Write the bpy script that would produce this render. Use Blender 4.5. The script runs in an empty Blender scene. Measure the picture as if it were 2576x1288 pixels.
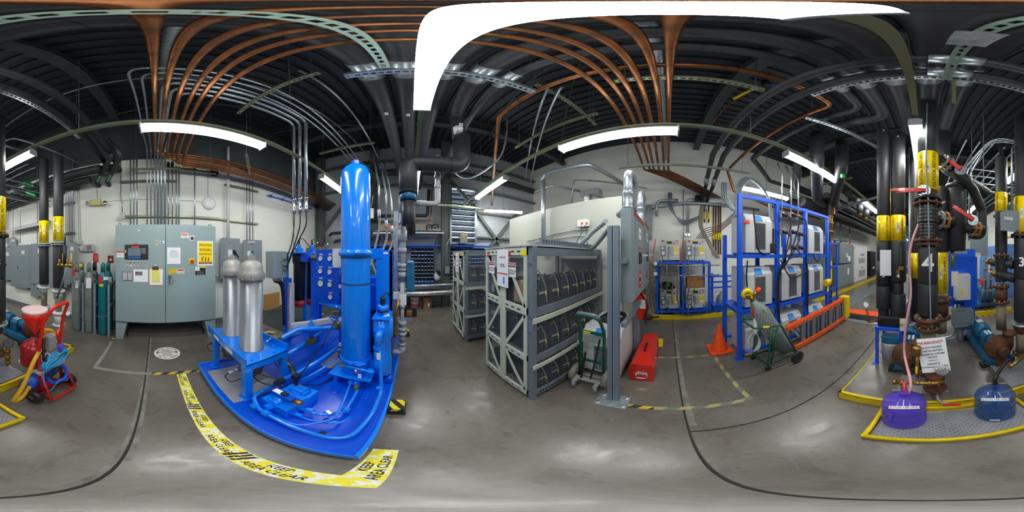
import bpy, random, math
from math import sin, cos, tan, pi, radians, atan2, sqrt
from mathutils import Vector, Matrix
random.seed(7)
V = Vector
SC = bpy.context.scene
COL = SC.collection

# ---------------------------------------------------------------- camera, world, exposure
H = 1.56                                  # eye height of the panorama camera
cd = bpy.data.cameras.new('camera')
cd.type = 'PANO'
try:
    cd.panorama_type = 'EQUIRECTANGULAR'
except Exception:
    pass
try:
    cd.cycles.panorama_type = 'EQUIRECTANGULAR'
except Exception:
    pass
cd.clip_start = 0.02
cd.clip_end = 200
cam = bpy.data.objects.new('camera', cd)
COL.objects.link(cam)
cam.location = (0, 0, H)
cam.rotation_euler = (pi / 2, 0, radians((1680 - 1288) / 2576 * 360))
SC.camera = cam
w = bpy.data.worlds.new('world')
SC.world = w
w.use_nodes = True
w.node_tree.nodes['Background'].inputs[0].default_value = (0.75, 0.85, 1, 1)
w.node_tree.nodes['Background'].inputs[1].default_value = 0.3
SC.view_settings.view_transform = 'Standard'
SC.view_settings.look = 'None'
SC.view_settings.gamma = 1
SC.view_settings.use_curve_mapping = False
SC.view_settings.exposure = 0.65
LAMP = 30.0                                # emission of the fluorescent lenses
SC.cycles.max_bounces = 7
SC.cycles.diffuse_bounces = 5
SC.cycles.glossy_bounces = 3
SC.cycles.transmission_bounces = 6
SC.cycles.transparent_max_bounces = 12
SC.cycles.caustics_reflective = False
SC.cycles.caustics_refractive = False
SC.cycles.sample_clamp_indirect = 6

# ---------------------------------------------------------------- surveying helpers (photograph frame 2576 x 1288)
def hd(px):
    t = (px - 1680) / 2576 * 2 * pi
    return sin(t), cos(t)
def el(py):
    return (644 - py) / 1288 * pi
def fl(px, py, z=0.0):                    # point where that sight line meets height z
    s, c = hd(px); r = (z - H) / tan(el(py)); return V((r * s, r * c, z))
def onx(px, py, x):
    s, c = hd(px); r = x / s; return V((x, r * c, H + r * tan(el(py))))
def ony(px, py, y):
    s, c = hd(px); r = y / c; return V((r * s, y, H + r * tan(el(py))))
def onr(px, py, r):
    s, c = hd(px); return V((r * s, r * c, H + r * tan(el(py))))
def zr(py, r):
    return H + r * tan(el(py))

# ---------------------------------------------------------------- materials
def lin(h):
    if isinstance(h, str):
        h = h.lstrip('#'); c = [int(h[i:i + 2], 16) / 255 for i in (0, 2, 4)]
    else:
        c = [x / 255 for x in h]
    return tuple((x / 12.92 if x <= .04045 else ((x + .055) / 1.055) ** 2.4) for x in c) + (1,)
MATS = {}
def nt(name):
    m = bpy.data.materials.new(name); m.use_nodes = True
    b = m.node_tree.nodes['Principled BSDF']
    return m, m.node_tree, b
def mk(name, h, rough=.5, metal=0, var=.12, sc=6, bump=0, bsc=40, h2=None, thr=.5, soft=.15, spec=.5, emit=0, alpha=1, trans=0, coat=0, stretch=None, ior=None):
    """principled material; noise modulates the colour, optionally towards a second colour h2"""
    m, t, b = nt(name)
    N = t.nodes; L = t.links
    c = lin(h)
    b.inputs['Base Color'].default_value = c
    b.inputs['Roughness'].default_value = rough
    b.inputs['Metallic'].default_value = metal
    b.inputs['Specular IOR Level'].default_value = spec
    if coat: b.inputs['Coat Weight'].default_value = coat
    if trans: b.inputs['Transmission Weight'].default_value = trans
    if ior: b.inputs['IOR'].default_value = ior
    if alpha < 1: b.inputs['Alpha'].default_value = alpha
    if emit:
        b.inputs['Emission Color'].default_value = c; b.inputs['Emission Strength'].default_value = emit
    if var or h2 or bump:
        tc = N.new('ShaderNodeTexCoord'); src = tc.outputs['Object']
        if stretch:
            mp = N.new('ShaderNodeMapping'); mp.inputs['Scale'].default_value = stretch
            L.new(src, mp.inputs[0]); src = mp.outputs[0]
    if var or h2:
        nz = N.new('ShaderNodeTexNoise'); nz.inputs['Scale'].default_value = sc; nz.inputs['Detail'].default_value = 6
        L.new(src, nz.inputs['Vector'])
        cr = N.new('ShaderNodeValToRGB')
        if h2:
            cr.color_ramp.elements[0].position = thr - soft; cr.color_ramp.elements[1].position = thr + soft
            cr.color_ramp.elements[0].color = c; cr.color_ramp.elements[1].color = lin(h2)
        else:
            cr.color_ramp.elements[0].position = .3; cr.color_ramp.elements[1].position = .7
            cr.color_ramp.elements[0].color = tuple(x * (1 - var) for x in c[:3]) + (1,)
            cr.color_ramp.elements[1].color = tuple(min(1, x * (1 + var)) for x in c[:3]) + (1,)
        L.new(nz.outputs['Fac'], cr.inputs[0]); L.new(cr.outputs[0], b.inputs['Base Color'])
        rr = N.new('ShaderNodeMapRange'); rr.inputs[3].default_value = max(.03, rough - .08); rr.inputs[4].default_value = rough + .08
        L.new(nz.outputs['Fac'], rr.inputs[0]); L.new(rr.outputs[0], b.inputs['Roughness'])
    if bump:
        n2 = N.new('ShaderNodeTexNoise'); n2.inputs['Scale'].default_value = bsc; n2.inputs['Detail'].default_value = 4
        L.new(src, n2.inputs['Vector'])
        bp = N.new('ShaderNodeBump'); bp.inputs['Strength'].default_value = bump; bp.inputs['Distance'].default_value = .01
        L.new(n2.outputs['Fac'], bp.inputs['Height']); L.new(bp.outputs[0], b.inputs['Normal'])
    MATS[name] = m
    return m

M_blue = mk('blue enamel', '0084ff', .22, var=.05, coat=.5)
M_dblue = mk('dark blue enamel', '0052dc', .25, var=.06)
M_navy = mk('rack blue', '1458dc', .35, var=.06)
M_pblue = mk('pump blue', '1f6a96', .35, var=.15, h2='12506f', thr=.6)
M_cab = mk('grey green enamel', '8fa3a5', .42, var=.03, sc=2, bump=.05, bsc=200)
M_cab2 = mk('ansi grey enamel', '808c92', .45, var=.04)
M_lgrey = mk('light grey enamel', 'b4b8ba', .4, var=.03)
M_white = mk('white plastic', 'dedfe0', .4, var=.02)
M_paper = mk('paper', 'eceef0', .7, var=.02)
M_black = mk('black rubber', '17181b', .6, var=.15)
M_dark = mk('black plastic', '1c1d21', .4, var=.1)
M_ins = mk('black foam insulation', '2b2c31', .52, var=.1, sc=14, bump=.12, bsc=60)
M_insw = mk('wrapped insulation tape', '1d1e21', .33, var=.2, bump=.5, bsc=18)
M_cop = mk('copper pipe', '9a6038', .36, metal=.75, var=0, h2='54402f', sc=9, thr=.55, soft=.2, stretch=(1, 1, .3))
M_brass = mk('brass', 'a8823c', .33, metal=.8, var=.15)
M_bronze = mk('anodised olive brass', '8a8154', .38, metal=.6, var=.15)
M_galv = mk('galvanised steel', '9aa6ae', .34, metal=.7, var=0, h2='c3ccd2', sc=30, thr=.5, soft=.2)
M_emt = mk('zinc conduit', 'a9b3ba', .3, metal=.75, var=.08)
M_foil = mk('foil jacket', 'c8ccd0', .3, metal=.8, var=.1, bump=.7, bsc=35)
M_olive = mk('olive zinc strut', '8c8a62', .38, metal=.5, var=0, h2='7f8f80', sc=4)
M_chrome = mk('chrome', 'd2d5d8', .15, metal=1, var=0)
M_alu = mk('aluminium', '8b9098', .36, metal=.6, var=.06, sc=12, stretch=(1, 1, .2))
M_castalu = mk('cast aluminium', 'a2a29e', .5, metal=.3, var=.08, bump=.15, bsc=90)
M_rust = mk('rusty iron', '6e4426', .8, var=0, h2='3a2a22', sc=12, thr=.52, soft=.18, bump=.4, bsc=60)
M_braid = mk('braided steel', '99917f', .4, metal=.6, var=.2, bump=.9, bsc=160)
M_red = mk('red enamel', 'd8200f', .3, var=.06, coat=.3)
M_dred = mk('dark red plastic', '9d2520', .45, var=.08)
M_orange = mk('orange plastic', 'ff4a10', .45, var=.06)
M_yel = mk('yellow paint', 'f2d408', .45, var=.05)
M_yedge = mk('worn yellow paint', 'e6c80f', .5, var=0, h2='a89a52', sc=18, thr=.66, soft=.06)
M_yband = mk('yellow vinyl', 'ffdc00', .3, var=.02)
M_ypage = mk('yellow notepad', 'e6dc72', .7, var=.03)
M_green = mk('green enamel', '0f5a3c', .35, var=.08)
M_gband = mk('green vinyl', '0b7a45', .35, var=.04)
M_teal = mk('teal enamel', '0c7078', .33, var=0, h2='0b5d63', sc=8, thr=.6)
M_cyl = mk('grey cylinder paint', '7b8784', .38, var=0, h2='6a7573', sc=6, thr=.6)
M_pvc = mk('pvc grey', 'aeb1b5', .4, var=.04)
M_wood = mk('plywood', 'c89a5c', .6, var=.12, stretch=(1, 8, 8))
M_card = mk('cardboard', 'a9793f', .75, var=.06)
M_brown = mk('kraft paper', 'b98f5f', .8, var=.1, bump=.4, bsc=20)
M_pgreen = mk('pale green enamel', 'c0cab9', .4, var=.03)
M_slate = mk('slate grey steel', '77828f', .38, metal=.2, var=.05)
M_batt = mk('charcoal battery case', '1e2027', .45, var=.08)
M_battl = mk('lighter battery case', '454b59', .45, var=.05)
M_chill = mk('chiller cabinet grey', 'c9ccce', .4, var=.03)
M_chilld = mk('chiller cabinet darker grey', 'a3a7ab', .45, var=.03)  # darker cabinet grey for grille frames, gaps, slots and inset panels
M_orange2 = mk('safety orange', 'ff5a1a', .5, var=.06)
M_cream = mk('cream plastic', 'cfc98a', .45, var=.04)
M_tag = mk('manila tag', 'e6dec0', .7, var=.04)
M_skyblue = mk('light blue cable', '2fa3d6', .4, var=.05)
M_lblue = mk('blue sticker', '1c86e6', .5, var=0)
M_hosey = mk('yellow hose', 'd8a520', .4, var=.12)
M_maroon = mk('dark red flooring', 'b23a1e', .6, var=.1)
M_cover = mk('cabinet sky blue', '5f8fd0', .5, var=.04)
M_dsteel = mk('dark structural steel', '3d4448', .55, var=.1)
M_colg = mk('green grey structural steel', '606b66', .5, var=.08)
M_lamp = mk('fluorescent lens', 'f9fbf6', .5, var=0, emit=LAMP)
M_tube = mk('clear tubing', 'd9a0a8', .2, var=.1)
M_glass = mk('gauge glass', 'ffffff', .05, var=0, alpha=.12)
M_screen = mk('lcd screen', '6d7a8e', .3, var=.05)
M_txt = mk('black lettering', '101012', .6, var=0)
M_wtxt = mk('white lettering', 'f0f0f0', .6, var=0)
M_rtxt = mk('red lettering', 'b01818', .6, var=0)
M_grate = mk('ribbed rubber mat', '4e5a58', .7, var=.1)
M_red2 = mk('red vinyl', 'd6281e', .4, var=0)
M_plexi = mk('clear acrylic sheet', '8a96a0', .06, var=0, alpha=.1)
M_purple = mk('tinted purple polycarbonate', '6450e0', .12, var=0, alpha=.66)
M_bottle = mk('tinted blue polycarbonate', '2a5a9e', .1, var=0, alpha=.62)
M_part = mk('partition paint', 'aeb0a8', .5, var=.03)
M_redjug = mk('red translucent plastic', 'a01c28', .2, var=0, alpha=.85)
M_vacw = mk('white insulated vinyl', 'b9bec4', .3, var=.05, bump=.6, bsc=3)

def m_checker(name, fn):
    m, t, b = nt(name); fn(t, b, t.nodes, t.links); MATS[name] = m; return m
def f_floor(t, b, N, L):
    tc = N.new('ShaderNodeTexCoord')
    n1 = N.new('ShaderNodeTexNoise'); n1.inputs['Scale'].default_value = 1.1; n1.inputs['Detail'].default_value = 7; n1.inputs['Roughness'].default_value = .6
    n2 = N.new('ShaderNodeTexNoise'); n2.inputs['Scale'].default_value = 26; n2.inputs['Detail'].default_value = 5
    n3 = N.new('ShaderNodeTexNoise'); n3.inputs['Scale'].default_value = 3.3; n3.inputs['Detail'].default_value = 9; n3.inputs['Distortion'].default_value = 1.5
    for n in (n1, n2, n3): L.new(tc.outputs['Object'], n.inputs['Vector'])
    cr = N.new('ShaderNodeValToRGB')
    e = cr.color_ramp.elements
    e[0].position = .3; e[0].color = lin('5f5850'); e[1].position = .7; e[1].color = lin('7c766d')
    L.new(n1.outputs['Fac'], cr.inputs[0])
    mx = N.new('ShaderNodeMixRGB'); mx.blend_type = 'MULTIPLY'; mx.inputs[0].default_value = .7
    c2 = N.new('ShaderNodeValToRGB'); c2.color_ramp.elements[0].position = .3; c2.color_ramp.elements[0].color = (.72, .7, .68, 1); c2.color_ramp.elements[1].position = .62; c2.color_ramp.elements[1].color = (1, 1, 1, 1)
    L.new(n2.outputs['Fac'], c2.inputs[0]); L.new(cr.outputs[0], mx.inputs[1]); L.new(c2.outputs[0], mx.inputs[2])
    m2 = N.new('ShaderNodeMixRGB'); m2.blend_type = 'MULTIPLY'; m2.inputs[0].default_value = .15
    c3 = N.new('ShaderNodeValToRGB'); c3.color_ramp.elements[0].position = .28; c3.color_ramp.elements[0].color = (.6, .57, .55, 1); c3.color_ramp.elements[1].position = .44; c3.color_ramp.elements[1].color = (1, 1, 1, 1)
    L.new(n3.outputs['Fac'], c3.inputs[0]); L.new(mx.outputs[0], m2.inputs[1]); L.new(c3.outputs[0], m2.inputs[2])
    L.new(m2.outputs[0], b.inputs['Base Color'])
    rr = N.new('ShaderNodeMapRange'); rr.inputs[1].default_value = .3; rr.inputs[2].default_value = .7; rr.inputs[3].default_value = .22; rr.inputs[4].default_value = .4; b.inputs['Specular IOR Level'].default_value = .9
    L.new(n3.outputs['Fac'], rr.inputs[0]); L.new(rr.outputs[0], b.inputs['Roughness'])
    bp = N.new('ShaderNodeBump'); bp.inputs['Strength'].default_value = .08; bp.inputs['Distance'].default_value = .01
    L.new(n2.outputs['Fac'], bp.inputs['Height']); L.new(bp.outputs[0], b.inputs['Normal'])
M_floor = m_checker('polished concrete', f_floor)
def f_wall(t, b, N, L):
    tc = N.new('ShaderNodeTexCoord')
    n1 = N.new('ShaderNodeTexNoise'); n1.inputs['Scale'].default_value = .9; n1.inputs['Detail'].default_value = 6
    L.new(tc.outputs['Object'], n1.inputs['Vector'])
    cr = N.new('ShaderNodeValToRGB'); e = cr.color_ramp.elements
    e[0].position = .3; e[0].color = lin('e4e5dd'); e[1].position = .7; e[1].color = lin('f0f1ea')
    L.new(n1.outputs['Fac'], cr.inputs[0]); L.new(cr.outputs[0], b.inputs['Base Color'])
    b.inputs['Roughness'].default_value = .55
M_wall = m_checker('cream wall paint', f_wall)
def f_dots(t, b, N, L):                   # perforation-dotted absorbent pad: a grid of small dark dimples
    tc = N.new('ShaderNodeTexCoord'); mp = N.new('ShaderNodeMapping'); mp.inputs['Scale'].default_value = (36, 36, 0)
    mp.inputs['Rotation'].default_value = (0, 0, .785)
    L.new(tc.outputs['Object'], mp.inputs[0])
    vo = N.new('ShaderNodeTexVoronoi'); vo.inputs['Randomness'].default_value = 0; vo.inputs['Scale'].default_value = 1
    L.new(mp.outputs[0], vo.inputs['Vector'])
    cr = N.new('ShaderNodeValToRGB'); e = cr.color_ramp.elements
    e[0].position = .1; e[0].color = lin('3d3d42'); e[1].position = .16; e[1].color = lin('9b9ba4')
    L.new(vo.outputs['Distance'], cr.inputs[0])
    n1 = N.new('ShaderNodeTexNoise'); n1.inputs['Scale'].default_value = 7; n1.inputs['Detail'].default_value = 5
    L.new(tc.outputs['Object'], n1.inputs['Vector'])
    c3 = N.new('ShaderNodeValToRGB'); c3.color_ramp.elements[0].position = .3; c3.color_ramp.elements[0].color = (.75, .75, .76, 1); c3.color_ramp.elements[1].position = .6; c3.color_ramp.elements[1].color = (1, 1, 1, 1)
    L.new(n1.outputs['Fac'], c3.inputs[0])
    mx = N.new('ShaderNodeMixRGB'); mx.blend_type = 'MULTIPLY'; mx.inputs[0].default_value = 1
    L.new(cr.outputs[0], mx.inputs[1]); L.new(c3.outputs[0], mx.inputs[2])
    L.new(mx.outputs[0], b.inputs['Base Color']); b.inputs['Roughness'].default_value = .8
M_pad = m_checker('absorbent pad', f_dots)
def stripes(name, c1, c2, scale, ang, ratio=.5, worn=None):
    def f(t, b, N, L):
        tc = N.new('ShaderNodeTexCoord'); mp = N.new('ShaderNodeMapping'); mp.inputs['Rotation'].default_value = ang
        L.new(tc.outputs['Object'], mp.inputs[0])
        sx = N.new('ShaderNodeSeparateXYZ'); L.new(mp.outputs[0], sx.inputs[0])
        mu = N.new('ShaderNodeMath'); mu.operation = 'MULTIPLY'; mu.inputs[1].default_value = scale; L.new(sx.outputs[0], mu.inputs[0])
        fr = N.new('ShaderNodeMath'); fr.operation = 'FRACT'; L.new(mu.outputs[0], fr.inputs[0])
        gt = N.new('ShaderNodeMath'); gt.operation = 'GREATER_THAN'; gt.inputs[1].default_value = ratio; L.new(fr.outputs[0], gt.inputs[0])
        mx = N.new('ShaderNodeMixRGB'); mx.inputs[1].default_value = lin(c1); mx.inputs[2].default_value = lin(c2); L.new(gt.outputs[0], mx.inputs[0])
        out = mx.outputs[0]
        if worn:
            nz = N.new('ShaderNodeTexNoise'); nz.inputs['Scale'].default_value = worn[1]; nz.inputs['Detail'].default_value = 8
            L.new(tc.outputs['Object'], nz.inputs['Vector'])
            cr = N.new('ShaderNodeValToRGB'); cr.color_ramp.elements[0].position = worn[2]; cr.color_ramp.elements[1].position = worn[2] + .05
            L.new(nz.outputs['Fac'], cr.inputs[0])
            m2 = N.new('ShaderNodeMixRGB'); L.new(cr.outputs[0], m2.inputs[0]); L.new(out, m2.inputs[1]); m2.inputs[2].default_value = lin(worn[0])
            out = m2.outputs[0]
        L.new(out, b.inputs['Base Color']); b.inputs['Roughness'].default_value = .5
    return m_checker(name, f)
M_haz = stripes('hazard tape', 'd8b733', '35373a', 9, (0, 0, .785), .5)
M_hazf = stripes('faded hazard tape', 'a99f6a', '74776e', 7, (0, 0, .785), .5)
M_hazbf = stripes('hazard sticker', 'e8d50a', '121212', 14, (0, .785, .785), .5)
def f_keep(t, b, N, L):                   # yellow safety tape with print worn through to a white backing
    tc = N.new('ShaderNodeTexCoord')
    nz = N.new('ShaderNodeTexNoise'); nz.inputs['Scale'].default_value = 22; nz.inputs['Detail'].default_value = 8; nz.inputs['Roughness'].default_value = .65
    L.new(tc.outputs['Object'], nz.inputs['Vector'])
    cr = N.new('ShaderNodeValToRGB'); e = cr.color_ramp.elements
    e[0].position = .515; e[0].color = lin('f3e50c'); e[1].position = .53; e[1].color = lin('efefec')
    L.new(nz.outputs['Fac'], cr.inputs[0]); L.new(cr.outputs[0], b.inputs['Base Color']); b.inputs['Roughness'].default_value = .45
M_keep = m_checker('worn yellow safety tape', f_keep)
M_keepw = mk('tape backing', 'e9e9e4', .5, var=.03)
M_wornk = mk('worn black print', '181818', .6, var=0, h2='e8e2a0', sc=60, thr=.6, soft=.03)
def f_deck(t, b, N, L):
    b.inputs['Base Color'].default_value = lin('343940'); b.inputs['Roughness'].default_value = .42; b.inputs['Metallic'].default_value = .35
M_deck = m_checker('painted steel deck', f_deck)

# ---------------------------------------------------------------- mesh builder
def fillet(pts, rad, seg=5):
    pts = [V(p) for p in pts]; out = [pts[0]]
    for i in range(1, len(pts) - 1):
        a, b, c = pts[i - 1], pts[i], pts[i + 1]
        u = a - b; v = c - b
        if u.length < 1e-6 or v.length < 1e-6: out.append(b); continue
        u1 = u.normalized(); v1 = v.normalized(); ang = u1.angle(v1, pi)
        if ang > 3.0: out.append(b); continue
        d = min(rad / tan(ang / 2), u.length * .49, v.length * .49)
        p0 = b + u1 * d; p1 = b + v1 * d
        for k in range(seg + 1):
            s = k / seg; out.append(p0 * (1 - s) ** 2 + b * 2 * s * (1 - s) + p1 * s * s)
    out.append(pts[-1]); return out
def frame(n, up=None):
    n = V(n).normalized(); up = V(up) if up else (V((0, 0, 1)) if abs(n.z) < .95 else V((0, 1, 0)))
    x = up.cross(n).normalized(); y = n.cross(x)
    return Matrix((x, y, n)).transposed()
def hermite(pts, n=6):
    pts = [V(p) for p in pts]; out = []
    for i in range(len(pts) - 1):
        p0 = pts[max(i - 1, 0)]; p1 = pts[i]; p2 = pts[i + 1]; p3 = pts[min(i + 2, len(pts) - 1)]
        for k in range(n):
            s = k / n
            out.append(.5 * ((2 * p1) + (p2 - p0) * s + (2 * p0 - 5 * p1 + 4 * p2 - p3) * s * s + (3 * p1 - p0 - 3 * p2 + p3) * s ** 3))
    out.append(pts[-1]); return out
class MB:
    def __init__(s): s.v = []; s.f = []; s.sm = []; s.M = None
    def add(s, vs, fs, sm=False):
        o = len(s.v)
        s.v += [tuple(s.M @ V(p)) if s.M else tuple(p) for p in vs]
        s.f += [tuple(i + o for i in f) for f in fs]
        s.sm += [sm] * len(fs) if isinstance(sm, bool) else sm
        return s
    def box(s, a, b):
        x0, x1 = sorted((a[0], b[0])); y0, y1 = sorted((a[1], b[1])); z0, z1 = sorted((a[2], b[2]))
        return s.add([(x0, y0, z0), (x1, y0, z0), (x1, y1, z0), (x0, y1, z0), (x0, y0, z1), (x1, y0, z1), (x1, y1, z1), (x0, y1, z1)],
                     [(0, 3, 2, 1), (4, 5, 6, 7), (0, 1, 5, 4), (1, 2, 6, 5), (2, 3, 7, 6), (3, 0, 4, 7)])
    def cbox(s, c, d, R=None):             # box by centre and size, with optional rotation
        vs = [V((sx * d[0] / 2, sy * d[1] / 2, sz * d[2] / 2)) for sz in (-1, 1) for sx, sy in ((-1, -1), (1, -1), (1, 1), (-1, 1))]
        if R is not None: vs = [R @ v for v in vs]
        c = V(c)
        return s.add([v + c for v in vs], [(0, 3, 2, 1), (4, 5, 6, 7), (0, 1, 5, 4), (1, 2, 6, 5), (2, 3, 7, 6), (3, 0, 4, 7)])
    def bar(s, p, q, wd, ht, up=(0, 0, 1)):  # rectangular bar from p to q
        p = V(p); q = V(q); n = (q - p)
        if n.length < 1e-6: return s
        u = V(up)
        if abs(n.normalized().dot(u)) > .98: u = V((0, 1, 0))
        R = frame(n, u)
        return s.cbox((p + q) / 2, (wd, ht, n.length), R)
    def cyl(s, p, q, r, r2=None, n=16, cap=True):
        p = V(p); q = V(q); r2 = r if r2 is None else r2
        R = frame(q - p); vs = []
        for c, rr in ((p, r), (q, r2)):
            for k in range(n):
                a = 2 * pi * k / n; vs.append(c + R @ V((cos(a) * rr, sin(a) * rr, 0)))
        fs = [(k, (k + 1) % n, n + (k + 1) % n, n + k) for k in range(n)]; sm = [n > 6] * n
        if cap: fs += [tuple(range(n - 1, -1, -1)), tuple(range(n, 2 * n))]; sm += [False, False]
        return s.add(vs, fs, sm)
    def tube(s, pts, r, n=8, closed=False, cap=True):
        pts = [V(p) for p in pts]; m = len(pts)
        if m < 2: return s
        vs = []; prev = None
        for i, p in enumerate(pts):
            t = (pts[(i + 1) % m] - pts[i - 1]) if closed else (pts[min(i + 1, m - 1)] - pts[max(i - 1, 0)])
            if t.length < 1e-9: t = V((0, 0, 1))
            t.normalize()
            if prev is None:
                x = frame(t).col[0]
            else:
                x = prev - t * prev.dot(t)
                if x.length < 1e-6: x = frame(t).col[0]
                x.normalize()
            prev = x; y = t.cross(x)
            rr = r[i] if isinstance(r, (list, tuple)) else r
            for k in range(n):
                a = 2 * pi * k / n; vs.append(p + x * cos(a) * rr + y * sin(a) * rr)
        fs = []
        for i in range(m if closed else m - 1):
            a = i * n; b = ((i + 1) % m) * n
            fs += [(a + k, a + (k + 1) % n, b + (k + 1) % n, b + k) for k in range(n)]
        sm = [True] * len(fs)
        if cap and not closed: fs += [tuple(range(n - 1, -1, -1)), tuple(range((m - 1) * n, m * n))]; sm += [False, False]
        return s.add(vs, fs, sm)
    def lathe(s, prof, o=(0, 0, 0), n=24, axis=(0, 0, 1), hard=False):
        R = frame(axis) if tuple(axis) != (0, 0, 1) else Matrix.Identity(3); o = V(o); vs = []
        for r, z in prof:
            for k in range(n):
                a = 2 * pi * k / n; vs.append(o + R @ V((cos(a) * r, sin(a) * r, z)))
        fs = []
        for i in range(len(prof) - 1):
            fs += [(i * n + k, i * n + (k + 1) % n, (i + 1) * n + (k + 1) % n, (i + 1) * n + k) for k in range(n)]
        sm = [not hard] * len(fs)
        if prof[0][0] > 1e-4: fs.append(tuple(range(n - 1, -1, -1))); sm.append(False)
        if prof[-1][0] > 1e-4: m = (len(prof) - 1) * n; fs.append(tuple(range(m, m + n))); sm.append(False)
        return s.add(vs, fs, sm)
    def prism(s, poly, o, x, y, d):        # polygon (2d) in the plane (x, y) at o, extruded by vector d
        o = V(o); x = V(x); y = V(y); d = V(d); n = len(poly)
        vs = [o + x * a + y * b for a, b in poly]; vs += [v + d for v in vs]
        return s.add(vs, [tuple(range(n)), tuple(range(2 * n - 1, n - 1, -1))] + [(k, n + k, n + (k + 1) % n, (k + 1) % n) for k in range(n)])
    def ring(s, c, R, r, nrm=(0, 0, 1), n=24, m=6):
        F = frame(nrm); c = V(c)
        return s.tube([c + F @ V((cos(2 * pi * k / n) * R, sin(2 * pi * k / n) * R, 0)) for k in range(n)], r, m, closed=True)
    def disc(s, c, r, nrm, th=.004, n=24): return s.cyl(c, V(c) + V(nrm).normalized() * th, r, n=n)
    def sphere(s, c, r, n=12, sq=1):
        return s.lathe([(max(1e-5, r * sin(pi * k / 8)), -r * sq * cos(pi * k / 8)) for k in range(9)], c, n)
def link(o, parent=None):
    COL.objects.link(o)
    if parent is not None: o.parent = parent
    return o
def mesh_of(name, mb, mat, inv=None):
    me = bpy.data.meshes.new(name)
    vs = [tuple(inv @ V(p)) for p in mb.v] if inv is not None else mb.v
    me.from_pydata(vs, [], mb.f); me.polygons.foreach_set('use_smooth', mb.sm); me.materials.append(mat); me.update()
    return me
def bevel(o, bw):
    if bw:
        m = o.modifiers.new('edge', 'BEVEL'); m.width = bw; m.segments = 2; m.limit_method = 'ANGLE'; m.angle_limit = 1.0
def tags(o, label=None, cat=None, group=None, kind=None):
    for k, v in (('label', label), ('category', cat), ('group', group), ('kind', kind)):
        if v: o[k] = v
    return o
FONTS = {}
class T:                                   # a thing: an Empty at its base that parents its parts
    def __init__(s, name, label, cat, loc=(0, 0, 0), group=None, rz=0, kind=None):
        s.o = bpy.data.objects.new(name, None); s.o.empty_display_size = .05; COL.objects.link(s.o)
        s.W = Matrix.Translation(V(loc)) @ Matrix.Rotation(rz, 4, 'Z'); s.o.matrix_world = s.W; s.I = s.W.inverted()
        tags(s.o, label, cat, group, kind)
    def p(s, name, mb, mat, bev=0, label=None, parent=None, local=False, kind=None):
        o = bpy.data.objects.new(name, mesh_of(name, mb, mat, None if local else s.I)); link(o, parent or s.o)
        bevel(o, bev)
        if label: o['label'] = label
        if kind: o['kind'] = kind
        return o
    def text(s, body, loc, n, up, size, mat=None, name='lettering', local=False, parent=None, sx=1, align='CENTER', bold=0):
        key = (body, size, align, bold, (mat or M_txt).name)
        if key not in FONTS:
            cu = bpy.data.curves.new('tmp', 'FONT'); cu.body = body; cu.size = size; cu.align_x = align; cu.align_y = 'CENTER'
            cu.resolution_u = 2; cu.extrude = .0003; cu.offset = bold; cu.space_line = .95
            to = bpy.data.objects.new('tmp', cu); COL.objects.link(to)
            me = bpy.data.meshes.new_from_object(to); bpy.data.objects.remove(to)
            me.materials.clear(); me.materials.append(mat or M_txt); FONTS[key] = me
        o = bpy.data.objects.new(name, FONTS[key]); link(o, parent or s.o)
        F = frame(n, up).to_4x4()
        Mw = Matrix.Translation(V(loc)) @ F @ Matrix.Diagonal((sx, 1, 1, 1))
        o.matrix_parent_inverse = Matrix.Identity(4)
        o.matrix_basis = Mw if local else s.I @ Mw
        return o
def one(name, label, cat, mb, mat, group=None, bev=0, kind=None):   # a thing that is one mesh, origin at its base
    xs = [v[0] for v in mb.v]; ys = [v[1] for v in mb.v]; zs = [v[2] for v in mb.v]
    c = V(((min(xs) + max(xs)) / 2, (min(ys) + max(ys)) / 2, min(zs)))
    o = bpy.data.objects.new(name, mesh_of(name, mb, mat, Matrix.Translation(-c))); o.location = c; link(o); bevel(o, bev)
    return tags(o, label, cat, group, kind)
def struct(name, mb, mat, parent=None, bev=0):
    o = bpy.data.objects.new(name, mesh_of(name, mb, mat)); link(o, parent); bevel(o, bev)
    if parent is None: o['kind'] = 'structure'
    return o
def dup(t, loc, rz=0, label=None, group=None):
    def cp(o, par):
        c = o.copy(); COL.objects.link(c)
        if par is not None: c.parent = par
        for ch in o.children: cp(ch, c)
        return c
    src = t.o if isinstance(t, T) else t
    r = cp(src, None); r.matrix_world = Matrix.Translation(V(loc)) @ Matrix.Rotation(rz, 4, 'Z')
    if label: r['label'] = label
    if group: r['group'] = group
    return r
# ================================================================ STRUCTURE
XW, XE, YS, YN, ZC = -5.3, 22.0, -3.4, 4.9, 5.7
mb = MB().box((XW - .1, YS - .1, -.12), (XE + .1, YN + .1, -.02))
floor = struct('floor', mb, mk('joint filler', '4b4a47', .8, var=.15))
def slab(x0, y0, x1, y1):
    mb = MB().box((x0, y0, -.02), (x1, y1, 0)); o = struct('slab', mb, M_floor, floor, bev=.002)
g = .006
slab(XW, YS, .11 - g, 2.23 - g); slab(XW, 2.23 + g, .11 - g, YN)
for a, b in ((.11, 4.6), (4.6, 9.2), (9.2, 13.8), (13.8, XE)):
    slab(a + g, YS, b - g, .83 - g); slab(a + g, .83 + g, b - g, YN)
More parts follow.
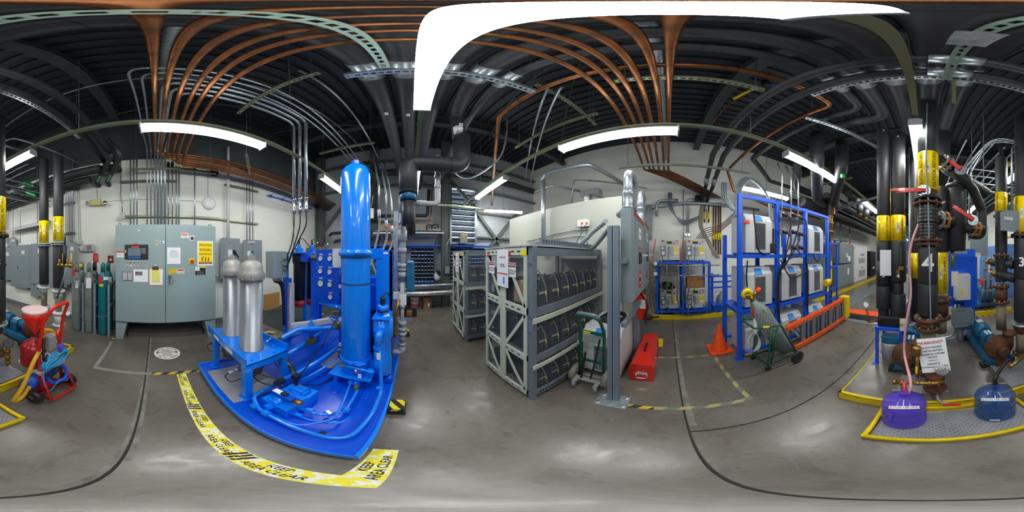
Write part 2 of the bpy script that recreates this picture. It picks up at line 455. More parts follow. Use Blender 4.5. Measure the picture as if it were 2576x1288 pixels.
# lighter grout patches along the saw cut
for (x0, y0, x1, y1) in ((.075, -3.0, .1, -.5), (.12, .9, .165, 3.2), (.12, -1.6, .14, -.2)):
    mb2 = MB(); mb2.box((x0, y0, 0), (x1, y1, .0008)); struct('grout_strip', mb2, mk('pale grout', '8b8a82', .8, var=0, h2='6a645e', sc=9, thr=.5), floor)
mb = MB().box((XW - .12, YS - .12, 0), (XE, YS, 3.88)); ws = struct('wall_south', mb, M_wall)
mb = MB().box((XW - .12, YS - .2, 3.88), (XE, YS - .02, ZC + .3)); struct('wall_south_dark_void', mb, M_dsteel)  # added panel, borrows the dark steel colour for the unlit void above the wall
mb = MB().box((XW, YS, 3.86), (XE, YS + .03, 3.9)); struct('trim_wall_cap', mb, M_dsteel)
mb = MB().box((XW - .12, YN, 0), (XE, YN + .12, ZC + .3)); wn = struct('wall_north', mb, M_wall)
mb = MB().box((XW - .12, YS, 0), (XW, YN, ZC + .3)); ww = struct('wall_west', mb, M_vacw)
mb = MB().box((XE, YS, 0), (XE + .12, YN, ZC + .3)); we = struct('wall_east', mb, M_wall)
# panel seams on the long walls: thin battens
for wl, y, s in ((ws, YS, 1), (wn, YN, -1)):
    for z in (3.1, 3.7) if s > 0 else (3.1, 3.75, 4.4, 5.05):
        mb = MB().box((XW, y, z), (XE, y + s * .008, z + .02)); struct('panel_seam', mb, M_wall, wl)
mb = MB().box((XW, YS, 0), (XE, YS + .012, .1)); struct('baseboard_south', mb, M_slate)
mb = MB().box((-.6, YN - .012, 0), (XE, YN, .1)); struct('baseboard_north', mb, M_slate)
# partition of the inner room (front and return)
mb = MB().box((-3.3, 2.25, 0), (-.65, 2.37, 2.47)); pf = struct('wall_partition', mb, M_part, bev=.01)
mb = MB().box((-.77, 2.37, 0), (-.65, YN, 2.47)); struct('wall_partition_return', mb, M_part, bev=.01)
mb = MB().box((-.65, 2.37, 0), (-.638, YN, .1)); struct('baseboard_partition', mb, M_slate)
# corrugated ceiling deck, ribs along x
prof = []; y = YS - .1; pitch = .2
while y < YN + .1:
    prof += [(y, 0), (y + .12, 0), (y + .14, .05), (y + .18, .05)]; y += pitch
vs = []; fs = []
for i, (yy, zz) in enumerate(prof): vs += [(XW - .1, yy, ZC + zz), (XE + .1, yy, ZC + zz)]
for i in range(len(prof) - 1): fs.append((2 * i, 2 * i + 1, 2 * i + 3, 2 * i + 2))
mb = MB().add(vs, fs); ce = struct('ceiling', mb, M_deck)
mb = MB().box((XW - .1, YS - .1, ZC + .08), (XE + .1, YN + .1, ZC + .12)); struct('roof_panel', mb, M_deck, ce)
for x in (-3.6, .85, 5.3, 9.8, 14.3, 18.8):
    mb = MB().box((x - .09, YS, ZC - .36), (x + .09, YN, ZC - .34)); mb.box((x - .008, YS, ZC - .34), (x + .008, YN, ZC - .02)); mb.box((x - .09, YS, ZC - .02), (x + .09, YN, ZC))
    struct('ceiling_beam', mb, M_dsteel)
for y0 in (-1.9, 1.9):
    mb = MB().bar((-3.6, y0, ZC - .4), (.85, y0 - 1.2, ZC - .4), .03, .05); struct('trim_brace', mb, M_dsteel)
# steel columns at the west end
def column(x, y, w=.26, d=.3, m=M_colg, z=ZC):
    mb = MB().box((x - w / 2, y - d / 2, 0), (x + w / 2, y - d / 2 + .014, z)); mb.box((x - w / 2, y + d / 2 - .014, 0), (x + w / 2, y + d / 2, z)); mb.box((x - .006, y - d / 2, 0), (x + .006, y + d / 2, z))
    return struct('column', mb, m)
column(-4.78, 1.0, .2, .24); column(-5.1, -3.2, .22, .3); column(-5.15, -1.2, .2, .24)
# wind brace and girts on the west wall
for i, (a, b) in enumerate((((-5.2, 1.2, 4.3), (-5.2, 3.1, 2.0)), ((-5.2, 2.3, 1.4), (-5.2, 4.0, 3.4)), ((-5.2, -3.2, 2.4), (-5.2, -1.2, 4.6)))):
    mb = MB().bar(a, b, .1, .1); struct('trim_%d' % (i + 1), mb, M_colg)
for i, (z, y0, y1) in enumerate(((2.18, 2.1, 4.9), (3.05, 2.1, 4.9), (3.9, 2.1, 4.9), (3.95, -3.4, .9), (5.0, -3.4, 4.9))):
    mb = MB().box((-5.29, y0, z), (-5.15, y1, z + .06)); struct('trim_%d' % (i + 4), mb, M_colg)
# louvred window in the west wall
y0, y1, z0, z1 = 1.28, 2.08, 2.02, 3.9
w1 = MB()
for a, b in (((-5.28, y0 - .07, z0 - .07), (-5.1, y0, z1 + .07)), ((-5.28, y1, z0 - .07), (-5.1, y1 + .07, z1 + .07)), ((-5.28, y0, z0 - .07), (-5.1, y1, z0)), ((-5.28, y0, z1), (-5.1, y1, z1 + .07))): w1.box(a, b)
win = struct('window_1', w1, M_galv)
mb = MB().box((-5.3, y0, z0), (-5.27, y1, z1)); struct('backing', mb, M_dsteel, win)
M_day = mk('daylight through louvre', 'e8f0ff', .5, var=0, emit=2.6)
nb = 10
for k in range(nb):
    z = z0 + (k + .5) * (z1 - z0) / nb
    mb = MB().cbox((-5.19, (y0 + y1) / 2, z), (.13, y1 - y0 - .01, .008), Matrix.Rotation(radians(-42), 3, 'Y')); struct('slat', mb, M_galv, win)
    mb = MB().box((-5.268, y0, z + .05), (-5.262, y1, z + .09)); struct('light_gap', mb, M_day, win)
act = T('louvre_actuator', 'grey actuator box with a yellow sticker below the louvred window', 'actuator', (-5.05, 1.62, 1.95))
mb = MB().box((-5.1, 1.5, 1.95), (-4.9, 1.75, 2.3)); act.p('housing', mb, M_castalu, .02)
mb = MB().box((-4.898, 1.55, 2.22), (-4.895, 1.7, 2.25)); act.p('sticker', mb, M_yel)
mb = MB().tube(hermite([(-5.0, 1.7, 1.95), (-5.0, 1.8, 1.85), (-5.1, 2.1, 1.93)]), .008, 6); act.p('cable', mb, M_lgrey)

# ================================================================ LIGHT FIXTURES
FZ = 2.98
def fixture(loc, label, rz=0, group='linear strip lights on the struts'):
    t = T('strip_light', label, 'strip light', loc, group, rz)
    mb = MB().prism([(-.05, .03), (-.035, .07), (.035, .07), (.05, .03)], (-.62, 0, 0), (0, 1, 0), (0, 0, 1), (1.24, 0, 0)); t.p('housing', mb, M_lgrey, local=True)
    mb = MB().prism([(-.052, .03), (-.058, .005), (-.045, -.02), (-.02, -.032), (.02, -.032), (.045, -.02), (.058, .005), (.052, .03)], (-.605, 0, 0), (0, 1, 0), (0, 0, 1), (1.21, 0, 0)); t.p('lens', mb, M_lamp, local=True)
    for s in (-1, 1):
        mb = MB().box((s * .605, -.06, -.036), (s * .622, .06, .06)); t.p('end_cap', mb, M_lgrey, local=True, bev=.004)
        mb = MB().bar((s * .45, 0, .07), (s * .45, 0, .12), .03, .02); t.p('hanger_clip', mb, M_galv, local=True)
    return t
proto = fixture((-.5, .07, FZ), 'strip light hanging straight overhead across the camera position')
L_ = [((-.48, -1.42), 'strip light above the grey green control enclosure'), ((-.52, 1.48), 'strip light above the shorter white partition room'),
      ((1.94, .07), 'strip light beside the thick black riser marked CP4'), ((-2.9, .07), 'strip light behind the hooked black elbow pipe'),
      ((1.92, 1.48), 'strip light above the tall blue chiller rack'), ((-2.92, 1.5), 'strip light slanting over the battery racks'),
      ((1.94, -1.42), 'strip light above the red funnel cart'), ((-2.9, -1.42), 'strip light behind the tall blue pressure tank'),
      ((4.36, .07), 'second strip light from the tall riser down the hall'), ((4.36, 1.48), 'strip light past the blue rack towards the hall'),
      ((4.36, -1.42), 'strip light over the second yellow edged pad'), ((6.8, -1.42), 'strip light over the sky blue cabinet wall'), ((6.8, 1.48), 'third strip light down the north side of the hall'),
      ((9.24, 1.48), 'fourth strip light down the north side of the hall'), ((11.7, 1.48), 'fifth strip light down the hall'),
      ((14.1, 1.48), 'sixth strip light down the hall'), ((17.5, 1.48), 'last strip light at the far end of the hall'), ((9.24, -1.42), 'strip light far behind the pumps'), ((14.1, -1.42), 'farthest strip light behind the pumps'), ((2.0, 2.9), 'strip light behind the top corner of the blue rack')]
for (x, y), lb in L_: dup(proto, (x, y, FZ), 0, lb)
dup(proto, (-4.3, 2.7, 2.98), radians(70), 'strip light turned crosswise near the louvred window')
for x, y in ((2.0, 2.9), (-4.3, 2.7)): one('hanger_rod', 'thin rod holding the cross strip light %s' % ('behind the blue rack' if x > 0 else 'near the louvred window'), 'rod', MB().cyl((x, y, 3.02), (x, y, ZC), .006, n=6), M_emt)
def strut(name, label, p, q, mat=M_olive, slots=True, w=.041, group=None, cat='strut'):
    """U channel with real slots in the downward web when slots is on"""
    p = V(p); q = V(q); n = (q - p); Ln = n.length; n.normalize(); z = V((0, 0, 1)); x = n.cross(z).normalized()
    t = T(name, label, cat, p, group)
    mb = MB()
    for s in (-1, 1): mb.bar(p + x * s * w / 2 + z * w / 2, q + x * s * w / 2 + z * w / 2, .003, w, z)
    t.p('side_flange', mb, mat)
    mb = MB()
    if slots:
        for s in (-1, 1): mb.bar(p + x * s * w * .34, q + x * s * w * .34, w * .32, .003, z)
        k = 0
        while k * .05 < Ln:
            a = k * .05; b = min(a + .02, Ln); mb.bar(p + n * a, p + n * b, w * .4, .003, z); k += 1
    else: mb.bar(p, q, w, .003, z)
    t.p('web', mb, mat)
    return t
for x0, x1, y, lb in ((-3.6, 5.1, .07, 'olive channel carrying the overhead strip lights'), (-5.2, 18.3, 1.48, 'olive channel carrying the strip lights over the racks and chillers'), (-4.2, 14.9, -1.42, 'olive channel carrying the strip lights by the control enclosure')):
    t = strut('strut_channel', lb, (x0, y, FZ + .1), (x1, y, FZ + .1), M_olive, False)
    for k in range(5):
        x = x0 + .3 + k * (x1 - x0 - .6) / 4
        if abs(x) < .5: continue
        mb = MB().cyl((x, y, FZ + .14), (x, y, ZC), .005, n=6); t.p('hanger_rod', mb, M_emt)
t = strut('slotted_strut', 'short slotted green channel just under the copper pipes', (-.78, -.13, 3.34), (.95, -.13, 3.34), mk('greenish zinc', '8fa596', .35, metal=.4, var=.1), w=.05)
mb = MB().cbox((.41, -.13, 3.33), (.16, .13, .006)); t.p('square_washer', mb, M_galv)
for x in (-.74, .9, .41):
    mb = MB().cyl((x, -.13, 3.28), (x, -.13, ZC if x != .41 else 3.4), .006, n=6); t.p('hanger_rod', mb, M_emt)
def rods(t, pts, zt=ZC):
    for x, y, z in pts:
        mb = MB().cyl((x, y, z - .04), (x, y, zt), .005, n=6); t.p('hanger_rod', mb, M_emt)
        mb = MB().cyl((x, y, z - .012), (x, y, z - .004), .014, n=6); t.p('nut', mb, M_emt)
t = strut('trapeze_strut', 'grey slotted trapeze crossing under the wrapped pipes west of the overhead light', (-.97, -.42, 3.63), (-.97, .9, 3.63), M_galv, w=.06); rods(t, [(-.97, -.38, 3.63), (-.97, .87, 3.63)])
t = strut('trapeze_strut', 'long grey slotted trapeze under the wrapped pipes by the tall risers', (1.06, -2.1, 3.63), (1.06, .87, 3.63), M_galv, w=.06); rods(t, [(1.06, -2.0, 3.63), (1.06, .8, 3.63)])
for a, b, lb, mt in (((-.95, -1.72, 3.9), (-.95, -.6, 3.9), 'olive channel slanting up towards the trapeze above the skid', M_olive),
                 ((-2.75, -1.75, 3.9), (-2.75, -.64, 3.9), 'short olive channel under the conduits by the tall blue tank', M_olive),
                 ((-.97, .92, 3.9), (-.97, 2.06, 3.9), 'green yellow channel above the partition room', M_olive),
                 ((-2.37, 1.75, 3.85), (-.8, 1.75, 3.85), 'thin slotted olive channel over the battery racks', M_olive),
                 ((-.9, 2.9, 3.36), (1.6, 2.9, 3.36), 'pale channel under the copper pipes near the north wall', mk('pale zinc', '8d9a8c', .4, metal=.4)),
                 ((-1.2, -3.1, 3.38), (.5, -3.1, 3.38), 'slotted olive channel above the control enclosure light', M_olive),
                 ((-1.9, -2.9, 3.36), (-1.3, -2.1, 3.36), 'olive channel carrying the copper pipes over the twin silver housings', M_olive),
                 ((-.34, 1.0, 3.49), (.67, 1.0, 3.49), 'pale channel crossing under the copper pipes north of the camera', M_olive),
                 ((1.35, 1.2, 3.6), (2.4, .7, 3.5), 'grey slotted channel by the blue rack light', M_galv),
                 ((3.0, .7, 2.75), (3.6, 2.2, 2.75), 'pale channel hung above the hall end of the blue rack', M_emt),
                 ((-3.3, -.1, 2.62), (-3.3, 1.6, 2.62), 'olive channel behind the grey plastic pipe branch', M_olive)):
    t = strut('strut_channel', lb, a, b, mt); rods(t, [tuple(V(a) * .93 + V(b) * .07), tuple(V(b) * .93 + V(a) * .07)])
one('hanger_rod', 'pale square rod hanging by the thick black riser', 'rod', MB().box((1.0, -.2, 2.95), (1.02, -.18, 3.6)), M_olive)

# ================================================================ OVERHEAD PIPES
def pipe(name, label, pts, r, mat, cat='pipe', group=None, fr=None, n=14, joints=0, seg=5, sleeves=(), jm=None, bands=()):
    t = T(name, label, cat, pts[0], group)
    P = fillet(pts, fr if fr else r * 2, seg)
    mb = MB().tube(P, r, n); t.p('run', mb, mat)
    if joints:
        L = [0]
        for a, b in zip(P, P[1:]): L.append(L[-1] + (b - a).length)
        d = joints * .6
        while d < L[-1]:
            for i in range(len(P) - 1):
                if L[i] <= d < L[i + 1] and L[i + 1] - L[i] > .02:
                    q = P[i] + (P[i + 1] - P[i]) * ((d - L[i]) / (L[i + 1] - L[i])); u = (P[i + 1] - P[i]).normalized()
                    mb = MB().cyl(q - u * .006, q + u * .006, r + .0025, n=n, cap=False); t.p('joint', mb, jm or M_black); break
            d += joints
    for a, b in list(sleeves):
        mb = MB().cyl(a, b, r + .006, n=n + 6); t.p('metal_sleeve', mb, M_galv)
    for a, b, m in bands:
        mb = MB().cyl(a, b, r + .004, n=n + 6, cap=False); t.p('label_band', mb, m)
    return t
CZ = 3.46
cop_x = [.01, -.077, -.178, -.275, -.358, -.465]
for i, x in enumerate(cop_x):
    ordn = ['first', 'second', 'third', 'fourth', 'fifth', 'sixth'][i]
    pts = [(-5.2, -2.62 - .05 * i, CZ - .035 * i), (x, -2.62 - .05 * i, CZ - .02 * i), (x, -2.3, CZ), (x, 3.3 - .02 * i, CZ), (1.1 + .1 * (5 - i), 4.75, CZ - .04)]
    pipe('copper_pipe', '%s copper pipe of the six overhead, counting from the control enclosure hall side' % ordn, pts, .0225, M_cop, group=None, fr=.06, n=10)
# two bright metal ducts above the copper
for x, r, lb in ((-.06, .035, 'wide bright metal conduit above the first copper pipe'), (-.28, .035, 'wide bright metal conduit above the third copper pipe')):
    pipe('metal_conduit', lb, [(x, -2.9, 4.5), (x, 4.4, 4.5)], r, M_galv, n=16)
# large wrapped pipes running west-east
XY = [(-.275, .088, 'black wrapped pipe marked 4 nearest the conduits'), (-.04, .088, 'black wrapped pipe marked 4 beside the overhead light'), (.2, .088, 'black wrapped pipe hidden behind the overhead light'), (.44, .082, 'black wrapped pipe turning north at the label 3'), (.64, .055, 'thin black wrapped pipe beside the overhead copper')]
BZ = 3.76
ends = [[(2.2, -.275, BZ), (2.2, -.275, 2.9), (2.2, -.9, 2.5)], [(1.55, -.04, BZ), (1.55, -.04, 2.85)], [(2.27, .2, BZ), (2.27, 2.2, BZ), (2.6, 2.6, 3.2), (5.5, 2.6, 3.2)], [(1.85, .44, BZ), (1.85, 1.2, BZ)], [(1.6, .64, BZ), (1.6, 2.8, BZ), (2.6, 3.6, BZ), (12, 3.6, BZ)]]
def west(i, y):
    return [(-4.9, y, BZ)] if i < 3 else [(-1.81, .57, 2.9), (-1.81, .5, BZ)] if i == 3 else [(-4.9, .75, BZ), (-2.4, .7, BZ)]
for i, (y, r, lb) in enumerate(XY):
    pts = west(i, y) + [(-1.2, y, BZ)] + ends[i]
    t = pipe('insulated_pipe', lb, pts, r, M_ins, fr=.16, n=18, joints=.9, sleeves=[((-1.1, y, BZ), (-.84, y, BZ)), ((.93, y, BZ), (1.2, y, BZ))])
    for x in (-.97, 1.06):
        mb = MB().ring((x, y, BZ), r + .012, .004, (1, 0, 0)); t.p('clamp', mb, M_galv)
    if i < 2:
        mb = MB().cbox((-1.75 - .05 * i, y, BZ - r - .001), (.05, .04, .002)); o = t.p('number_label', mb, M_paper); t.text('4', (-1.75 - .05 * i, y, BZ - r - .003), (0, 0, -1), (-1, 0, 0), .04)
pipe('copper_pipe', 'long copper pipe with black ties crossing above the others', [(-4.5, 2.4, 3.2), (-1.6, .95, BZ - .05), (1.35, .85, BZ - .08), (1.35, 1.5, BZ - .08), (1.3, 3.4, BZ - .1), (1.55, 3.6, 3.2), (2.6, 3.7, 3.0), (5.0, 3.7, 3.0)], .032, M_cop, fr=.08, n=12, joints=.8)
# pair of wrapped pipes running north-south
for i, (x, lb) in enumerate(((.74, 'long black wrapped pipe running north south, nearer the camera'), (.93, 'long black wrapped pipe running north south, beside the slotted trapeze'))):
    pipe('insulated_pipe', lb, [(x + .25, 4.85, 3.3), (x + .25, 4.2, 3.5), (x, 2.6, 3.52), (x, -3.3, 3.52)], .05, M_ins, fr=.3, n=14, joints=1.0, sleeves=[((x, -.28, 3.52), (x, -.02, 3.52)), ((x + .2, 3.95, 3.5), (x + .14, 3.6, 3.505))])
# joists and odd rods under the deck, far ends of conduit bundles
for k in range(6):
    y = -1.06 - .09 * k; x = [.2, .11, .02, -.06, -.14, -.22][k]
    cx = [.165, .095, .02, -.04, -.105, -.175][k]
    if k < 3:
        pts = [(cx, -3.12, 2.1), (cx, -3.12, 3.96), (x, -2.6, 3.96), (x, y, 3.96), (-3.4, y - .1, 3.96), (-4.6, y + .2, 3.9)]
    else:
        pts = [(cx, -3.12, 2.1), (cx, -3.12, 3.96), (x, -2.6, 3.96), (x, y, 3.96), (-1.75 + .02 * (k - 3), y, 3.96), (-1.75 + .02 * (k - 3), y, 2.3)]
    nm = ['first', 'second', 'third', 'fourth', 'fifth', 'sixth'][k]
    pipe('steel_conduit', '%s bent conduit rising from the control enclosure%s' % (nm, '' if k < 3 else ', dropping over the blue skid'), pts, .014 if k < 3 else .024, M_emt, cat='conduit', fr=.14, n=8, seg=7)
# thin conduits overhead
for a, b, c, lb in (((2.4, -1.6, 4.2), (-4.6, -.9, 4.2), .012, 'thin conduit crossing the whole ceiling below the beams'), ((-4.8, -.7, 3.9), (-.9, -.75, 4.1), .014, 'lone conduit slanting towards the grey tag'),
                    ((-3.6, 3.0, 4.0), (-.9, 1.0, 3.85), .014, 'conduit running from the partition room to the trapeze'), ((-3.6, 3.2, 3.9), (-.8, 1.05, 3.8), .014, 'second conduit running from the partition room to the trapeze')):
    pipe('steel_conduit', lb, [a, b], c, M_emt, cat='conduit', n=8)
# ================================================================ HELPERS FOR PLATES ON WALLS
def rect(plane, px0, py0, px1, py1, c):
    """corners of a pixel rectangle laid on plane x=c or y=c (sizes taken at its middle)"""
    f = onx if plane == 'x' else ony
    cx, cy = (px0 + px1) / 2, (py0 + py1) / 2
    a = f(px0, cy, c); b = f(px1, cy, c); t = f(cx, py0, c).z; u = f(cx, py1, c).z
    return a, b, t, u
def slabp(mb, plane, px0, py0, px1, py1, c, th, z0=None, z1=None):
    """thin box on the plane standing th towards the camera side"""
    a, b, t, u = rect(plane, px0, py0, px1, py1, c)
    if z1 is not None: t = z1
    if z0 is not None: u = z0
    sgn = -1 if c > 0 else 1
    if plane == 'x': mb.box((c, a.y, u), (c + sgn * th, b.y, t)); n = V((sgn, 0, 0)); ctr = V((c + sgn * th, (a.y + b.y) / 2, (t + u) / 2)); wd = abs(a.y - b.y)
    else: mb.box((a.x, c, u), (b.x, c + sgn * th, t)); n = V((0, sgn, 0)); ctr = V(((a.x + b.x) / 2, c + sgn * th, (t + u) / 2)); wd = abs(a.x - b.x)
    return n, ctr, wd, t - u
def plate(t, name, plane, px0, py0, px1, py1, c, th, mat, bev=0, parent=None, label=None, **k):
    mb = MB(); r = slabp(mb, plane, px0, py0, px1, py1, c, th, **k); o = t.p(name, mb, mat, bev=bev, parent=parent, label=label); return o, r
def words(t, r, lines, mat=None, parent=None, k=.8, sx=1, bold=0):
    """text lines (string, relative height) filling a plate"""
    n, c, wd, ht = r; tot = sum(h for _, h in lines); z = c.z + ht / 2
    for s, h in lines:
        hh = ht * h / tot
        if s:
            size = min(hh * k * 1.3, wd / max(1, len(s)) * 1.55)
            m = mat
            if s[0] == '~': s = s[1:]; m = M_rtxt
            if s[0] == '^': s = s[1:]; m = M_wtxt
            t.text(s, (c.x + n.x * .0012, c.y + n.y * .0012, z - hh / 2), n, (0, 0, 1), size, m, parent=parent, sx=sx, bold=bold)
        z -= hh
def knob(t, c, n, r, d, mat, name='knob', parent=None):
    mb = MB().lathe([(r, 0), (r, d * .7), (r * .8, d)], c, 12, n); return t.p(name, mb, mat, parent=parent)

# ================================================================ CONTROL ENCLOSURE
YF = -2.74
xl, xr, xm = ony(291, 640, YF).x, ony(541.5, 640, YF).x, ony(416.3, 640, YF).x
z0, z1 = .36, 2.1
t = T('control_enclosure', 'large two door grey green control enclosure on legs with a touch panel', 'control cabinet', ((xl + xr) / 2, -3.0, 0))
mb = MB().box((xl, YF + .0, z0), (xr, -3.25, z1)); t.p('body', mb, M_cab, bev=.006)
for a, b, nm in ((xl - .004, xm + .006, 'left'), (xm - .006, xr + .004, 'right')):
    mb = MB().box((a, YF, z0 + .02), (b, YF + .03, z1 - .01)); o = t.p('door', mb, M_cab, bev=.006)
for x0, x1, s in ((xl, xl - .2, -1), (xr, xr + .2, 1)):
    mb = MB().prism([(0, 0), (s * .13, 0), (s * .2, .35), (0, .35)], (x0, YF + .01, .0), (1, 0, 0), (0, 0, 1), (0, -.5, 0)); t.p('leg', mb, M_cab, bev=.004)
mb = MB().box((xl - .2, -3.2, 0), (xr + .2, -2.86, .1)); one('housekeeping_curb', 'dark concrete curb under the control enclosure', 'curb', mb, mk('dark concrete', '4c4a48', .8, var=.2))
for px in (301, 528):
    p = ony(px, 560, YF - .1); mb = MB().ring((p.x, p.y, z1 + .025), .022, .006, (0, 1, 0), 14); t.p('lifting_eye', mb, M_dark)
YD = YF + .03
dd = lambda nm, a, b, c, d, th, m, **k: plate(t, nm, 'y', a, b, c, d, YD, th, m, **k)
o, r = dd('touch_panel', 314.5, 615.5, 373, 652, .02, M_dark, bev=.004)
YD2 = YD + .02
p_, r = plate(t, 'screen', 'y', 322, 624, 354, 643.5, YD2, .002, M_screen, parent=o)
for i in range(6): plate(t, 'function_key', 'y', 322.5 + i * 5.3, 645.5, 326.5 + i * 5.3, 647.4, YD2, .002, M_lblue, parent=o); plate(t, 'function_key', 'y', 322.5 + i * 5.3, 648.3, 326.5 + i * 5.3, 650.3, YD2, .002, M_lblue, parent=o)
for i in range(3):
    for j in range(4): plate(t, 'keypad_key', 'y', 355.5 + i * 3.9, 624.5 + j * 3.7, 358.6 + i * 3.9, 627 + j * 3.7, YD2, .003, M_cab2, parent=o)
plate(t, 'orange_sticker', 'y', 331, 619.5, 349, 622.5, YD2, .001, M_orange, parent=o)
plate(t, 'yellow_sticker', 'y', 314.8, 629, 317, 636, YD2, .001, M_yel, parent=o)
o, r = dd('red_label', 336, 611, 345.5, 614.5, .002, M_red2); words(t, r, [('^MCC CP', 1)])
mb = MB(); p = ony(349.5, 580, YD); mb.disc(p, .018, (0, 1, 0), .012, 6); t.p('beacon_stub', mb, M_white)
YB = YD
for j, (py, cols) in enumerate(((660.5, [M_black] * 6), (669.5, [M_red, M_yel, M_red, M_red, None, M_red]))):
    for i, px in enumerate((321, 329.5, 338.5, 347.3, 356, 365)):
        if cols[i] is None: continue
        _, r = dd('button_plate', px - 2.4, py - 3, px + 2.4, py + 3, .003, M_white)
        knob(t, r[1], (0, 1, 0), .011, .016, cols[i], 'push_button')
for px, py, m in ((394.8, 607.3, M_red), (394.8, 615.5, M_yel)):
    _, r = dd('button_plate', px - 2.4, py - 3.2, px + 2.4, py + 3.2, .003, M_white); knob(t, r[1], (0, 1, 0), .011, .016, m, 'push_button')
_, r = dd('meter_display', 402, 606.5, 413.5, 613, .01, M_white); plate(t, 'display_window', 'y', 404, 608, 408.5, 611.5, YD + .01, .001, M_teal)
o, r = dd('warning_label', 293.5, 632, 311.5, 647, .0012, M_paper); plate(t, 'label_header', 'y', 293.5, 632, 311.5, 635.6, YD + .001, .0008, M_orange); words(t, r, [('WARNING', 1), ('ARC FLASH AND', .6), ('SHOCK HAZARD', .6), ('', .6)])
o, r = dd('paper_notice', 420.5, 622.5, 454, 664, .0012, M_paper); words(t, r, [('', 2), ('NOTICE', 1)] + [('standard operating procedure', .8), ('for starting and stopping', .8), ('all chilled water pumps', .8), ('see operator for details', .8), ('', 4)])
o, r = dd('danger_label', 456, 586.5, 475, 599, .0012, M_paper); plate(t, 'label_header', 'y', 457, 587.5, 474, 592, YD + .001, .0008, M_red2); words(t, r, [('^DANGER', 1), ('high voltage', .7), ('inside', .7)])
o, r = dd('selector_plate', 477, 592.5, 489, 606, .004, M_white); knob(t, r[1], (0, 1, 0), .026, .03, M_black, 'selector_switch')
mb = MB(); p = ony(484.5, 598, YD + .04); mb.cbox(p, (.008, .01, .03)); t.p('selector_pointer', mb, M_orange)
o, r = dd('yellow_disc', 475.5, 650, 489, 664, .003, M_yel, bev=.02); mb = MB().lathe([(.02, 0), (.02, .02), (.032, .025), (.032, .04), (.02, .046)], r[1], 16, (0, 1, 0)); t.p('emergency_stop', mb, M_red)
# distancing poster
o, r = dd('poster_sleeve', 496.5, 606.5, 535.5, 668, .0012, M_paper); 
_, r = plate(t, 'poster', 'y', 499.5, 609.8, 534, 664.5, YD + .0012, .0008, M_yband, parent=o)
words(t, r, [('', .15), ('PRACTICE', 1), ('SOCIAL', 1.15), ('DISTANCING', .75), ('', 1.9)], parent=o, sx=1.0, bold=.0006, k=.72)
_, rb = plate(t, 'poster_band', 'y', 500.5, 659, 533, 664, YD + .002, .0006, M_dred, parent=o); words(t, rb, [('^WHILE IN BUILDING', 1)], parent=o)
for dx in (-.06, 0.0, .055):
    c = V((r[1].x - dx, YD + .0028, r[1].z - .105)); mb = MB().cbox(c, (.018, .0006, .035)); mb.disc(c + V((0, 0, .028)), .009, (0, 1, 0), .0006, 12); mb.cbox(c - V((.006, 0, .032)), (.006, .0006, .03)); mb.cbox(c - V((-.006, 0, .032)), (.006, .0006, .03)); t.p('pictogram_figure', mb, M_txt, parent=o)
c = V((r[1].x + .04, YD + .0028, r[1].z - .068)); mb = MB().disc(c, .01, (0, 1, 0), .0006, 12); t.p('pictogram_ball', mb, M_txt, parent=o)
o, r = dd('yellow_warning', 424.5, 676.5, 444, 688, .0012, M_yel); words(t, r, [('CAUTION', 1.2), ('TURN OFF POWER', .8), ('BEFORE SERVICING', .8)])
o, r = dd('hazard_label', 445, 676.5, 463.5, 688.5, .0012, M_paper); plate(t, 'label_header', 'y', 446, 677.5, 462.5, 681, YD + .001, .0008, M_red2); words(t, r, [('', .9), ('ELECTRICAL', 1), ('HAZARD', 1)])
o, r = dd('white_symbol', 491.5, 671, 502, 681, .0012, M_paper); words(t, r, [('!|!', 1)])
dd('orange_header', 502.5, 671, 516.5, 673.5, .0014, M_yband); o, r = dd('black_label', 491.5, 674, 516.5, 692, .001, M_dark); words(t, r, [('', 1), ('^risk of electric shock', .8), ('^disconnect supply', .8), ('^before opening', .8)])
o, r = dd('legend_plate', 306, 681.5, 334, 706, .004, M_cab2)
for a in (309, 321.5): plate(t, 'outlet_cover', 'y', a, 686, a + 10.5, 704.5, YD + .004, .012, M_lgrey, bev=.003)
o, r = dd('photo_sheet', 336, 678, 372, 709, .001, M_paper); plate(t, 'printed_photo', 'y', 340, 683, 358.5, 693, YD + .001, .0006, M_slate, parent=o); plate(t, 'printed_photo', 'y', 341, 684, 347, 688, YD + .0016, .0004, M_dred, parent=o)
o, r = dd('clipboard', 374, 673, 408, 719, .006, M_wood, bev=.003)
plate(t, 'clipped_sheet', 'y', 376.5, 677, 409.5, 717, YD + .006, .006, M_paper); plate(t, 'yellow_pad', 'y', 382, 679, 402, 709, YD + .012, .006, M_ypage)
_, r = plate(t, 'clip', 'y', 383, 670, 399, 679, YD + .016, .01, M_chrome, bev=.004)
mb = MB(); p = ony(391, 667, YD + .01); mb.disc(p, .014, (0, 1, 0), .008, 12); t.p('magnet_hook', mb, M_white)
mb = MB(); p = ony(426.3, 695, YD); mb.lathe([(.03, 0), (.03, .012), (.018, .02), (.018, .04)], p, 14, (0, 1, 0)); mb.bar(p + V((0, .045, .01)), p + V((0, .05, -.13)), .022, .018); t.p('door_handle', mb, M_chrome)
mb = MB().tube(hermite([p + V((0, .02, 0)), p + V((-.06, .02, -.04)), p + V((-.06, .02, -.1)), p + V((-.02, .02, -.15))]), .0015, 4); t.p('key_string', mb, M_txt)

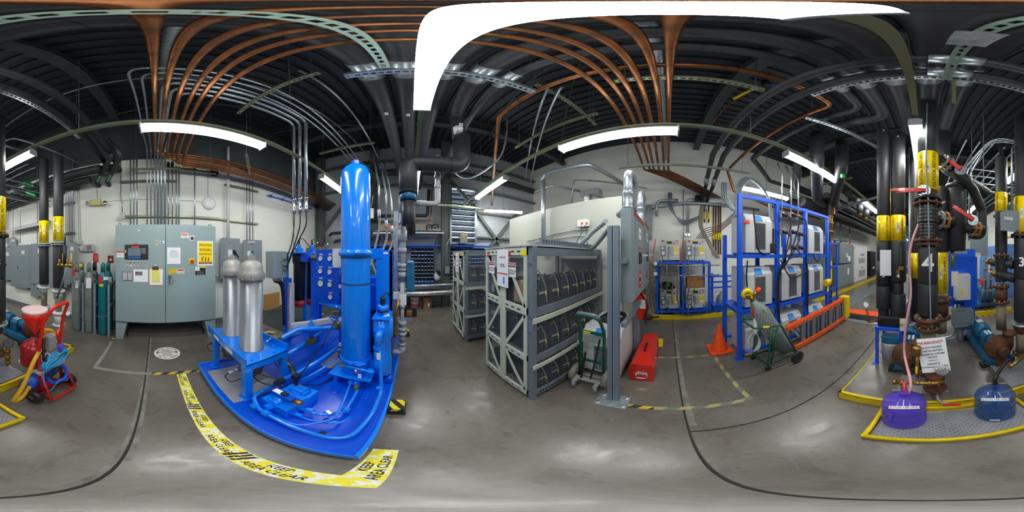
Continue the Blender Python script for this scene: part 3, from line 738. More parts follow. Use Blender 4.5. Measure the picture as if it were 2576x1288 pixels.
# ================================================================ CONDUITS ON THE SOUTH WALL
YW = YS
CY = -3.2
lab = {}
for i, px in enumerate((328.3, 336.5, 344.5, 423.5, 433.4, 443.4, 450.3, 489.8)):
    x = ony(px, 560, CY).x
    top = 3.9 if i < 3 else 3.55
    pts = [(x, CY, 2.1), (x, CY, top)] if i not in (3, 4, 7) else [(x, CY, 2.1), (x, CY, 3.5)]
    nm = ('first', 'second', 'third', 'fourth', 'fifth', 'sixth', 'seventh', 'eighth')[i]
    t = pipe('steel_conduit', '%s straight conduit up the wall above the control enclosure' % nm, pts, .014, M_emt, cat='conduit', n=10)
    if i in (3, 4, 7):
        mb = MB().lathe([(.02, 0), (.03, .05), (.03, .12), (.02, .15)], (x, CY, 3.5), 12); t.p('conduit_body', mb, M_dark)
for (py, a, b, lb) in ((545, 315, 562, 'long olive strut low across the conduits'), (455, 303, 444, 'olive strut across the conduits above the enclosure'), (424, 417, 496, 'short dark strut near the copper pipes'), (588, 152, 190, 'strut holding conduits left of the black risers'), (513, 150, 190, 'upper strut holding conduits left of the black risers')):
    p = ony((a + b) / 2, py, YW + .1)
    q0 = ony(a, py, YW + .03); q1 = ony(b, py, YW + .03)
    strut('wall_strut', lb, (q0.x, YW + .06, p.z), (q1.x, YW + .06, p.z), M_olive)
def jbox(name, label, plane, px0, py0, px1, py1, c, d, mat, cat='junction box', **k):
    """a wall box: body, proud lid, corner screws"""
    a, b, tt, u = rect(plane, px0, py0, px1, py1, c)
    mid = (a + b) / 2
    t = T(name, label, cat, (mid.x, mid.y, u))
    _, r = plate(t, 'body', plane, px0, py0, px1, py1, c, d, mat, bev=.004)
    s = -1 if c > 0 else 1; e = .3
    _, r2 = plate(t, 'lid', plane, px0 + e, py0 + e, px1 - e, py1 - e, c + s * d, .006, mat, bev=.002)
    return t, r2
jbox('junction_box', 'small grey box at the top left corner of the control enclosure', 'y', 302, 536.5, 315, 550, YW + .12, .07, M_lgrey)
pipe('steel_conduit', 'conduit with a small offset rising from the grey corner box', [ony(308, 537, YW + .1), ony(307, 512, YW + .1), ony(304, 495, YW + .1), ony(304, 390, YW + .1)], .012, M_emt, cat='conduit', n=8)
# emergency light
p = ony(241, 512, YW)
t = T('emergency_light', 'cream twin head emergency light high on the wall above the gas cylinders', 'emergency light', (p.x, YW, p.z - .06))
plate(t, 'housing', 'y', 228, 504, 256.5, 519, YW, .1, M_cream, bev=.012)
for px, r in ((220, .045), (265, .06)):
    q = ony(px, 512, YW + .12); mb = MB().lathe([(.015, -.06), (r * .7, -.03), (r, .02), (r, .035)], q, 18, (0, 1, 0)); o = t.p('lamp_head', mb, M_lgrey)
    mb = MB().lathe([(r * .9, .034), (r * .6, .045), (.001, .05)], q, 18, (0, 1, 0)); t.p('lamp_glass', mb, M_chrome, parent=o)
    mb = MB().cyl(q + V((0, -.06, 0)), V((p.x, YW + .06, q.z)), .012, n=8); t.p('swivel_arm', mb, M_cream)
pipe('wall_wire', 'thin wire running from the emergency light to the round white dome', [ony(268, 507, YW + .008), ony(508, 508, YW + .008)], .004, M_olive, cat='wire', n=6)
pipe('wall_conduit', 'thin raceway dropping to the emergency light', [ony(245, 504, YW + .012), ony(243, 470, YW + .012)], .008, M_lgrey, cat='conduit', n=6)
p = ony(525, 512, YW); t = T('antenna_dome', 'round white dome on the wall right of the conduits', 'antenna', (p.x, YW, p.z - .14))
mb = MB().lathe([(.15, .0), (.155, .03), (.145, .06), (.1, .075), (.001, .08)], p, 32, (0, 1, 0)); t.p('dome', mb, M_white)
mb = MB().cyl(p + V((.02, .01, .14)), p + V((.02, .01, 1.0)), .01, n=8); t.p('feed_raceway', mb, M_lgrey)
t, r = jbox('speaker_box', 'small black box near the wall top right of the conduits', 'y', 529, 426, 545, 443, YW, .12, M_dark, cat='speaker')
# wall controller, red tags, switch box
t, r = jbox('wall_controller', 'grey wall controller with red and green lamps right of the black risers', 'y', 214.5, 615, 237, 632.5, YW, .07, M_lgrey, cat='controller')
plate(t, 'display_window', 'y', 217.5, 617.5, 230, 630, YW + .075, .003, M_slate); plate(t, 'red_display', 'y', 221.5, 618.5, 228, 621.5, YW + .078, .002, M_red2); plate(t, 'green_lamp', 'y', 223, 624, 225.5, 626, YW + .078, .002, M_gband)
jbox('switch_box', 'small pale box feeding the wall controller', 'y', 194, 602.5, 205.5, 615.5, YW, .05, M_lgrey, cat='switch box')
pipe('flex_conduit', 'curved grey conduit joining the pale box and the wall controller', hermite([ony(196, 615, YW + .03), ony(200, 627, YW + .03), ony(210, 634, YW + .03), ony(222, 633, YW + .03)]), .012, M_lgrey, cat='conduit', fr=.001, n=8)
for i, px in enumerate((187, 196.5, 201)): pipe('wall_raceway', '%s thin pale raceway above the small switch box' % ('first', 'second', 'third')[i], [ony(px + 2 if i else px, 602, YW + .012), ony(px - 2, 470, YW + .012)], .007, M_lgrey, cat='raceway', n=6)
t = T('lockout_tags', 'bundle of red warning tags on a hook below the wall controller', 'tag', ony(240, 660, YW + .01))
for k in range(3): plate(t, 'tag_sheet', 'y', 234 + 2 * k, 637 + k, 244 + 1.3 * k, 657 + 1.3 * k, YW + .01 + .004 * k, .002, M_red2)
words(t, rect_r := (V((0, 1, 0)), ony(241, 649, YW + .022), .09, .12), [('^DANGER', 1), ('^DO NOT', 1), ('^START', 1)])
t = T('tag_packet', 'red and white hanging packet beside the control enclosure', 'packet', ony(278, 662, YW + .01)); plate(t, 'card', 'y', 271, 643, 285.5, 662, YW + .005, .003, M_dred); mb = MB().lathe([(.03, 0), (.03, .012), (.018, .02)], ony(279, 653.5, YW + .01), 14, (0, 1, 0)); t.p('white_fitting', mb, M_white)
# disconnect boxes right of the enclosure
YX = YW + .0
for (a, b, c, d, lb, red) in ((553.5, 601.5, 593.5, 701, 'grey fused disconnect box with a black lever, right of the control enclosure', 0), (611.5, 605, 647.5, 690, 'grey disconnect box with a red lever, nearer the blue skid', 1)):
    t, r = jbox('disconnect_box', lb, 'y', a, b, c, d, YX, .2, M_cab2, cat='disconnect box')
    y2 = YX + .206
    if not red:
        plate(t, 'cover_panel', 'y', 563, 614, 589, 676, y2, .012, M_cab2, bev=.01)
        _, r = plate(t, 'danger_label', 'y', 574, 628, 584, 647, y2 + .012, .001, M_paper); words(t, r, [('~DANGER', 1), ('high voltage', .8), ('', 1)])
        plate(t, 'lever_plate', 'y', 585.5, 628.5, 592.5, 664, y2 + .012, .004, M_dark); p = ony(592, 640, y2 + .03); mb = MB().bar(p + V((0, 0, .06)), p + V((-.05, .06, -.07)), .03, .02); t.p('lever', mb, M_dark)
        plate(t, 'red_label', 'y', 576, 609.5, 580.5, 612.5, y2, .002, M_red2)
    else:
        _, r = plate(t, 'name_label', 'y', 624, 607, 642, 610, y2, .001, M_paper); words(t, r, [('REGENERATOR', 1)])
        plate(t, 'red_label', 'y', 630.5, 613, 636, 616.5, y2, .002, M_red2)
        _, r = plate(t, 'danger_label', 'y', 622, 631.5, 630.5, 645.5, y2, .001, M_paper); words(t, r, [('~DANGER', 1), ('', .7)])
        plate(t, 'teal_label', 'y', 631.5, 631.5, 638, 648, y2, .001, M_teal)
        _, r = plate(t, 'hazard_label', 'y', 621, 657, 636, 672, y2, .001, M_paper); plate(t, 'label_header', 'y', 621.5, 658, 635.5, 663, y2 + .001, .001, M_red2); words(t, r, [('^DANGER', 1), ('ELECTRICAL', .7), ('HAZARD', .7)])
        p = ony(648.5, 643, y2 - .1); mb = MB().lathe([(.09, 0), (.09, .03), (.05, .05)], p, 20, (-.5, .86, 0)); t.p('operator_wheel', mb, M_lgrey)
        mb = MB().bar(ony(647, 652, y2 - .03), ony(652, 664, y2 + .02), .025, .015); t.p('lever', mb, M_red)
pipe('pvc_riser', 'white plastic riser above the black lever disconnect box', [ony(574, 602, YW + .1), ony(574, 370, YW + .1)], .035, M_white, cat='riser', n=14, joints=.75, jm=M_white)
for i, px in enumerate((621, 628.5, 636)): pipe('steel_conduit', '%s of three conduits above the red lever box' % ('leftmost', 'middle', 'rightmost')[i], [ony(px, 605, YW + .1), ony(px - .5, 430, YW + .1)], .012, M_emt, cat='conduit', n=8)
for lb, py in (('strut over the red lever disconnect box', 560), ('upper strut over the red lever disconnect box', 474)):
    strut('wall_strut', lb, (ony(566, py, YW + .08).x, YW + .06, ony(610, py, YW + .08).z), (ony(650, py, YW + .08).x, YW + .06, ony(610, py, YW + .08).z), M_olive)
pipe('steel_conduit', 'short fat conduit joining the enclosure and the disconnect box', [ony(541, 692, YW + .15), ony(557, 694, YW + .15)], .028, M_galv, cat='conduit')
# blue hook rail
a = ony(672, 491, YW + .05); b = ony(783, 526, YW + .05)
t = T('hook_rail', 'blue steel rail with curved hooks high on the wall', 'hook rail', a)
mb = MB().bar(a, b, .05, .02, (0, 0, 1)); t.p('rail', mb, M_navy)
for k in range(5):
    q = a.lerp(b, .06 + .22 * k); mb = MB().cbox(q + V((0, .012, 0)), (.05, .01, .09)); mb.tube(hermite([q, q + V((0, .05, .0)), q + V((0, .1, .03)), q + V((0, .13, .1))]), .008, 6); t.p('hook', mb, M_navy)
p0, p1 = ony(664, 796, YW + .015), ony(698, 765, YW + .015)
one('plywood_sheet', 'plywood offcut leaning at the wall behind the twin silver housings', 'plywood', MB().box((p0.x, YW + .012, .05), (-3.2, YW + .03, .52)), M_wood)
mb = MB().box((-4.8, -3.3, 0.001), (-2.2, -2.0, .012)); matob = T('ribbed_mat', 'grey green ribbed floor mat behind the blue skid', 'mat', (-3.5, -2.65, 0)); matob.p('sheet', mb, M_grate)
mb = MB()
for k in range(44): mb.box((-4.8 + k * .06, -3.3, .012), (-4.785 + k * .06, -2.0, .017))
matob.p('ribs', mb, M_grate, kind='stuff')
# copper / conduit bundle ends over the skid
def flex(name, label, pts, r, mat, cat='cable', group=None, parts=()):
    t = T(name, label, cat, pts[0], group); mb = MB().tube(hermite(pts, 7), r, 8); t.p('sheath', mb, mat); return t

# ================================================================ LEFT PART OF THE SOUTH WALL
for i, (a, b, c, d, dep, lb) in enumerate(((37, 617.5, 78, 722, .16, 'wide grey panelboard behind the brass valve manifold'), (90, 614, 108, 712, .2, 'narrow grey starter box between the black risers'), (132, 612, 170, 722, .22, 'grey panelboard behind the right black riser'), (172, 608, 190, 712, .25, 'tall narrow grey panelboard beside the gas cylinders'), (24, 598, 41, 620, .1, 'small grey breaker box at upper left of the wide panelboard'), (8, 622, 28, 704, .16, 'grey panelboard half hidden by the riser marked 3'), (87, 700, 106, 745, .16, 'low grey box with a danger label behind the left black riser'), (140, 722, 160, 752, .1, 'low grey box behind the right black riser'))):
    t, r = jbox('panelboard', lb, 'y', a, b, c, d, YW, dep, M_cab2, cat='panelboard')
    y2 = YW + dep + .006
    if c - a > 18 and d - b > 40:
        plate(t, 'inner_door', 'y', a + 5, b + 7, c - 5, d - 6, y2, .006, M_cab2, bev=.004); plate(t, 'latch', 'y', a + 7, (b + d) / 2, a + 8.5, (b + d) / 2 + 6, y2 + .006, .008, M_dark)
    _, r = plate(t, 'danger_label', 'y', (a + c) / 2 - 4, b + 13 if d - b > 40 else b + 4, (a + c) / 2 + 4, b + 22 if d - b > 40 else b + 10, y2 + .006, .001, M_paper); words(t, r, [('~DANGER', 1), ('480 V', 1)])
for i, px in enumerate((8, 12, 16, 20, 33, 51, 94, 99, 104, 166, 171, 175, 179, 183)):
    nm = ('first', 'second', 'third', 'fourth', 'fifth', 'sixth', 'seventh', 'eighth', 'ninth', 'tenth', 'eleventh', 'twelfth', 'thirteenth', 'fourteenth')[i]
    pipe('steel_conduit', '%s wall conduit from the picture edge, above the grey panelboards' % nm, [ony(px, 612, YW + .1), ony(px, 500 if i < 6 else 430, YW + .1), ony(px, 395, YW + .1)], .011, M_emt, cat='conduit', n=8)
a, b = ony(16, 582, YW + .3), ony(110, 562, YW + .3)
t = T('cable_trough', 'pale sheet metal trough sloping over the grey panelboards', 'cable trough', a)
mb = MB().bar(a, b, .02, .06); mb.bar(a + V((0, -.25, .1)), b + V((0, -.25, .1)), .02, .06); t.p('lip', mb, M_lgrey)
mb = MB().add([a + V((0, 0, .02)), b + V((0, 0, .02)), b + V((0, -.26, .12)), a + V((0, -.26, .12))], [(0, 1, 2, 3)]); t.p('tray_sheet', mb, M_lgrey)
# green labelled chilled water pipes near the wall
for i, (p, q, r, lb) in enumerate((((262, 362), (212, 470), .05, 'black pipe with a green chilled water label above the emergency light, left one'), ((285, 362), (230, 468), .05, 'black pipe with a green chilled water label above the emergency light, right one'))):
    A = ony(p[0] + 20, p[1] + 30, -2.6); B = ony(p[0] - 18 + 3 * i, 458 - i * 2, -3.25); C = B + V((0, -.14, -.05)); D = ony(248 + 22 * i, 350, -2.45)
    t = pipe('insulated_pipe', lb, [D, A, B, C], r, M_ins, fr=.08, n=14)
    u = (B - A).normalized(); q1 = A.lerp(B, .68); q2 = A.lerp(B, .93); mb = MB().cyl(q1, q2, r + .004, n=18, cap=False); o = t.p('green_label', mb, M_gband)
    c = (q1 + q2) / 2; n = (V((0, 0, H)) - c); n = (n - u * n.dot(u)).normalized(); t.text('CHILLED WATER', c + n * (r + .006), n, n.cross(u), .03, M_wtxt)
for i, (A, B, lb) in enumerate(((onr(52, 458, 3.7), onr(110, 478, 3.7), 'black pipe with a chilled water label behind the left riser'), (onr(30, 472, 3.6), onr(90, 493, 3.6), 'second black pipe with a chilled water label below the first'), (onr(0, 488, 3.6), onr(60, 502, 3.6), 'bare ended black pipe below the labelled ones'))):
    t = pipe('insulated_pipe', lb, [A, B], .06, M_ins, n=14)
    if i < 2:
        u = (B - A).normalized(); q1 = A.lerp(B, .1 if i == 0 else .62); q2 = A.lerp(B, .55 if i == 0 else .98); mb = MB().cyl(q1, q2, .064, n=18, cap=False); t.p('green_label', mb, M_gband)
        c = (q1 + q2) / 2; n = (V((0, 0, H)) - c); n = (n - u * n.dot(u)).normalized(); t.text('CHILLED WATER', c + n * .067, n, n.cross(u), .035, M_wtxt)

# ================================================================ GAS CYLINDERS
def bottle(t, r, h, body, capm, mesh=False, local=True):
    mb = MB().lathe([(r * .9, 0), (r, .03), (r, h - .22), (r * .93, h - .16), (r * .7, h - .09), (r * .42, h - .045), (r * .4, h - .03)], (0, 0, 0), 28); t.p('body', mb, body, local=True)
    mb = MB().lathe([(r * .44, h - .04), (r * .46, h + .06), (r * .4, h + .11), (r * .22, h + .135), (.001, h + .14)], (0, 0, 0), 20); t.p('valve_cap', mb, capm, local=True)
    if mesh:
        mb = MB()
        for k in range(14):
            for s in (-1, 1):
                pts = [(cos(2 * pi * k / 14 + s * j * .2) * (r + .002), sin(2 * pi * k / 14 + s * j * .2) * (r + .002), h - .6 + j * .04) for j in range(10)]
                mb.tube(pts, .0022, 4, cap=False)
        t.p('net_sleeve', mb, M_lgrey, local=True, kind='stuff')
cyls = [((193, 825), M_cyl, M_cyl, True, 'grey gas cylinder with a netted sleeve and red tag, front left in the rack', 1.28), ((224, 838), M_cyl, M_cyl, False, 'plain grey gas cylinder with a white sheet, front middle in the rack', 1.3), ((259, 842), M_teal, M_teal, False, 'teal gas cylinder with a red tag, front right in the rack', 1.3),
        ((206, 800), M_cyl, M_cyl, False, 'grey gas cylinder with a round orange sticker, back row left', 1.3), ((238, 805), M_teal, M_dark, False, 'teal gas cylinder with a black cap, back row', 1.3), ((272, 808), M_teal, M_teal, False, 'teal gas cylinder with a sheet, back row beside the enclosure', 1.3)]
for i, ((px, py), bm, cm, net, lb, h) in enumerate(cyls):
    s, c = hd(px); yy = -2.88 if i < 3 else -3.15; r_ = yy / c
    t = T('gas_cylinder', lb, 'gas cylinder', (r_ * s, yy, 0), 'gas cylinders chained beside the control enclosure'); bottle(t, .1, h, bm, cm, net)
    n = V((-s, -c, 0)); u = (0, 0, 1)
    mb = MB()
    def tagp(name, m, dx, z, wd, ht, txt=None, tm=None, off=.103):
        xax = V((0, 0, 1)).cross(n); cc = xax * dx + n * off + V((0, 0, z)); mb = MB().cbox(cc, (wd, ht, .002), frame(n, u)); o = t.p(name, mb, m, local=True)
        if txt: t.text(txt, cc + n * .002, n, u, ht * .5, tm or M_txt, local=True)
    if i == 0: tagp('red_tag', M_red2, -.06, 1.24, .05, .13); tagp('label', M_paper, 0, 1.0, .06, .14, None); tagp('green_sticker', M_gband, .0, 1.12, .04, .02)
    if i == 1: tagp('label', M_paper, -.01, 1.05, .1, .2); tagp('green_tag', M_green, .09, .98, .07, .08)
    if i == 2: tagp('red_tag', M_red2, -.05, 1.12, .05, .15, None); tagp('yellow_sticker', M_yel, -.03, 1.03, .07, .05); tagp('label', M_paper, .05, 1.15, .08, .06)
    if i == 3: tagp('orange_sticker', M_yband, -.02, 1.36, .06, .06, None, off=.05)
    if i == 4: tagp('label', M_red2, 0, 1.15, .08, .06)
    if i == 5: tagp('label', M_paper, .02, 1.05, .1, .2)
t = T('cylinder_rack', 'pale blue grey steel rack with chains holding the gas cylinders', 'cylinder rack', fl(237, 845))
for px in (199.5, 236, 275.5):
    q = fl(px, 843); q = V((q.x, -2.79, 0)); mb = MB().box((q.x - .018, q.y - .018, 0), (q.x + .018, q.y + .018, 1.03)); t.p('post', mb, mk('rack pale blue', '8b98a8', .45, metal=.2, var=.06))
    for z in (.6, 1.02): mb = MB().box((q.x - .018, q.y, z), (q.x + .018, -3.3, z + .03)); t.p('side_rail', mb, M_slate)
for z in (.6, 1.02): mb = MB().box((ony(199, 700, -3.0).x, -3.04, z), (ony(276, 700, -3.0).x, -3.0, z + .03)); t.p('cross_rail', mb, M_slate)
def chain(t, pts, r=.004, link_=.026):
    P = hermite(pts, 14); mb = MB(); L = 0; k = 0; acc = 0
    for a, b in zip(P, P[1:]):
        d = (b - a).length; acc += d
        if acc >= link_:
            acc = 0; u = (b - a).normalized(); F = frame(u); s = F.col[0] if k % 2 else F.col[1]; n = u.cross(s)
            mb.tube([a + u * cos(q * pi / 4) * link_ * .62 + s * sin(q * pi / 4) * .008 for q in range(8)], r * .7, 4, closed=True); k += 1
    return t.p('chain', mb, M_chrome, kind='stuff')
for (a, b, c) in (((200, 715), (213, 755), (236, 735)), ((236, 702), (254, 708), (275, 700)), ((236, 793), (254, 797), (275, 793)), ((200, 790), (218, 815), (236, 800)), ((186, 705), (192, 712), (200, 705))):
    chain(t, [ony(a[0], a[1] , -2.78), ony(b[0], b[1], -2.75), ony(c[0], c[1], -2.78)])

# ================================================================ FLOOR MARKINGS
def floor_poly(name, label, pts, mat, cat='floor tape', z=.0012, group=None):
    mb = MB(); P = [V((p[0], p[1], 0)) for p in pts]; mb.prism([(p.x, p.y) for p in P], (0, 0, .0002), (1, 0, 0), (0, 1, 0), (0, 0, z)); return one(name, label, cat, mb, mat, group)
def ftape(name, label, p, q, w, mat, z=.0012, ext=0):
    p = V((p[0], p[1], 0)); q = V((q[0], q[1], 0)); u = (q - p).normalized(); n = V((-u.y, u.x, 0)) * w / 2; p = p - u * ext; q = q + u * ext
    return floor_poly(name, label, [p + n, q + n, q - n, p - n], mat, z=z)
M_grtape = mk('worn grey floor tape', '8d8d86', .6, var=.12)
ftape('floor_tape', 'grey worn floor tape from the enclosure leg towards the camera', (.72, -2.62), (.70, -1.8), .05, M_grtape)
ftape('floor_tape', 'short striped end of the grey floor tape beside the enclosure leg', (.72, -2.74), (.72, -2.62), .05, M_haz)
ftape('floor_tape', 'grey worn floor tape lying across the saw cut before the enclosure', (.72, -1.78), (.04, -1.77), .05, M_grtape)
ftape('floor_tape', 'faded yellow striped floor tape running to the blue skid', (.04, -1.77), (-.49, -1.78), .05, M_haz)
# keep clear disc
c = V((-.16, -2.3, 0)); R_ = .185
t = T('floor_decal', 'round white keep clear decal on the floor before the enclosure', 'floor decal', c)
mb = MB().cyl(c + V((0, 0, .0003)), c + V((0, 0, .0015)), R_, n=48); t.p('disc', mb, M_keepw)
M_dg = mk('decal green black', '2f3a36', .6, var=0); M_dr = mk('decal red', '93453c', .6, var=0)
for s, dy, sz, m in (('AREA', .085, .055, M_dr), ('IN FRONT OF', .055, .026, M_dr), ('ELECTRICAL', .02, .048, M_dg), ('PANEL', -.022, .045, M_dg), ('MUST BE', -.058, .03, M_dr), ('KEPT CLEAR', -.088, .032, M_dr)):
    t.text(s, (c.x, c.y - dy, .002), (0, 0, 1), (0, -1, 0), sz, m, bold=.0008)
for s, a0, sg in (('KEEP CLEAR', 90, 1), ('FOR 36 INCHES', 270, -1)):
    n_ = len(s)
    for i, ch in enumerate(s):
        if ch == ' ': continue
        st = 12.5 if sg > 0 else 10
        a = radians(a0 - sg * (i - (n_ - 1) / 2) * st); d = V((cos(a) * -1, sin(a) * -1, 0)); pos = c + d * (R_ * .8); up = d * sg
        t.text(ch, (pos.x, pos.y, .002), (0, 0, 1), (up.x, up.y, 0), .046 if sg > 0 else .04, M_dg, bold=.0008)
for s in (-1, 1):
    mb = MB(); pl = [(-.012, .05), (.018, .05), (.006, .012), (.022, .012), (-.018, -.05), (-.002, -.004), (-.02, -.004)]; mb.prism(pl, (c.x - s * .135, c.y, .0015), (-1, 0, 0), (0, -1, 0), (0, 0, .0006)); t.p('bolt_symbol', mb, M_dr)
# keep area clear tape round the skid
M_tapeY = M_keep
for (p, q, lb) in (((-.275, -1.75), (-.275, -.1), 'worn yellow keep clear tape curving along the blue skid'), ((-.225, -.1), (-.62, -.1), 'short yellow keep clear tape at the near end of the skid')):
    t = T('safety_tape', lb, 'safety tape', (p[0], p[1], 0))
    a, b = V((*p, 0)), V((*q, 0)); u = (b - a).normalized(); n = V((-u.y, u.x, 0)) * .05
    zz = .0005 if 'curving' in lb else .0014
    mb = MB().prism([(v.x, v.y) for v in (a + n, b + n, b - n, a - n)], (0, 0, zz), (1, 0, 0), (0, 1, 0), (0, 0, .0008)); t.p('tape_film', mb, M_keep)
    L = (b - a).length; k = 0
    while k * .33 + .1 < L:
        m_ = a + u * (k * .33 + .12); txt = ('KEEP', 'AREA CLEAR')
        if 'short' in lb:
            t.text('KEEP\nAREA CLEAR', V((-.43, -.1, zz + .001)), (0, 0, 1), (0, -1, 0), .045, M_txt, bold=.001); break
        t.text('KEEP\nAREA CLEAR', V((m_.x, m_.y, zz + .001)), (0, 0, 1), (-1, 0, 0) , .042, M_wornk, bold=.001)
        if k % 2 == 1:
            for j in range(3):
                mb = MB(); cc = m_ + u * (.13 + j * .03); mb.prism([(v.x, v.y) for v in (cc + n * .9 + u * .02, cc + n * .9, cc - n * .9 - u * .03, cc - n * .9 - u * .01)], (0, 0, zz + .0008), (1, 0, 0), (0, 1, 0), (0, 0, .0004)); t.p('stripe', mb, M_wornk)
        k += 1
# ================================================================ BLUE HYDRAULIC SKID
SX0, SX1, SY0, SY1, SZ = -3.3, -.49, -1.8, -.17, .1
t = T('skid_base', 'bright blue steel drip tray base of the hydraulic skid', 'skid base', (-1.9, -1, 0))
mb = MB().box((SX0, SY0, .075), (SX1, SY1, SZ)); t.p('deck_plate', mb, M_dblue, bev=.006)
mb = MB()
mb.box((SX0, SY1 - .012, .04), (SX1 + .01, SY1 + .01, .12)); mb.box((SX0, SY0 - .01, .04), (SX1 + .01, SY0 + .012, .12)); mb.box((SX1 - .002, SY0, .04), (SX1 + .012, SY1, .104)); mb.box((SX0 - .01, SY0, .04), (SX0 + .01, SY1, .12))
t.p('rim', mb, M_blue, bev=.003)
for y in (-.45, -1.5):
    mb = MB().box((SX0 + .1, y - .05, .02), (SX1 - .2, y + .05, .076)); t.p('runner_beam', mb, M_dblue, bev=.004)
for x, y in ((-.6, -.25), (-.6, -1.7), (-3.1, -.25), (-3.1, -1.7)):
    mb = MB().box((x - .06, y - .06, 0), (x + .06, y + .06, .045)); t.p('foot', mb, M_dark, bev=.004)
mb = MB().cyl((-.66, -.4, SZ), (-.66, -.4, SZ + .001), .02, n=20); t.p('drain_hole', mb, M_black)
for x in (-1.13, -2.95):
    o = T('foot_guard', 'yellow and black striped foot block beside the skid rim, %s' % ('near the camera' if x > -2 else 'towards the parts bins'), 'foot guard', (x, -.09, 0))
    mb = MB().box((x - .075, -.155, 0), (x + .075, -.04, .035)); o.p('rubber_pad', mb, M_dark); mb = MB().box((x - .07, -.155, .035), (x + .06, -.05, .06)); o.p('bracket', mb, M_navy); mb = MB().box((x - .07, -.155, .06), (x + .07, -.05, .1)); o.p('striped_cap', mb, M_hazbf)
for (a, b, c, d, lb) in ((-.53, -1.62, -1.05, -1.02, 'grey dotted absorbent pad under the twin housings stand'), (-1.55, -.98, -1.95, -.7, 'grey dotted absorbent pad on the skid deck, nearer one'), (-2.0, -1.0, -2.4, -.66, 'grey dotted absorbent pad on the skid deck, farther one')):
    mb = MB().box((a, b, SZ + .001), (c, d, SZ + .004)); one('absorbent_pad', lb, 'absorbent pad', mb, M_pad)
# folded stiffening channels of the deck
for y in (-1.45, -1.2, -.6, -.36):
    mb = MB().bar((SX0 + .1, y, SZ + .004), (-1.15, y, SZ + .004), .05, .016); t.p('deck_stiffener', mb, M_dblue, bev=.005)
# ---- stand with twin silver housings
ZP = .6
t = T('housing_stand', 'blue steel stand carrying the twin silver filter housings', 'stand', (-.85, -1.4, SZ))
X0, X1, Y0, Y1 = -.63, -1.07, -1.88, -1.02
mb = MB().box((X0, Y0, ZP - .012), (X1, Y1, ZP)); t.p('top_plate', mb, M_blue, bev=.002)
for x in (X0, X1):
    mb = MB().box((x - .006, Y0, ZP - .02), (x + .006, Y1, ZP + .075)); t.p('side_flange', mb, M_blue, bev=.002)
mb = MB().box((X0, Y1 - .01, ZP - .07), (X1, Y1, ZP)); t.p('end_flange', mb, M_blue, bev=.002)
for x, y in ((X0 - .03, Y1 - .035), (X1 + .03, Y1 - .035), (X0 - .03, Y0 + .17), (X1 + .03, Y0 + .17)):
    mb = MB().box((x - .034, y - .034, SZ), (x + .034, y + .034, ZP - .012)); t.p('leg', mb, M_blue, bev=.005)
    mb = MB().box((x - .05, y - .05, SZ), (x + .05, y + .05, SZ + .01)); t.p('foot_plate', mb, M_blue)
for x, y in ((-.72, -1.07), (-.95, -1.07), (-1.02, -1.15)):
    mb = MB().cyl((x, y, ZP), (x, y, ZP + .014), .014, n=6); t.p('bolt', mb, M_blue)
for a in (-1.6, -1.3): 
    mb = MB().box((X0 + .0062, a - .07, ZP + .0), (X0 + .008, a + .07, ZP + .035)); t.p('sticker', mb, M_paper)
for i, (x, y, lb) in enumerate(((-.85, -1.28, 'nearer silver filter housing with a ribbed cast cap'), (-.85, -1.68, 'farther silver filter housing with a ribbed cast cap'))):
    h = T('filter_housing', lb, 'filter housing', (x, y, ZP))
    mb = MB().lathe([(.118, -.004), (.118, .004), (.108, .005), (.108, .74)], (x, y, ZP + .003), 32); h.p('cylinder_body', mb, M_alu)
    zc = ZP + .73
    mb = MB().lathe([(.11, 0), (.12, .01), (.124, .03), (.124, .07), (.118, .085), (.112, .1), (.108, .13), (.09, .165), (.055, .187), (.001, .192)], (x, y, zc), 32); c = h.p('cast_cap', mb, M_castalu)
    mb = MB().cyl((x, y, zc + .188), (x, y, zc + .235), .042, n=6); mb.cyl((x, y, zc + .235), (x, y, zc + .25), .018, n=8); h.p('hex_nut', mb, M_castalu, parent=c)
    for k in range(8):
        a = 2 * pi * k / 8 + .3; mb = MB().cbox((x + cos(a) * .124, y + sin(a) * .124, zc + .038), (.02, .02, .055), Matrix.Rotation(a, 3, 'Z')); h.p('cap_rib', mb, M_castalu, bev=.004, parent=c)
    mb = MB().lathe([(.1, .24), (.12, .22), (.12, .14), (.105, .12), (.105, .06), (.07, .02), (.03, 0)], (x, y, SZ + .1), 28); h.p('lower_bowl', mb, mk('dull cast iron', '66665f', .5, metal=.4))
    s = V((1, .15 if i == 0 else -.5, 0)).normalized(); q = V((x, y, SZ + .26 if i == 0 else SZ + .33)) + s * .11
    mb = MB().cyl(q, q + s * .035, .024, n=10); mb.cyl(q + s * .035, q + s * .085, .03, n=12); h.p('sensor', mb, M_navy if i else M_galv)
    mb = MB().cyl(q + s * .085, q + s * .15, .017, n=10); h.p('sensor_plug', mb, M_dark if i else M_lgrey)
    e = q + s * .15; mb = MB().tube(hermite([e, e + V((.03, 0, -.04)), e + V((-.02, .03, -.12)), q + V((-.02, .06, -.06)), q + V((-.1, .03, 0))]), .005, 6); h.p('sensor_cable', mb, M_black)
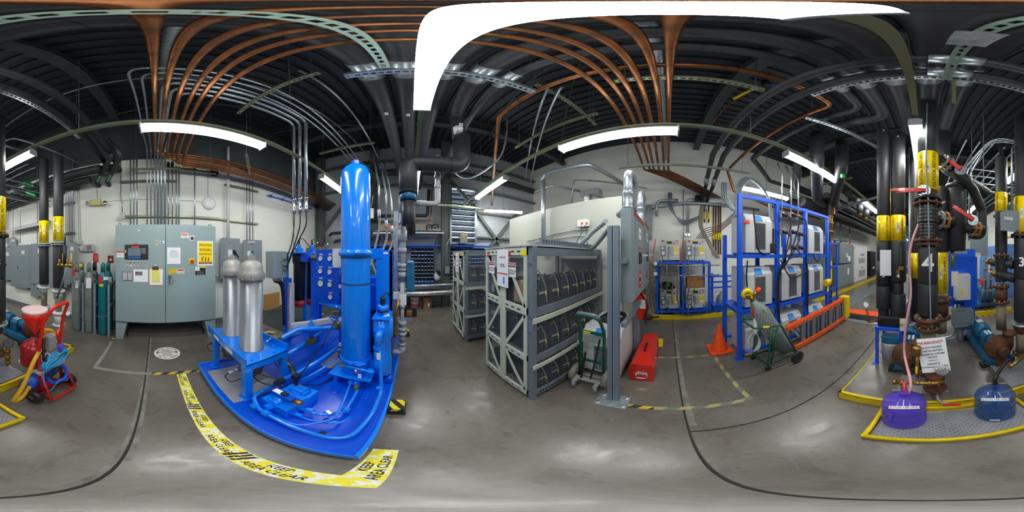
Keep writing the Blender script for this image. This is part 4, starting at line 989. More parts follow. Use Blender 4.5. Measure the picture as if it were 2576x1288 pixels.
# ---- tall blue pressure tank
TX, TY = -1.45, -.52
t = T('pressure_tank', 'tall glossy blue cylindrical pressure tank on the skid', 'pressure tank', (TX, TY, SZ))
R_ = .14
mb = MB().lathe([(.08, .285), (.13, .3), (R_, .34), (R_, 2.36), (R_ * .97, 2.41), (R_ * .82, 2.465), (R_ * .55, 2.5), (.03, 2.515)], (TX, TY, 0), 40); t.p('shell', mb, M_blue)
mb = MB().cyl((TX, TY, 2.5), (TX, TY, 2.57), .042, n=6); mb.cyl((TX, TY, 2.57), (TX, TY, 2.59), .01, n=8); t.p('top_fitting', mb, M_dblue)
mb = MB().tube(fillet([(TX, TY, 2.54), (TX - .12, TY + .03, 2.53), (TX - .16, TY + .05, 2.42)], .03), .014, 8); t.p('top_hose', mb, M_dark)
mb = MB().box((TX - .22, TY - .2, .272), (TX + .18, TY + .19, .285)); t.p('base_plate', mb, M_blue, bev=.003)
for sx, sy in ((.1, -.14), (-.17, -.14)):
    mb = MB().box((TX + sx - .06, TY + sy - .03, SZ), (TX + sx + .03, TY + sy + .01, .272)); t.p('leg', mb, M_blue, bev=.004)
mb = MB().lathe([(.03, .16), (.05, .2), (.06, .26), (.05, .272)], (TX + .02, TY, 0), 16); t.p('bottom_outlet', mb, M_dblue)
for z, m, th, nm in ((.47, M_blue, .007, 'band'), (.49, M_blue, .007, 'band'), (1.585, M_blue, .02, 'band'), (1.545, M_black, .004, 'strap'), (1.31, M_black, .004, 'strap')):
    mb = MB()
    if th > .01: mb.lathe([(R_ + .004, z - .03), (R_ + .022, z - .02), (R_ + .022, z + .02), (R_ + .004, z + .03)], (TX, TY, 0), 40)
    else: mb.ring((TX, TY, z), R_ + .003, th, n=40)
    t.p(nm, mb, m)
# clamp lugs of the bands
for a in (-2.6, .0):
    for z in (.48, 1.585):
        dir_ = V((cos(a + .6), sin(a + .6), 0)); tg = V((-dir_.y, dir_.x, 0)); c = V((TX, TY, z)) + dir_ * (R_ + .03); mb = MB().cyl(c - tg * .035, c + tg * .035, .018, n=6); mb.cyl(c - tg * .05, c + tg * .05, .01, n=8); t.p('clamp_bolt', mb, M_blue)
# rear upright plate holding the tank and the frame
t = T('tank_bracket', 'blue L shaped steel bracket holding the pressure tank', 'frame', (-1.68, -.35, SZ))
mb = MB().box((-1.72, -.38, SZ), (-1.7, -.2, 1.62)); mb.box((-1.735, -.24, SZ), (-1.7, -.2, 1.62)); t.p('upright', mb, M_blue, bev=.006)
mb = MB().box((-1.71, -.56, 1.53), (-1.69, -.3, 1.64)); t.p('top_arm', mb, M_blue, bev=.006)
mb = MB().box((-1.73, -.72, SZ), (-1.66, -.64, 1.55)); t.p('left_upright', mb, M_blue, bev=.006)
mb = MB().box((-1.695, -.3, 1.58), (-1.693, -.25, 1.6)); t.p('sticker', mb, M_paper)
# white box beside the tank with cable clips
jt = T('terminal_box', 'small white terminal box between the gauge panel and the tank', 'terminal box', (-1.66, -.77, 1.4)); mb = MB().box((-1.7, -.86, 1.43), (-1.62, -.7, 1.64)); jt.p('box', mb, M_white, bev=.005)
for y, z in ((-.85, 1.45), (-.71, 1.45), (-.85, 1.62), (-.71, 1.62)): mb = MB().cyl((-1.62, y, z), (-1.617, y, z), .006, n=8); jt.p('screw', mb, M_dark)
mb = MB().tube(hermite([(-1.64, -.77, 1.43), (-1.63, -.75, 1.0), (-1.63, -.74, .5), (-1.6, -.78, .3)]), .005, 6); jt.p('cable', mb, M_black)
for z in (1.2, .8, .45): mb = MB().box((-1.65, -.78, z), (-1.62, -.71, z + .04)); jt.p('cable_clip', mb, M_white)
# ---- gauge panel
GX = -2.0
t = T('gauge_board', 'blue panel with seven round pressure gauges', 'gauge panel', (GX, -1.15, .9))
a, b, tt, u = rect('x', 795, 628, 853, 762, GX)
mb = MB().box((GX, a.y, u), (GX - .02, b.y, tt)); t.p('panel', mb, M_dblue, bev=.003)
for j, (px, py, r) in enumerate(((807.5, 650, .037), (830.5, 650, .037), (807, 681.5, .037), (830.5, 683.5, .037), (807.5, 712.5, .048), (830.5, 715.5, .037), (832, 746.5, .037))):
    p = onx(px, py, GX)
    mb = MB().lathe([(r * .8, 0), (r, .006), (r, .018), (r * .9, .02), (r * .88, .014)], p, 24, (1, 0, 0)); g_ = t.p('gauge', mb, M_chrome)
    mb = MB().disc(p + V((.013, 0, 0)), r * .87, (1, 0, 0), .002); t.p('dial', mb, M_paper, parent=g_)
    mb = MB(); an = [.6, -.9, .7, .8, .5, .7, .9][j]; d = V((0, cos(an), sin(an))); mb.bar(p + V((.017, 0, 0)) - d * r * .5, p + V((.017, 0, 0)) + d * r * .6, .004, .002, (1, 0, 0)); t.p('needle', mb, M_txt, parent=g_)
    for k in range(9):
        an = -.78 + k * .589; d = V((0, cos(an), sin(an))); mb = MB().bar(p + V((.0155, 0, 0)) + d * r * .66, p + V((.0155, 0, 0)) + d * r * .78, .003, .001, (1, 0, 0)); t.p('tick', mb, M_txt, parent=g_)
    c = p + V((.001, 0, r * 1.55)); mb = MB().cbox(c, (.002, .055, .018)); o = t.p('name_label', mb, M_paper); t.text(('PT-1A', 'PT-2A', 'PT-3B', 'PT-4B', 'PI', 'PT-5A', 'PT-6B')[j], c + V((.0025, 0, 0)), (1, 0, 0), (0, 0, 1), .013, parent=o)
    if j in (0, 1, 2, 5): t.text(('hand valve', 'system outlet', 'feed after filter', '', '', 'supply')[j], p + V((.001, 0, -r * 1.45)), (1, 0, 0), (0, 0, 1), .014)
t = T('panel_post', 'blue steel post behind the gauge panel', 'post', (-2.08, -1.4, SZ)); mb = MB().box((-2.14, -1.46, SZ), (-2.04, -1.36, 1.48)); t.p('post', mb, M_dblue, bev=.006); mb = MB().box((-2.14, -1.0, SZ), (-2.08, -.94, 1.3)); t.p('second_post', mb, M_dblue, bev=.006)
mb = MB().box((-2.12, -1.4, .98), (-2.08, -.96, 1.03)); t.p('cross_rail', mb, M_dblue)
# ---- black filters
for i, (x, y, lb) in enumerate(((-2.2, -1.82, 'left black filter housing with a red bottom, behind the grey box'), (-2.42, -1.7, 'right black filter housing with a red bottom, beside the gauge panel'))):
    t = T('black_filter', lb, 'filter', (x, y, .68)); r = .1
    mb = MB().lathe([(r, .12), (r, .75), (r * 1.22, .8), (r * 1.25, .95), (r * 1.1, .97)], (x, y, .66), 28); t.p('body', mb, M_dark)
    mb = MB().lathe([(r * .85, 0), (r * .98, .01), (r * .99, .12)], (x, y, .66), 28); t.p('red_cap', mb, M_dred)
    mb = MB().box((x - .05, y - .05, 1.62), (x + .05, y + .05, 1.7)); mb.cyl((x, y, 1.7), (x, y, 1.76), .035, n=12); t.p('head_valve', mb, M_blue, bev=.005)
    mb = MB().cyl((x, y, 1.76), (x, y, 1.85), .016, n=10); t.p('solenoid', mb, M_dark)
    mb = MB().tube(hermite([(x, y, 1.85), (x - .05, y + .05, 1.86), (x - .15, y + .12, 1.72), (x - .2, y + .16, 1.6)]), .008, 6); t.p('cable', mb, M_dark)
t = T('valve_manifold', 'blue valve block with olive unions above the black filters', 'valve', (-2.25, -1.55, 1.4))
mb = MB().cyl((-2.15, -1.75, 1.53), (-2.2, -1.45, 1.53), .05, n=12); mb.box((-2.25, -1.7, 1.46), (-2.08, -1.56, 1.6)); t.p('valve_body', mb, M_dblue, bev=.01)
mb = MB().cyl((-2.17, -1.52, 1.53), (-2.19, -1.4, 1.53), .055, n=6); t.p('union', mb, M_bronze)
for a, b in (((-2.15, -1.62, 1.6), (-2.1, -1.38, 1.76)), ((-2.05, -1.36, 1.64), (-2.0, -1.14, 1.72))): mb = MB().tube([a, b], .007, 6); mb.sphere(b, .018, 10); t.p('lever', mb, M_chrome)
t = T('radiator', 'black finned radiator behind the black filters', 'radiator', (-2.9, -1.9, .6)); mb = MB().box((-2.95, -2.15, .62), (-2.75, -1.55, 1.5)); t.p('case', mb, M_dark, bev=.01)
for k in range(22): mb = MB().box((-2.755, -2.1, .7 + k * .034), (-2.74, -1.6, .712 + k * .034)); t.p('fin', mb, M_lgrey)
for x in (-2.93, -2.8): mb = MB().box((x, -1.9, SZ), (x + .05, -1.8, .62)); t.p('support_post', mb, M_dblue)
one('cardboard_box', 'cardboard box on top of the black filter rack', 'box', MB().box((-2.7, -1.9, 1.5), (-2.5, -1.6, 1.72)), M_card, bev=.003)
mb = MB().box((-2.5, -1.95, 1.6), (-1.95, -1.6, 1.62)); mb.box((-2.02, -1.98, SZ), (-1.95, -1.9, 1.6)); mb.box((-2.6, -1.98, SZ), (-2.5, -1.9, 1.6)); one('filter_rack', 'blue rack holding the black filters', 'rack', mb, M_blue, bev=.004)
# ---- grey box on white wireway
bx, by = -1.6, -1.74
t = T('electrical_box', 'grey electrical box with olive cable glands above the skid', 'electrical box', (bx, by, 1.2))
mb = MB().box((bx - .17, by - .13, 1.24), (bx + .1, by + .04, 1.63)); t.p('box', mb, M_cab2, bev=.006)
mb = MB().box((bx + .1, by - .125, 1.245), (bx + .112, by + .035, 1.625)); t.p('cover', mb, M_cab2, bev=.004)
for z in (1.36, 1.42, 1.51):
    q = V((bx - .1, by + .04, z)); mb = MB().cyl(q, q + V((0, .03, 0)), .022, n=8); mb.cyl(q + V((0, .03, 0)), q + V((0, .06, 0)), .014, n=10); t.p('cable_gland', mb, M_bronze)
mb = MB()
for k in range(7): mb.tube(hermite([(bx - .13 + k * .03, by - .04, 1.25), (bx - .14 + k * .025, by - .05, 1.18), (bx - .2 + k * .01, by - .06, 1.05), (bx - .24 + k * .008, by - .07, .4)]), .008, 6)
t.p('cables', mb, M_black, kind='stuff')
wx, wy = -1.9, -1.76
t = T('wireway', 'white slotted vertical wireway with cables beside it', 'wireway', (wx, wy, .3))
mb = MB().box((wx - .05, wy - .02, .2), (wx + .03, wy + .05, 1.13)); t.p('channel', mb, M_white, bev=.003)
for k in range(42): mb = MB().box((wx + .03, wy - .01, .24 + k * .021), (wx + .0315, wy + .015, .25 + k * .021)); t.p('slot', mb, M_dark)
mb = MB().box((wx - .06, wy - .06, SZ), (wx + .05, wy - .02, 1.2)); t.p('backing_post', mb, M_navy)
t = T('horizontal_wireway', 'white wireway cover slanting across the skid', 'wireway', (-1.9, -1.6, .4)); mb = MB().bar((-1.85, -1.68, .42), (-2.15, -1.15, .55), .06, .09); t.p('cover', mb, M_white, bev=.004)
# drops' flexible cords
for i, (px, py, to) in enumerate(((742, 524, (-1.7, -1.64, 1.5)), (756, 517, (-1.72, -1.64, 1.42)), (770, 521, (-1.7, -1.64, 1.36)))):
    x = -1.71 - .02 * i; y = -1.51 + .09 * i
    flex('flexible_cord', '%s woven grip cord hanging under the vertical conduits to the grey box' % ('left', 'middle', 'right')[i], [(x, y, 2.2), (x, y, 1.98), ((x + to[0]) / 2, (y + to[1]) / 2 + .03, 1.75), V(to) + V((.02, .05, .1)), to], .009, M_black)
    mb = MB().lathe([(.03, 0), (.03, .07), (.024, .09), (.024, .2), (.03, .21), (.03, .24)], (x, y, 2.16), 14); one('conduit_coupling', '%s shiny coupling at the bottom end of a vertical conduit' % ('left', 'middle', 'right')[i], 'coupling', mb, M_chrome)
flex('green_wire', 'thin green earth wire beside the hanging cords', [(-1.66, -1.5, 2.15), (-1.7, -1.5, 1.8), (-1.78, -1.62, 1.55), (-1.68, -1.66, 1.33)], .004, M_gband, cat='wire')
# ---- main blue pipes with olive ball valves
def spipe(lb, pts, r, fr=None): return pipe('hydraulic_pipe', lb, pts, r, M_blue, fr=fr or r * 3, n=14)
spipe('thick blue pipe arching from the housings to the olive valve', [(-1.1, -1.3, .56), (-1.25, -1.3, .56), (-1.45, -1.2, .66), (-1.75, -.95, .62), (-1.95, -.85, .6)], .034, .12)
spipe('thick blue pipe low along the deck behind the first', [(-1.1, -1.2, .36), (-1.9, -1.25, .36), (-2.2, -1.25, .36)], .03)
spipe('blue pipe crossing above the deck below the gauge panel', [(-2.05, -1.3, .85), (-2.0, -.8, .82)], .036)
spipe('long straight blue pipe along the dotted pads', [(-.95, -.95, .3), (-1.6, -.85, .36), (-2.1, -.8, .38)], .02)
spipe('thin straight blue pipe beside the dotted pads', [(-1.05, -.85, .27), (-1.5, -.75, .33), (-2.0, -.68, .34)], .012)
spipe('big blue pipe loop round the near corner of the skid', [(-.95, -1.0, .22), (-.66, -.98, .2), (-.6, -.82, .18), (-.6, -.26, .15), (-.95, -.235, .15), (-1.22, -.23, .2), (-1.3, -.25, .42), (-1.33, -.27, .7)], .017, .12)
spipe('thin curved blue pipe crossing to the tank outlet', [(-.62, -.72, .17), (-.62, -.52, .17), (-.78, -.4, .2), (-1.2, -.48, .26), (-1.32, -.5, .24)], .009, .12)
spipe('blue pipe with hex nuts from the valve block towards the tank outlet', [(-.78, -.68, .19), (-.8, -.5, .17), (-.9, -.4, .16), (-1.2, -.42, .17), (-1.3, -.46, .19)], .015, .06)
spipe('thin blue pipe from the block ending at an elbow', [(-.7, -.68, .19), (-.71, -.5, .18), (-.76, -.36, .17), (-.84, -.33, .2)], .007, .05)
for k, (c, u, r) in enumerate((((-.6, -.86, .18), (0, 1, 0), .03), ((-.6, -.74, .18), (0, 1, 0), .032), ((-.66, -.8, .18), (1, 0, 0), .034), ((-.8, -.58, .18), (0, 1, 0), .03), ((-.84, -.47, .17), (.5, 1, 0), .025), ((-.93, -.4, .16), (1, 0, 0), .028), ((-.72, -.6, .18), (0, 1, 0), .018), ((-1.22, -.25, .24), (.2, 0, 1), .022), ((-.75, -.4, .17), (-1, 1, 0), .016))):
    u = V(u).normalized(); c = V(c); mb = MB().cyl(c - u * .025, c + u * .025, r, n=6); one('hex_fitting', ('blue hex fitting on the loop pipe, first from the stand', 'blue hex fitting on the loop pipe beside the valve block', 'large blue hex nut joining loop pipe and valve block', 'big blue hex nut on the block front', 'blue hex nut halfway on the nutted pipe', 'blue hex nut farthest on the nutted pipe', 'small blue hex fitting on the thin pipe', 'blue hex fitting where the loop pipe rises', 'small blue hex fitting at the thin pipe bend')[k], 'fitting', mb, M_blue)
def ballvalve(lb, c, u, s=1, lever=None, m=M_bronze):
    c = V(c); u = V(u).normalized(); F = frame(u); t = T('ball_valve', lb, 'valve', c)
    mb = MB().cbox(c, (.085 * s, .085 * s, .08 * s), F); t.p('body', mb, m, bev=.006)
    for k in (-1, 1):
        mb = MB().cyl(c + u * k * .04 * s, c + u * k * .075 * s, .042 * s, n=6); t.p('end_nut', mb, m)
    if lever: l = V(lever); mb = MB(); q = c + V((0, 0, .055 * s)); mb.cyl(c, q, .012 * s, n=8); mb.tube(fillet([q, q + l * .4, q + l], .02), .008 * s, 6); mb.sphere(q + l, .015 * s, 10); t.p('lever', mb, M_chrome)
    return t
ballvalve('olive ball valve with a chrome lever beside the nearer housing', (-1.16, -1.3, .58), (1, 0, 0), 1.05, (.18, .1, .03))
ballvalve('olive ball valve at the far end of the thick blue arch', (-1.86, -.9, .62), (-1, .6, 0), 1.1, (-.02, -.24, .06))
ballvalve('olive square valve low behind the arch pipe', (-1.62, -1.15, .42), (1, 0, 0), 1.0)
ballvalve('lower olive valve under the stand plate', (-1.14, -1.15, .4), (1, 0, 0), .8)
ballvalve('olive valve at the gauge panel post', (-2.1, -1.05, .7), (0, 1, 0), .8)
ballvalve('small olive valve on the long pipe', (-1.95, -.82, .38), (-1, .2, 0), .55)
ballvalve('small dark olive fitting below the tank outlet', (-1.24, -.44, .19), (1, .2, 0), .5)
t = T('blue_regulator', 'blue regulator stub standing on the olive square valve', 'regulator', (-1.62, -1.15, .46)); mb = MB().lathe([(.03, 0), (.03, .16), (.038, .17), (.038, .22), (.015, .25), (.015, .28)], (-1.62, -1.15, .46), 16); t.p('body', mb, M_blue)
for i, pts in enumerate(([(-1.07, -1.22, .56), (-1.1, -1.16, .56), (-1.12, -1.1, .5), (-1.09, -1.06, .42)], [(-1.1, -1.12, .36), (-1.14, -1.06, .34), (-1.14, -1.02, .26), (-1.1, -1.0, .2)], [(-1.1, -1.45, .62), (-1.2, -1.42, .62), (-1.25, -1.36, .6)])):
    pipe('bronze_elbow', ('olive elbow pipe turning down beside the stand', 'lower olive elbow pipe near the deck', 'olive elbow behind the nearer housing')[i], pts, .026, M_bronze, fr=.04, n=12)
# ---- near valve block
bx0, bx1, by0, by1 = -.68, -1.03, -.9, -.66
t = T('valve_block', 'blue hydraulic valve block with black solenoids near the camera', 'valve block', (-.85, -.78, SZ))
mb = MB().box((bx0, by0, SZ), (bx1, by1, SZ + .13)); t.p('block', mb, M_blue, bev=.006)
zt = SZ + .13
mb = MB().lathe([(.06, 0), (.06, .02), (.045, .025), (.045, .06)], (-.76, -.8, zt), 6); mb.box((-.83, -.85, zt), (-.69, -.75, zt + .02)); t.p('valve_body', mb, M_blue)
mb = MB().cbox((-.76, -.77, zt + .085), (.055, .19, .05)); t.p('directional_valve', mb, M_dblue, bev=.004)
mb = MB().cyl((-.76, -.67, zt + .085), (-.76, -.61, zt + .085), .022, n=12); t.p('brass_coil', mb, M_brass)
mb = MB().cbox((-.76, -.75, zt + .12), (.04, .05, .03)); t.p('black_plug', mb, M_dark, bev=.004)
mb = MB().cbox((-.76, -.81, zt + .112), (.045, .08, .003)); t.p('spec_label', mb, M_paper)
mb = MB().cbox((-.93, -.76, zt + .02), (.12, .12, .04)); mb.cbox((-.93, -.76, zt + .05), (.08, .09, .03)); mb.cyl((-.93, -.76, zt + .06), (-.93, -.76, zt + .085), .022, n=6); t.p('pilot_valve', mb, M_blue, bev=.006)
for a, b in ((-.05, -.05), (.05, -.05), (-.05, .05), (.05, .05)): mb = MB().cyl((-.93 + a, -.76 + b, zt + .04), (-.93 + a, -.76 + b, zt + .052), .01, n=6); t.p('bolt', mb, M_dblue)
mb = MB().cyl((-.93, -.76, zt + .085), (-.93, -.76, zt + .12), .008, n=8); t.p('adjuster_screw', mb, M_chrome)
mb = MB().cyl((-1.0, -.86, zt), (-1.0, -.86, zt + .15), .02, n=12); mb.cbox((-1.0, -.86, zt + .13), (.06, .06, .05)); t.p('solenoid', mb, M_dark, bev=.004)
for x in (-.85, -.9):
    mb = MB().cyl((x, -.92, zt), (x, -.92, zt + .06), .014, n=10); t.p('sensor_stem', mb, M_chrome); mb = MB().cbox((x, -.92, zt + .09), (.045, .045, .05)); t.p('sensor_plug', mb, M_dark, bev=.004)
mb = MB().cbox((-.79, -.84, zt + .03), (.05, .12, .03)); mb.cbox((-.86, -.74, zt + .015), (.05, .16, .025)); t.p('side_valve', mb, M_blue, bev=.004)
for i, (pts, lb) in enumerate((([(-.88, -.92, .34), (-.75, -1.0, .45), (-.72, -1.08, .42), (-.8, -1.08, .25), (-.9, -1.0, .18)], 'black cable looping from the valve block to the stand'), ([(-1.0, -.86, .42), (-1.0, -.95, .52), (-.95, -1.08, .52), (-1.05, -1.12, .3)], 'black cable arching over the valve block'), ([(-.95, -.85, .3), (-1.2, -.72, .75), (-1.6, -.68, 1.1)], 'straight black cable slanting up from the valve block'), ([(-1.0, -.8, .28), (-1.2, -.75, .14), (-1.5, -.72, .12), (-1.7, -.7, .3)], 'black cable lying on the deck behind the block'), ([(-1.62, -.68, .9), (-1.55, -.68, .55), (-1.4, -.67, .45), (-1.3, -.44, .43)], 'black cable hanging in front of the tank base'))):
    flex('control_cable', lb, pts, .0055, M_black)
# tank outlet block and drain valve
t = T('outlet_block', 'blue outlet block hanging below the pressure tank', 'outlet block', (-1.3, -.48, SZ)); mb = MB().cbox((-1.34, -.48, .2), (.09, .1, .09)); mb.cyl((-1.3, -.51, .22), (-1.26, -.51, .22), .018, n=10); mb.cyl((-1.3, -.46, .22), (-1.26, -.46, .22), .018, n=10); t.p('block', mb, M_blue, bev=.005); mb = MB().cyl((-1.34, -.43, .22), (-1.34, -.37, .22), .01, n=8); t.p('black_handle', mb, M_dark)
t = T('drain_valve', 'small blue drain valve with a chrome knob at the tank foot', 'valve', (-1.27, -.45, .4)); mb = MB().cyl((-1.29, -.56, .435), (-1.29, -.3, .42), .013, n=10); mb.cyl((-1.29, -.36, .425), (-1.29, -.31, .42), .026, n=6); t.p('body', mb, M_blue); mb = MB().cyl((-1.29, -.46, .43), (-1.25, -.45, .39), .014, n=10); t.p('knob', mb, M_chrome); mb = MB().cbox((-1.265, -.42, .35), (.002, .03, .06)); t.p('tag', mb, M_paper); mb = MB().cyl((-1.29, -.6, .438), (-1.29, -.56, .436), .016, n=6); t.p('brass_nut', mb, M_brass)
# ---- blue oil separator with elbow, right of the tank
t = T('separator_vessel', 'blue square topped separator vessel beside the skid edge', 'separator', (-1.5, -.28, SZ))
cx, cy = -1.5, -.27
mb = MB().lathe([(.075, .14), (.085, .17), (.085, .38), (.075, .4), (.075, .62), (.095, .66), (.095, .86)], (cx, cy, SZ), 24); t.p('vessel', mb, M_blue)
mb = MB().cbox((cx, cy, .98), (.22, .16, .025)); mb.cbox((cx, cy, .9), (.18, .14, .14)); t.p('head', mb, M_blue, bev=.006)
for sx in (-.085, .085):
    for sy in (-.055, .055): mb = MB().cyl((cx + sx, cy + sy, .99), (cx + sx, cy + sy, 1.005), .012, n=6); t.p('bolt', mb, M_blue)
mb = MB().lathe([(.05, 0), (.05, .05), (.055, .055), (.055, .09), (.04, .1)], (cx, cy, .992), 18); t.p('indicator_body', mb, M_blue)
mb = MB().cyl((cx + .0, cy, 1.02), (cx, cy, 1.045), .0515, n=18); t.p('indicator_label', mb, M_dark)
mb = MB().lathe([(.025, 0), (.025, .07), (.018, .08)], (cx, cy, 1.09), 12); t.p('plug', mb, M_dark)
mb = MB().tube(hermite([(cx, cy, 1.16), (cx - .05, cy + .02, 1.2), (cx - .2, cy + .04, 1.12), (cx - .25, cy + .04, .9)]), .007, 6); t.p('cable', mb, M_black)
mb = MB().cbox((cx + .03, cy + .04, .994), (.07, .05, .001)); t.p('sticker', mb, M_paper)
mb = MB().tube(fillet([(cx + .09, cy - .0, .84), (cx + .15, cy - .01, .84), (cx + .16, cy - .01, .7)], .04), .034, 14); mb.cyl((cx + .08, cy, .84), (cx + .1, cy, .84), .05, n=6); mb.cyl((cx + .16, cy - .01, .72), (cx + .16, cy - .01, .68), .044, n=6); t.p('elbow', mb, M_blue)
mb = MB().lathe([(.03, 0), (.04, .02), (.04, .1), (.03, .12), (.036, .14), (.036, .22)], (cx + .16, cy - .01, .44), 18); t.p('check_valve', mb, M_blue)
mb = MB().cbox((cx + .2, cy + .0, .62), (.002, .03, .08)); t.p('tag', mb, M_paper)
mb = MB().box((-1.62, -.24, SZ), (-1.5, -.2, .7)); t.p('side_bracket', mb, M_dblue, bev=.01)
mb = MB().cyl((cx + .06, cy + .06, SZ + .06), (cx - .1, cy + .06, SZ + .06), .04, n=14); t.p('drain_stub', mb, M_dblue)
# ---- motor behind the tank
t = T('electric_motor', 'dark blue finned electric motor behind the pressure tank', 'motor', (-2.2, -.6, .5))
mb = MB().cyl((-2.0, -.47, 1.02), (-2.5, -.47, 1.02), .17, n=28); t.p('stator', mb, M_dblue)
for k in range(9): z = .92 + k * .024; mb = MB().box((-2.48, -.66, z), (-2.02, -.28, z + .008)); t.p('fin', mb, M_dblue)
mb = MB().box((-2.4, -.6, 1.17), (-2.08, -.36, 1.28)); t.p('terminal_cover', mb, M_dblue, bev=.01)
mb = MB().box((-2.5, -.66, SZ), (-2.05, -.3, .86)); t.p('pedestal', mb, mk('near black steel', '202226', .5), bev=.01)  # pedestal in plain near-black steel
for i, (x0, y0, z0, x1, y1, z1) in enumerate(((-2.2, -.45, 2.12, -2.1, -.46, 1.3), (-2.4, -.38, 2.0, -2.2, -.42, 1.3), (-2.6, -.32, 1.95, -2.35, -.4, 1.28))):
    m_ = ((x0 + x1) / 2 + .05, (y0 + y1) / 2 - .08, 1.45)
    flex('liquid_tight_conduit', '%s grey flexible conduit curving down behind the blue tank' % ('nearest', 'middle', 'farthest')[i], [(x0, y0, z0), (x0, y0, z0 - .2), m_, (x1, y1 - .06, z1 + .15), (x1, y1, z1)], .017, M_cab2, cat='conduit')
    mb = MB().lathe([(.02, 0), (.025, .02), (.025, .1), (.018, .12)], (x0, y0, z0 - .02), 12); one('conduit_coupling', '%s coupling over a grey flexible conduit behind the tank' % ('nearest', 'middle', 'farthest')[i], 'coupling', mb, M_emt)
    pipe('steel_conduit', '%s steel conduit dropping behind the blue tank' % ('nearest', 'middle', 'farthest')[i], [(x0, y0, z0 + .05), (x0, y0, 2.6 - .1 * i), (x0 - .3, y0 - .1, 3.0), (x0 - .9, y0 - .3, 3.9)], .012, M_emt, cat='conduit', fr=.12, n=8)
mb = MB(); c = V((-1.95, -.5, 2.1)); mb.cbox(c, (.002, .07, .13), Matrix.Rotation(.2, 3, 'Z')); mb.tube([c + V((0, 0, .06)), c + V((-.03, .02, .25))], .002, 4); one('manila_tag', 'manila tag hanging on wire right of the blue tank top', 'tag', mb, M_tag)
# ---- unistrut post and pvc assembly
px_, py_ = -2.06, -.2
t = T('strut_post', 'grey galvanised strut post at the skid edge behind the plastic pipes', 'post', (px_, py_, SZ))
mb = MB().box((px_ - .02, py_ - .03, .3), (px_ + .02, py_ + .03, 2.14)); t.p('channel', mb, M_galv); mb = MB().box((px_ - .03, py_ - .035, 1.0), (px_ + .035, py_ + .04, 1.1)); t.p('white_cap', mb, M_white, bev=.01)
mb = MB().box((px_ - .02, py_ - .03, SZ), (px_ + .02, py_ + .03, .3)); t.p('foot_stub', mb, M_galv); mb = MB().cbox((px_ + .02, py_ + .1, .72), (.05, .2, .04)); t.p('cross_clamp', mb, M_galv)
vx, vy = -2.0, -.115
t = T('plastic_riser', 'grey plastic pipe riser with unions and tee at the skid edge', 'plastic pipe', (vx, vy, .3))
def seg(z0, z1, r, m, nm, ex=0):
    mb = MB().lathe([(r, 0), (r, z1 - z0)], (vx, vy, z0), 20); return t.p(nm, mb, m)
seg(1.25, 2.42, .04, M_pvc, 'pipe'); seg(.3, 1.25, .03, M_pvc, 'pipe')
for z0, z1, r in ((2.1, 2.35, .046), (1.95, 2.0, .05), (1.74, 1.88, .056), (1.6, 1.66, .05), (1.42, 1.47, .062), (1.38, 1.41, .055), (1.3, 1.36, .05), (.9, .95, .036), (.66, .72, .05), (.58, .62, .055), (.5, .56, .05), (.34, .38, .04)): seg(z0, z1, r, M_pvc, 'coupling')
mb = MB().tube(fillet([(vx, vy, .32), (vx, vy, .22), (vx + .0, vy - .12, .22)], .05), .036, 14); t.p('elbow', mb, M_pvc)
mb = MB().cyl((vx, vy, .4), (vx, vy, .56), .034, n=14); t.p('clear_section', mb, M_lgrey)
mb = MB().tube(fillet([(vx, vy, 2.23), (vx, .32, 2.23), (vx, .32, 2.98)], .06), .034, 16); t.p('branch', mb, M_pvc)
for z in (2.45, 2.6, 2.75): mb = MB().cyl((vx, .32, z), (vx, .32, z + .05), .042, n=16); t.p('branch_coupling', mb, M_pvc)
mb = MB().cyl((vx, .1, 2.23), (vx, .12, 2.23), .04, n=16); t.p('branch_coupling', mb, M_pvc)
mb = MB().box((vx - .12, vy + .04, 1.12), (vx + .04, vy + .15, 1.5)); o = T('actuated_valve', 'steel blue valve housing beside the plastic riser', 'valve', (vx - .05, .0, 1.1)); o.p('housing', mb, M_pblue, bev=.02)
for z in (1.15, 1.3, 1.45): mb = MB().cyl((vx + .02, vy + .06, z), (vx + .05, vy + .06, z), .012, n=8); o.p('bolt', mb, M_pblue)
t = T('brass_branch', 'worn brass fittings and hose beside the plastic riser', 'fittings', (-1.95, -.2, .5))
mb = MB().tube(fillet([(-1.96, -.15, 1.02), (-1.93, -.19, .88), (-1.93, -.2, .62), (-1.93, -.2, .5)], .04), .018, 12); t.p('pipe', mb, M_brass)
for z in (.55, .66, .78): mb = MB().cyl((-1.93, -.2, z), (-1.93, -.2, z + .03), .028, n=6); t.p('union_nut', mb, M_brass)
mb = MB().cyl((-2.0, -.08, 1.14), (-2.0, .0, 1.14), .028, n=6); t.p('hex_valve', mb, M_brass)
mb = MB().cbox((-1.96, -.03, .85), (.1, .07, .07)); t.p('hose_clamp_block', mb, M_brass, bev=.01)
mb = MB().box((-2.0, -.15, .78), (-1.98, .06, .9)); t.p('black_bracket', mb, M_dark)
flex('red_hose', 'red rubber hose curling behind the strut post', [(-2.2, -.3, 1.5), (-2.15, -.25, 1.1), (-2.05, -.22, .8), (-1.98, -.2, .55)], .012, M_dred, cat='hose')
mb = MB().cbox((-1.968, -.11, 1.02), (.004, .09, .14)); one('manual_sheet', 'white instruction card clipped beside the plastic riser', 'card', mb, M_paper)
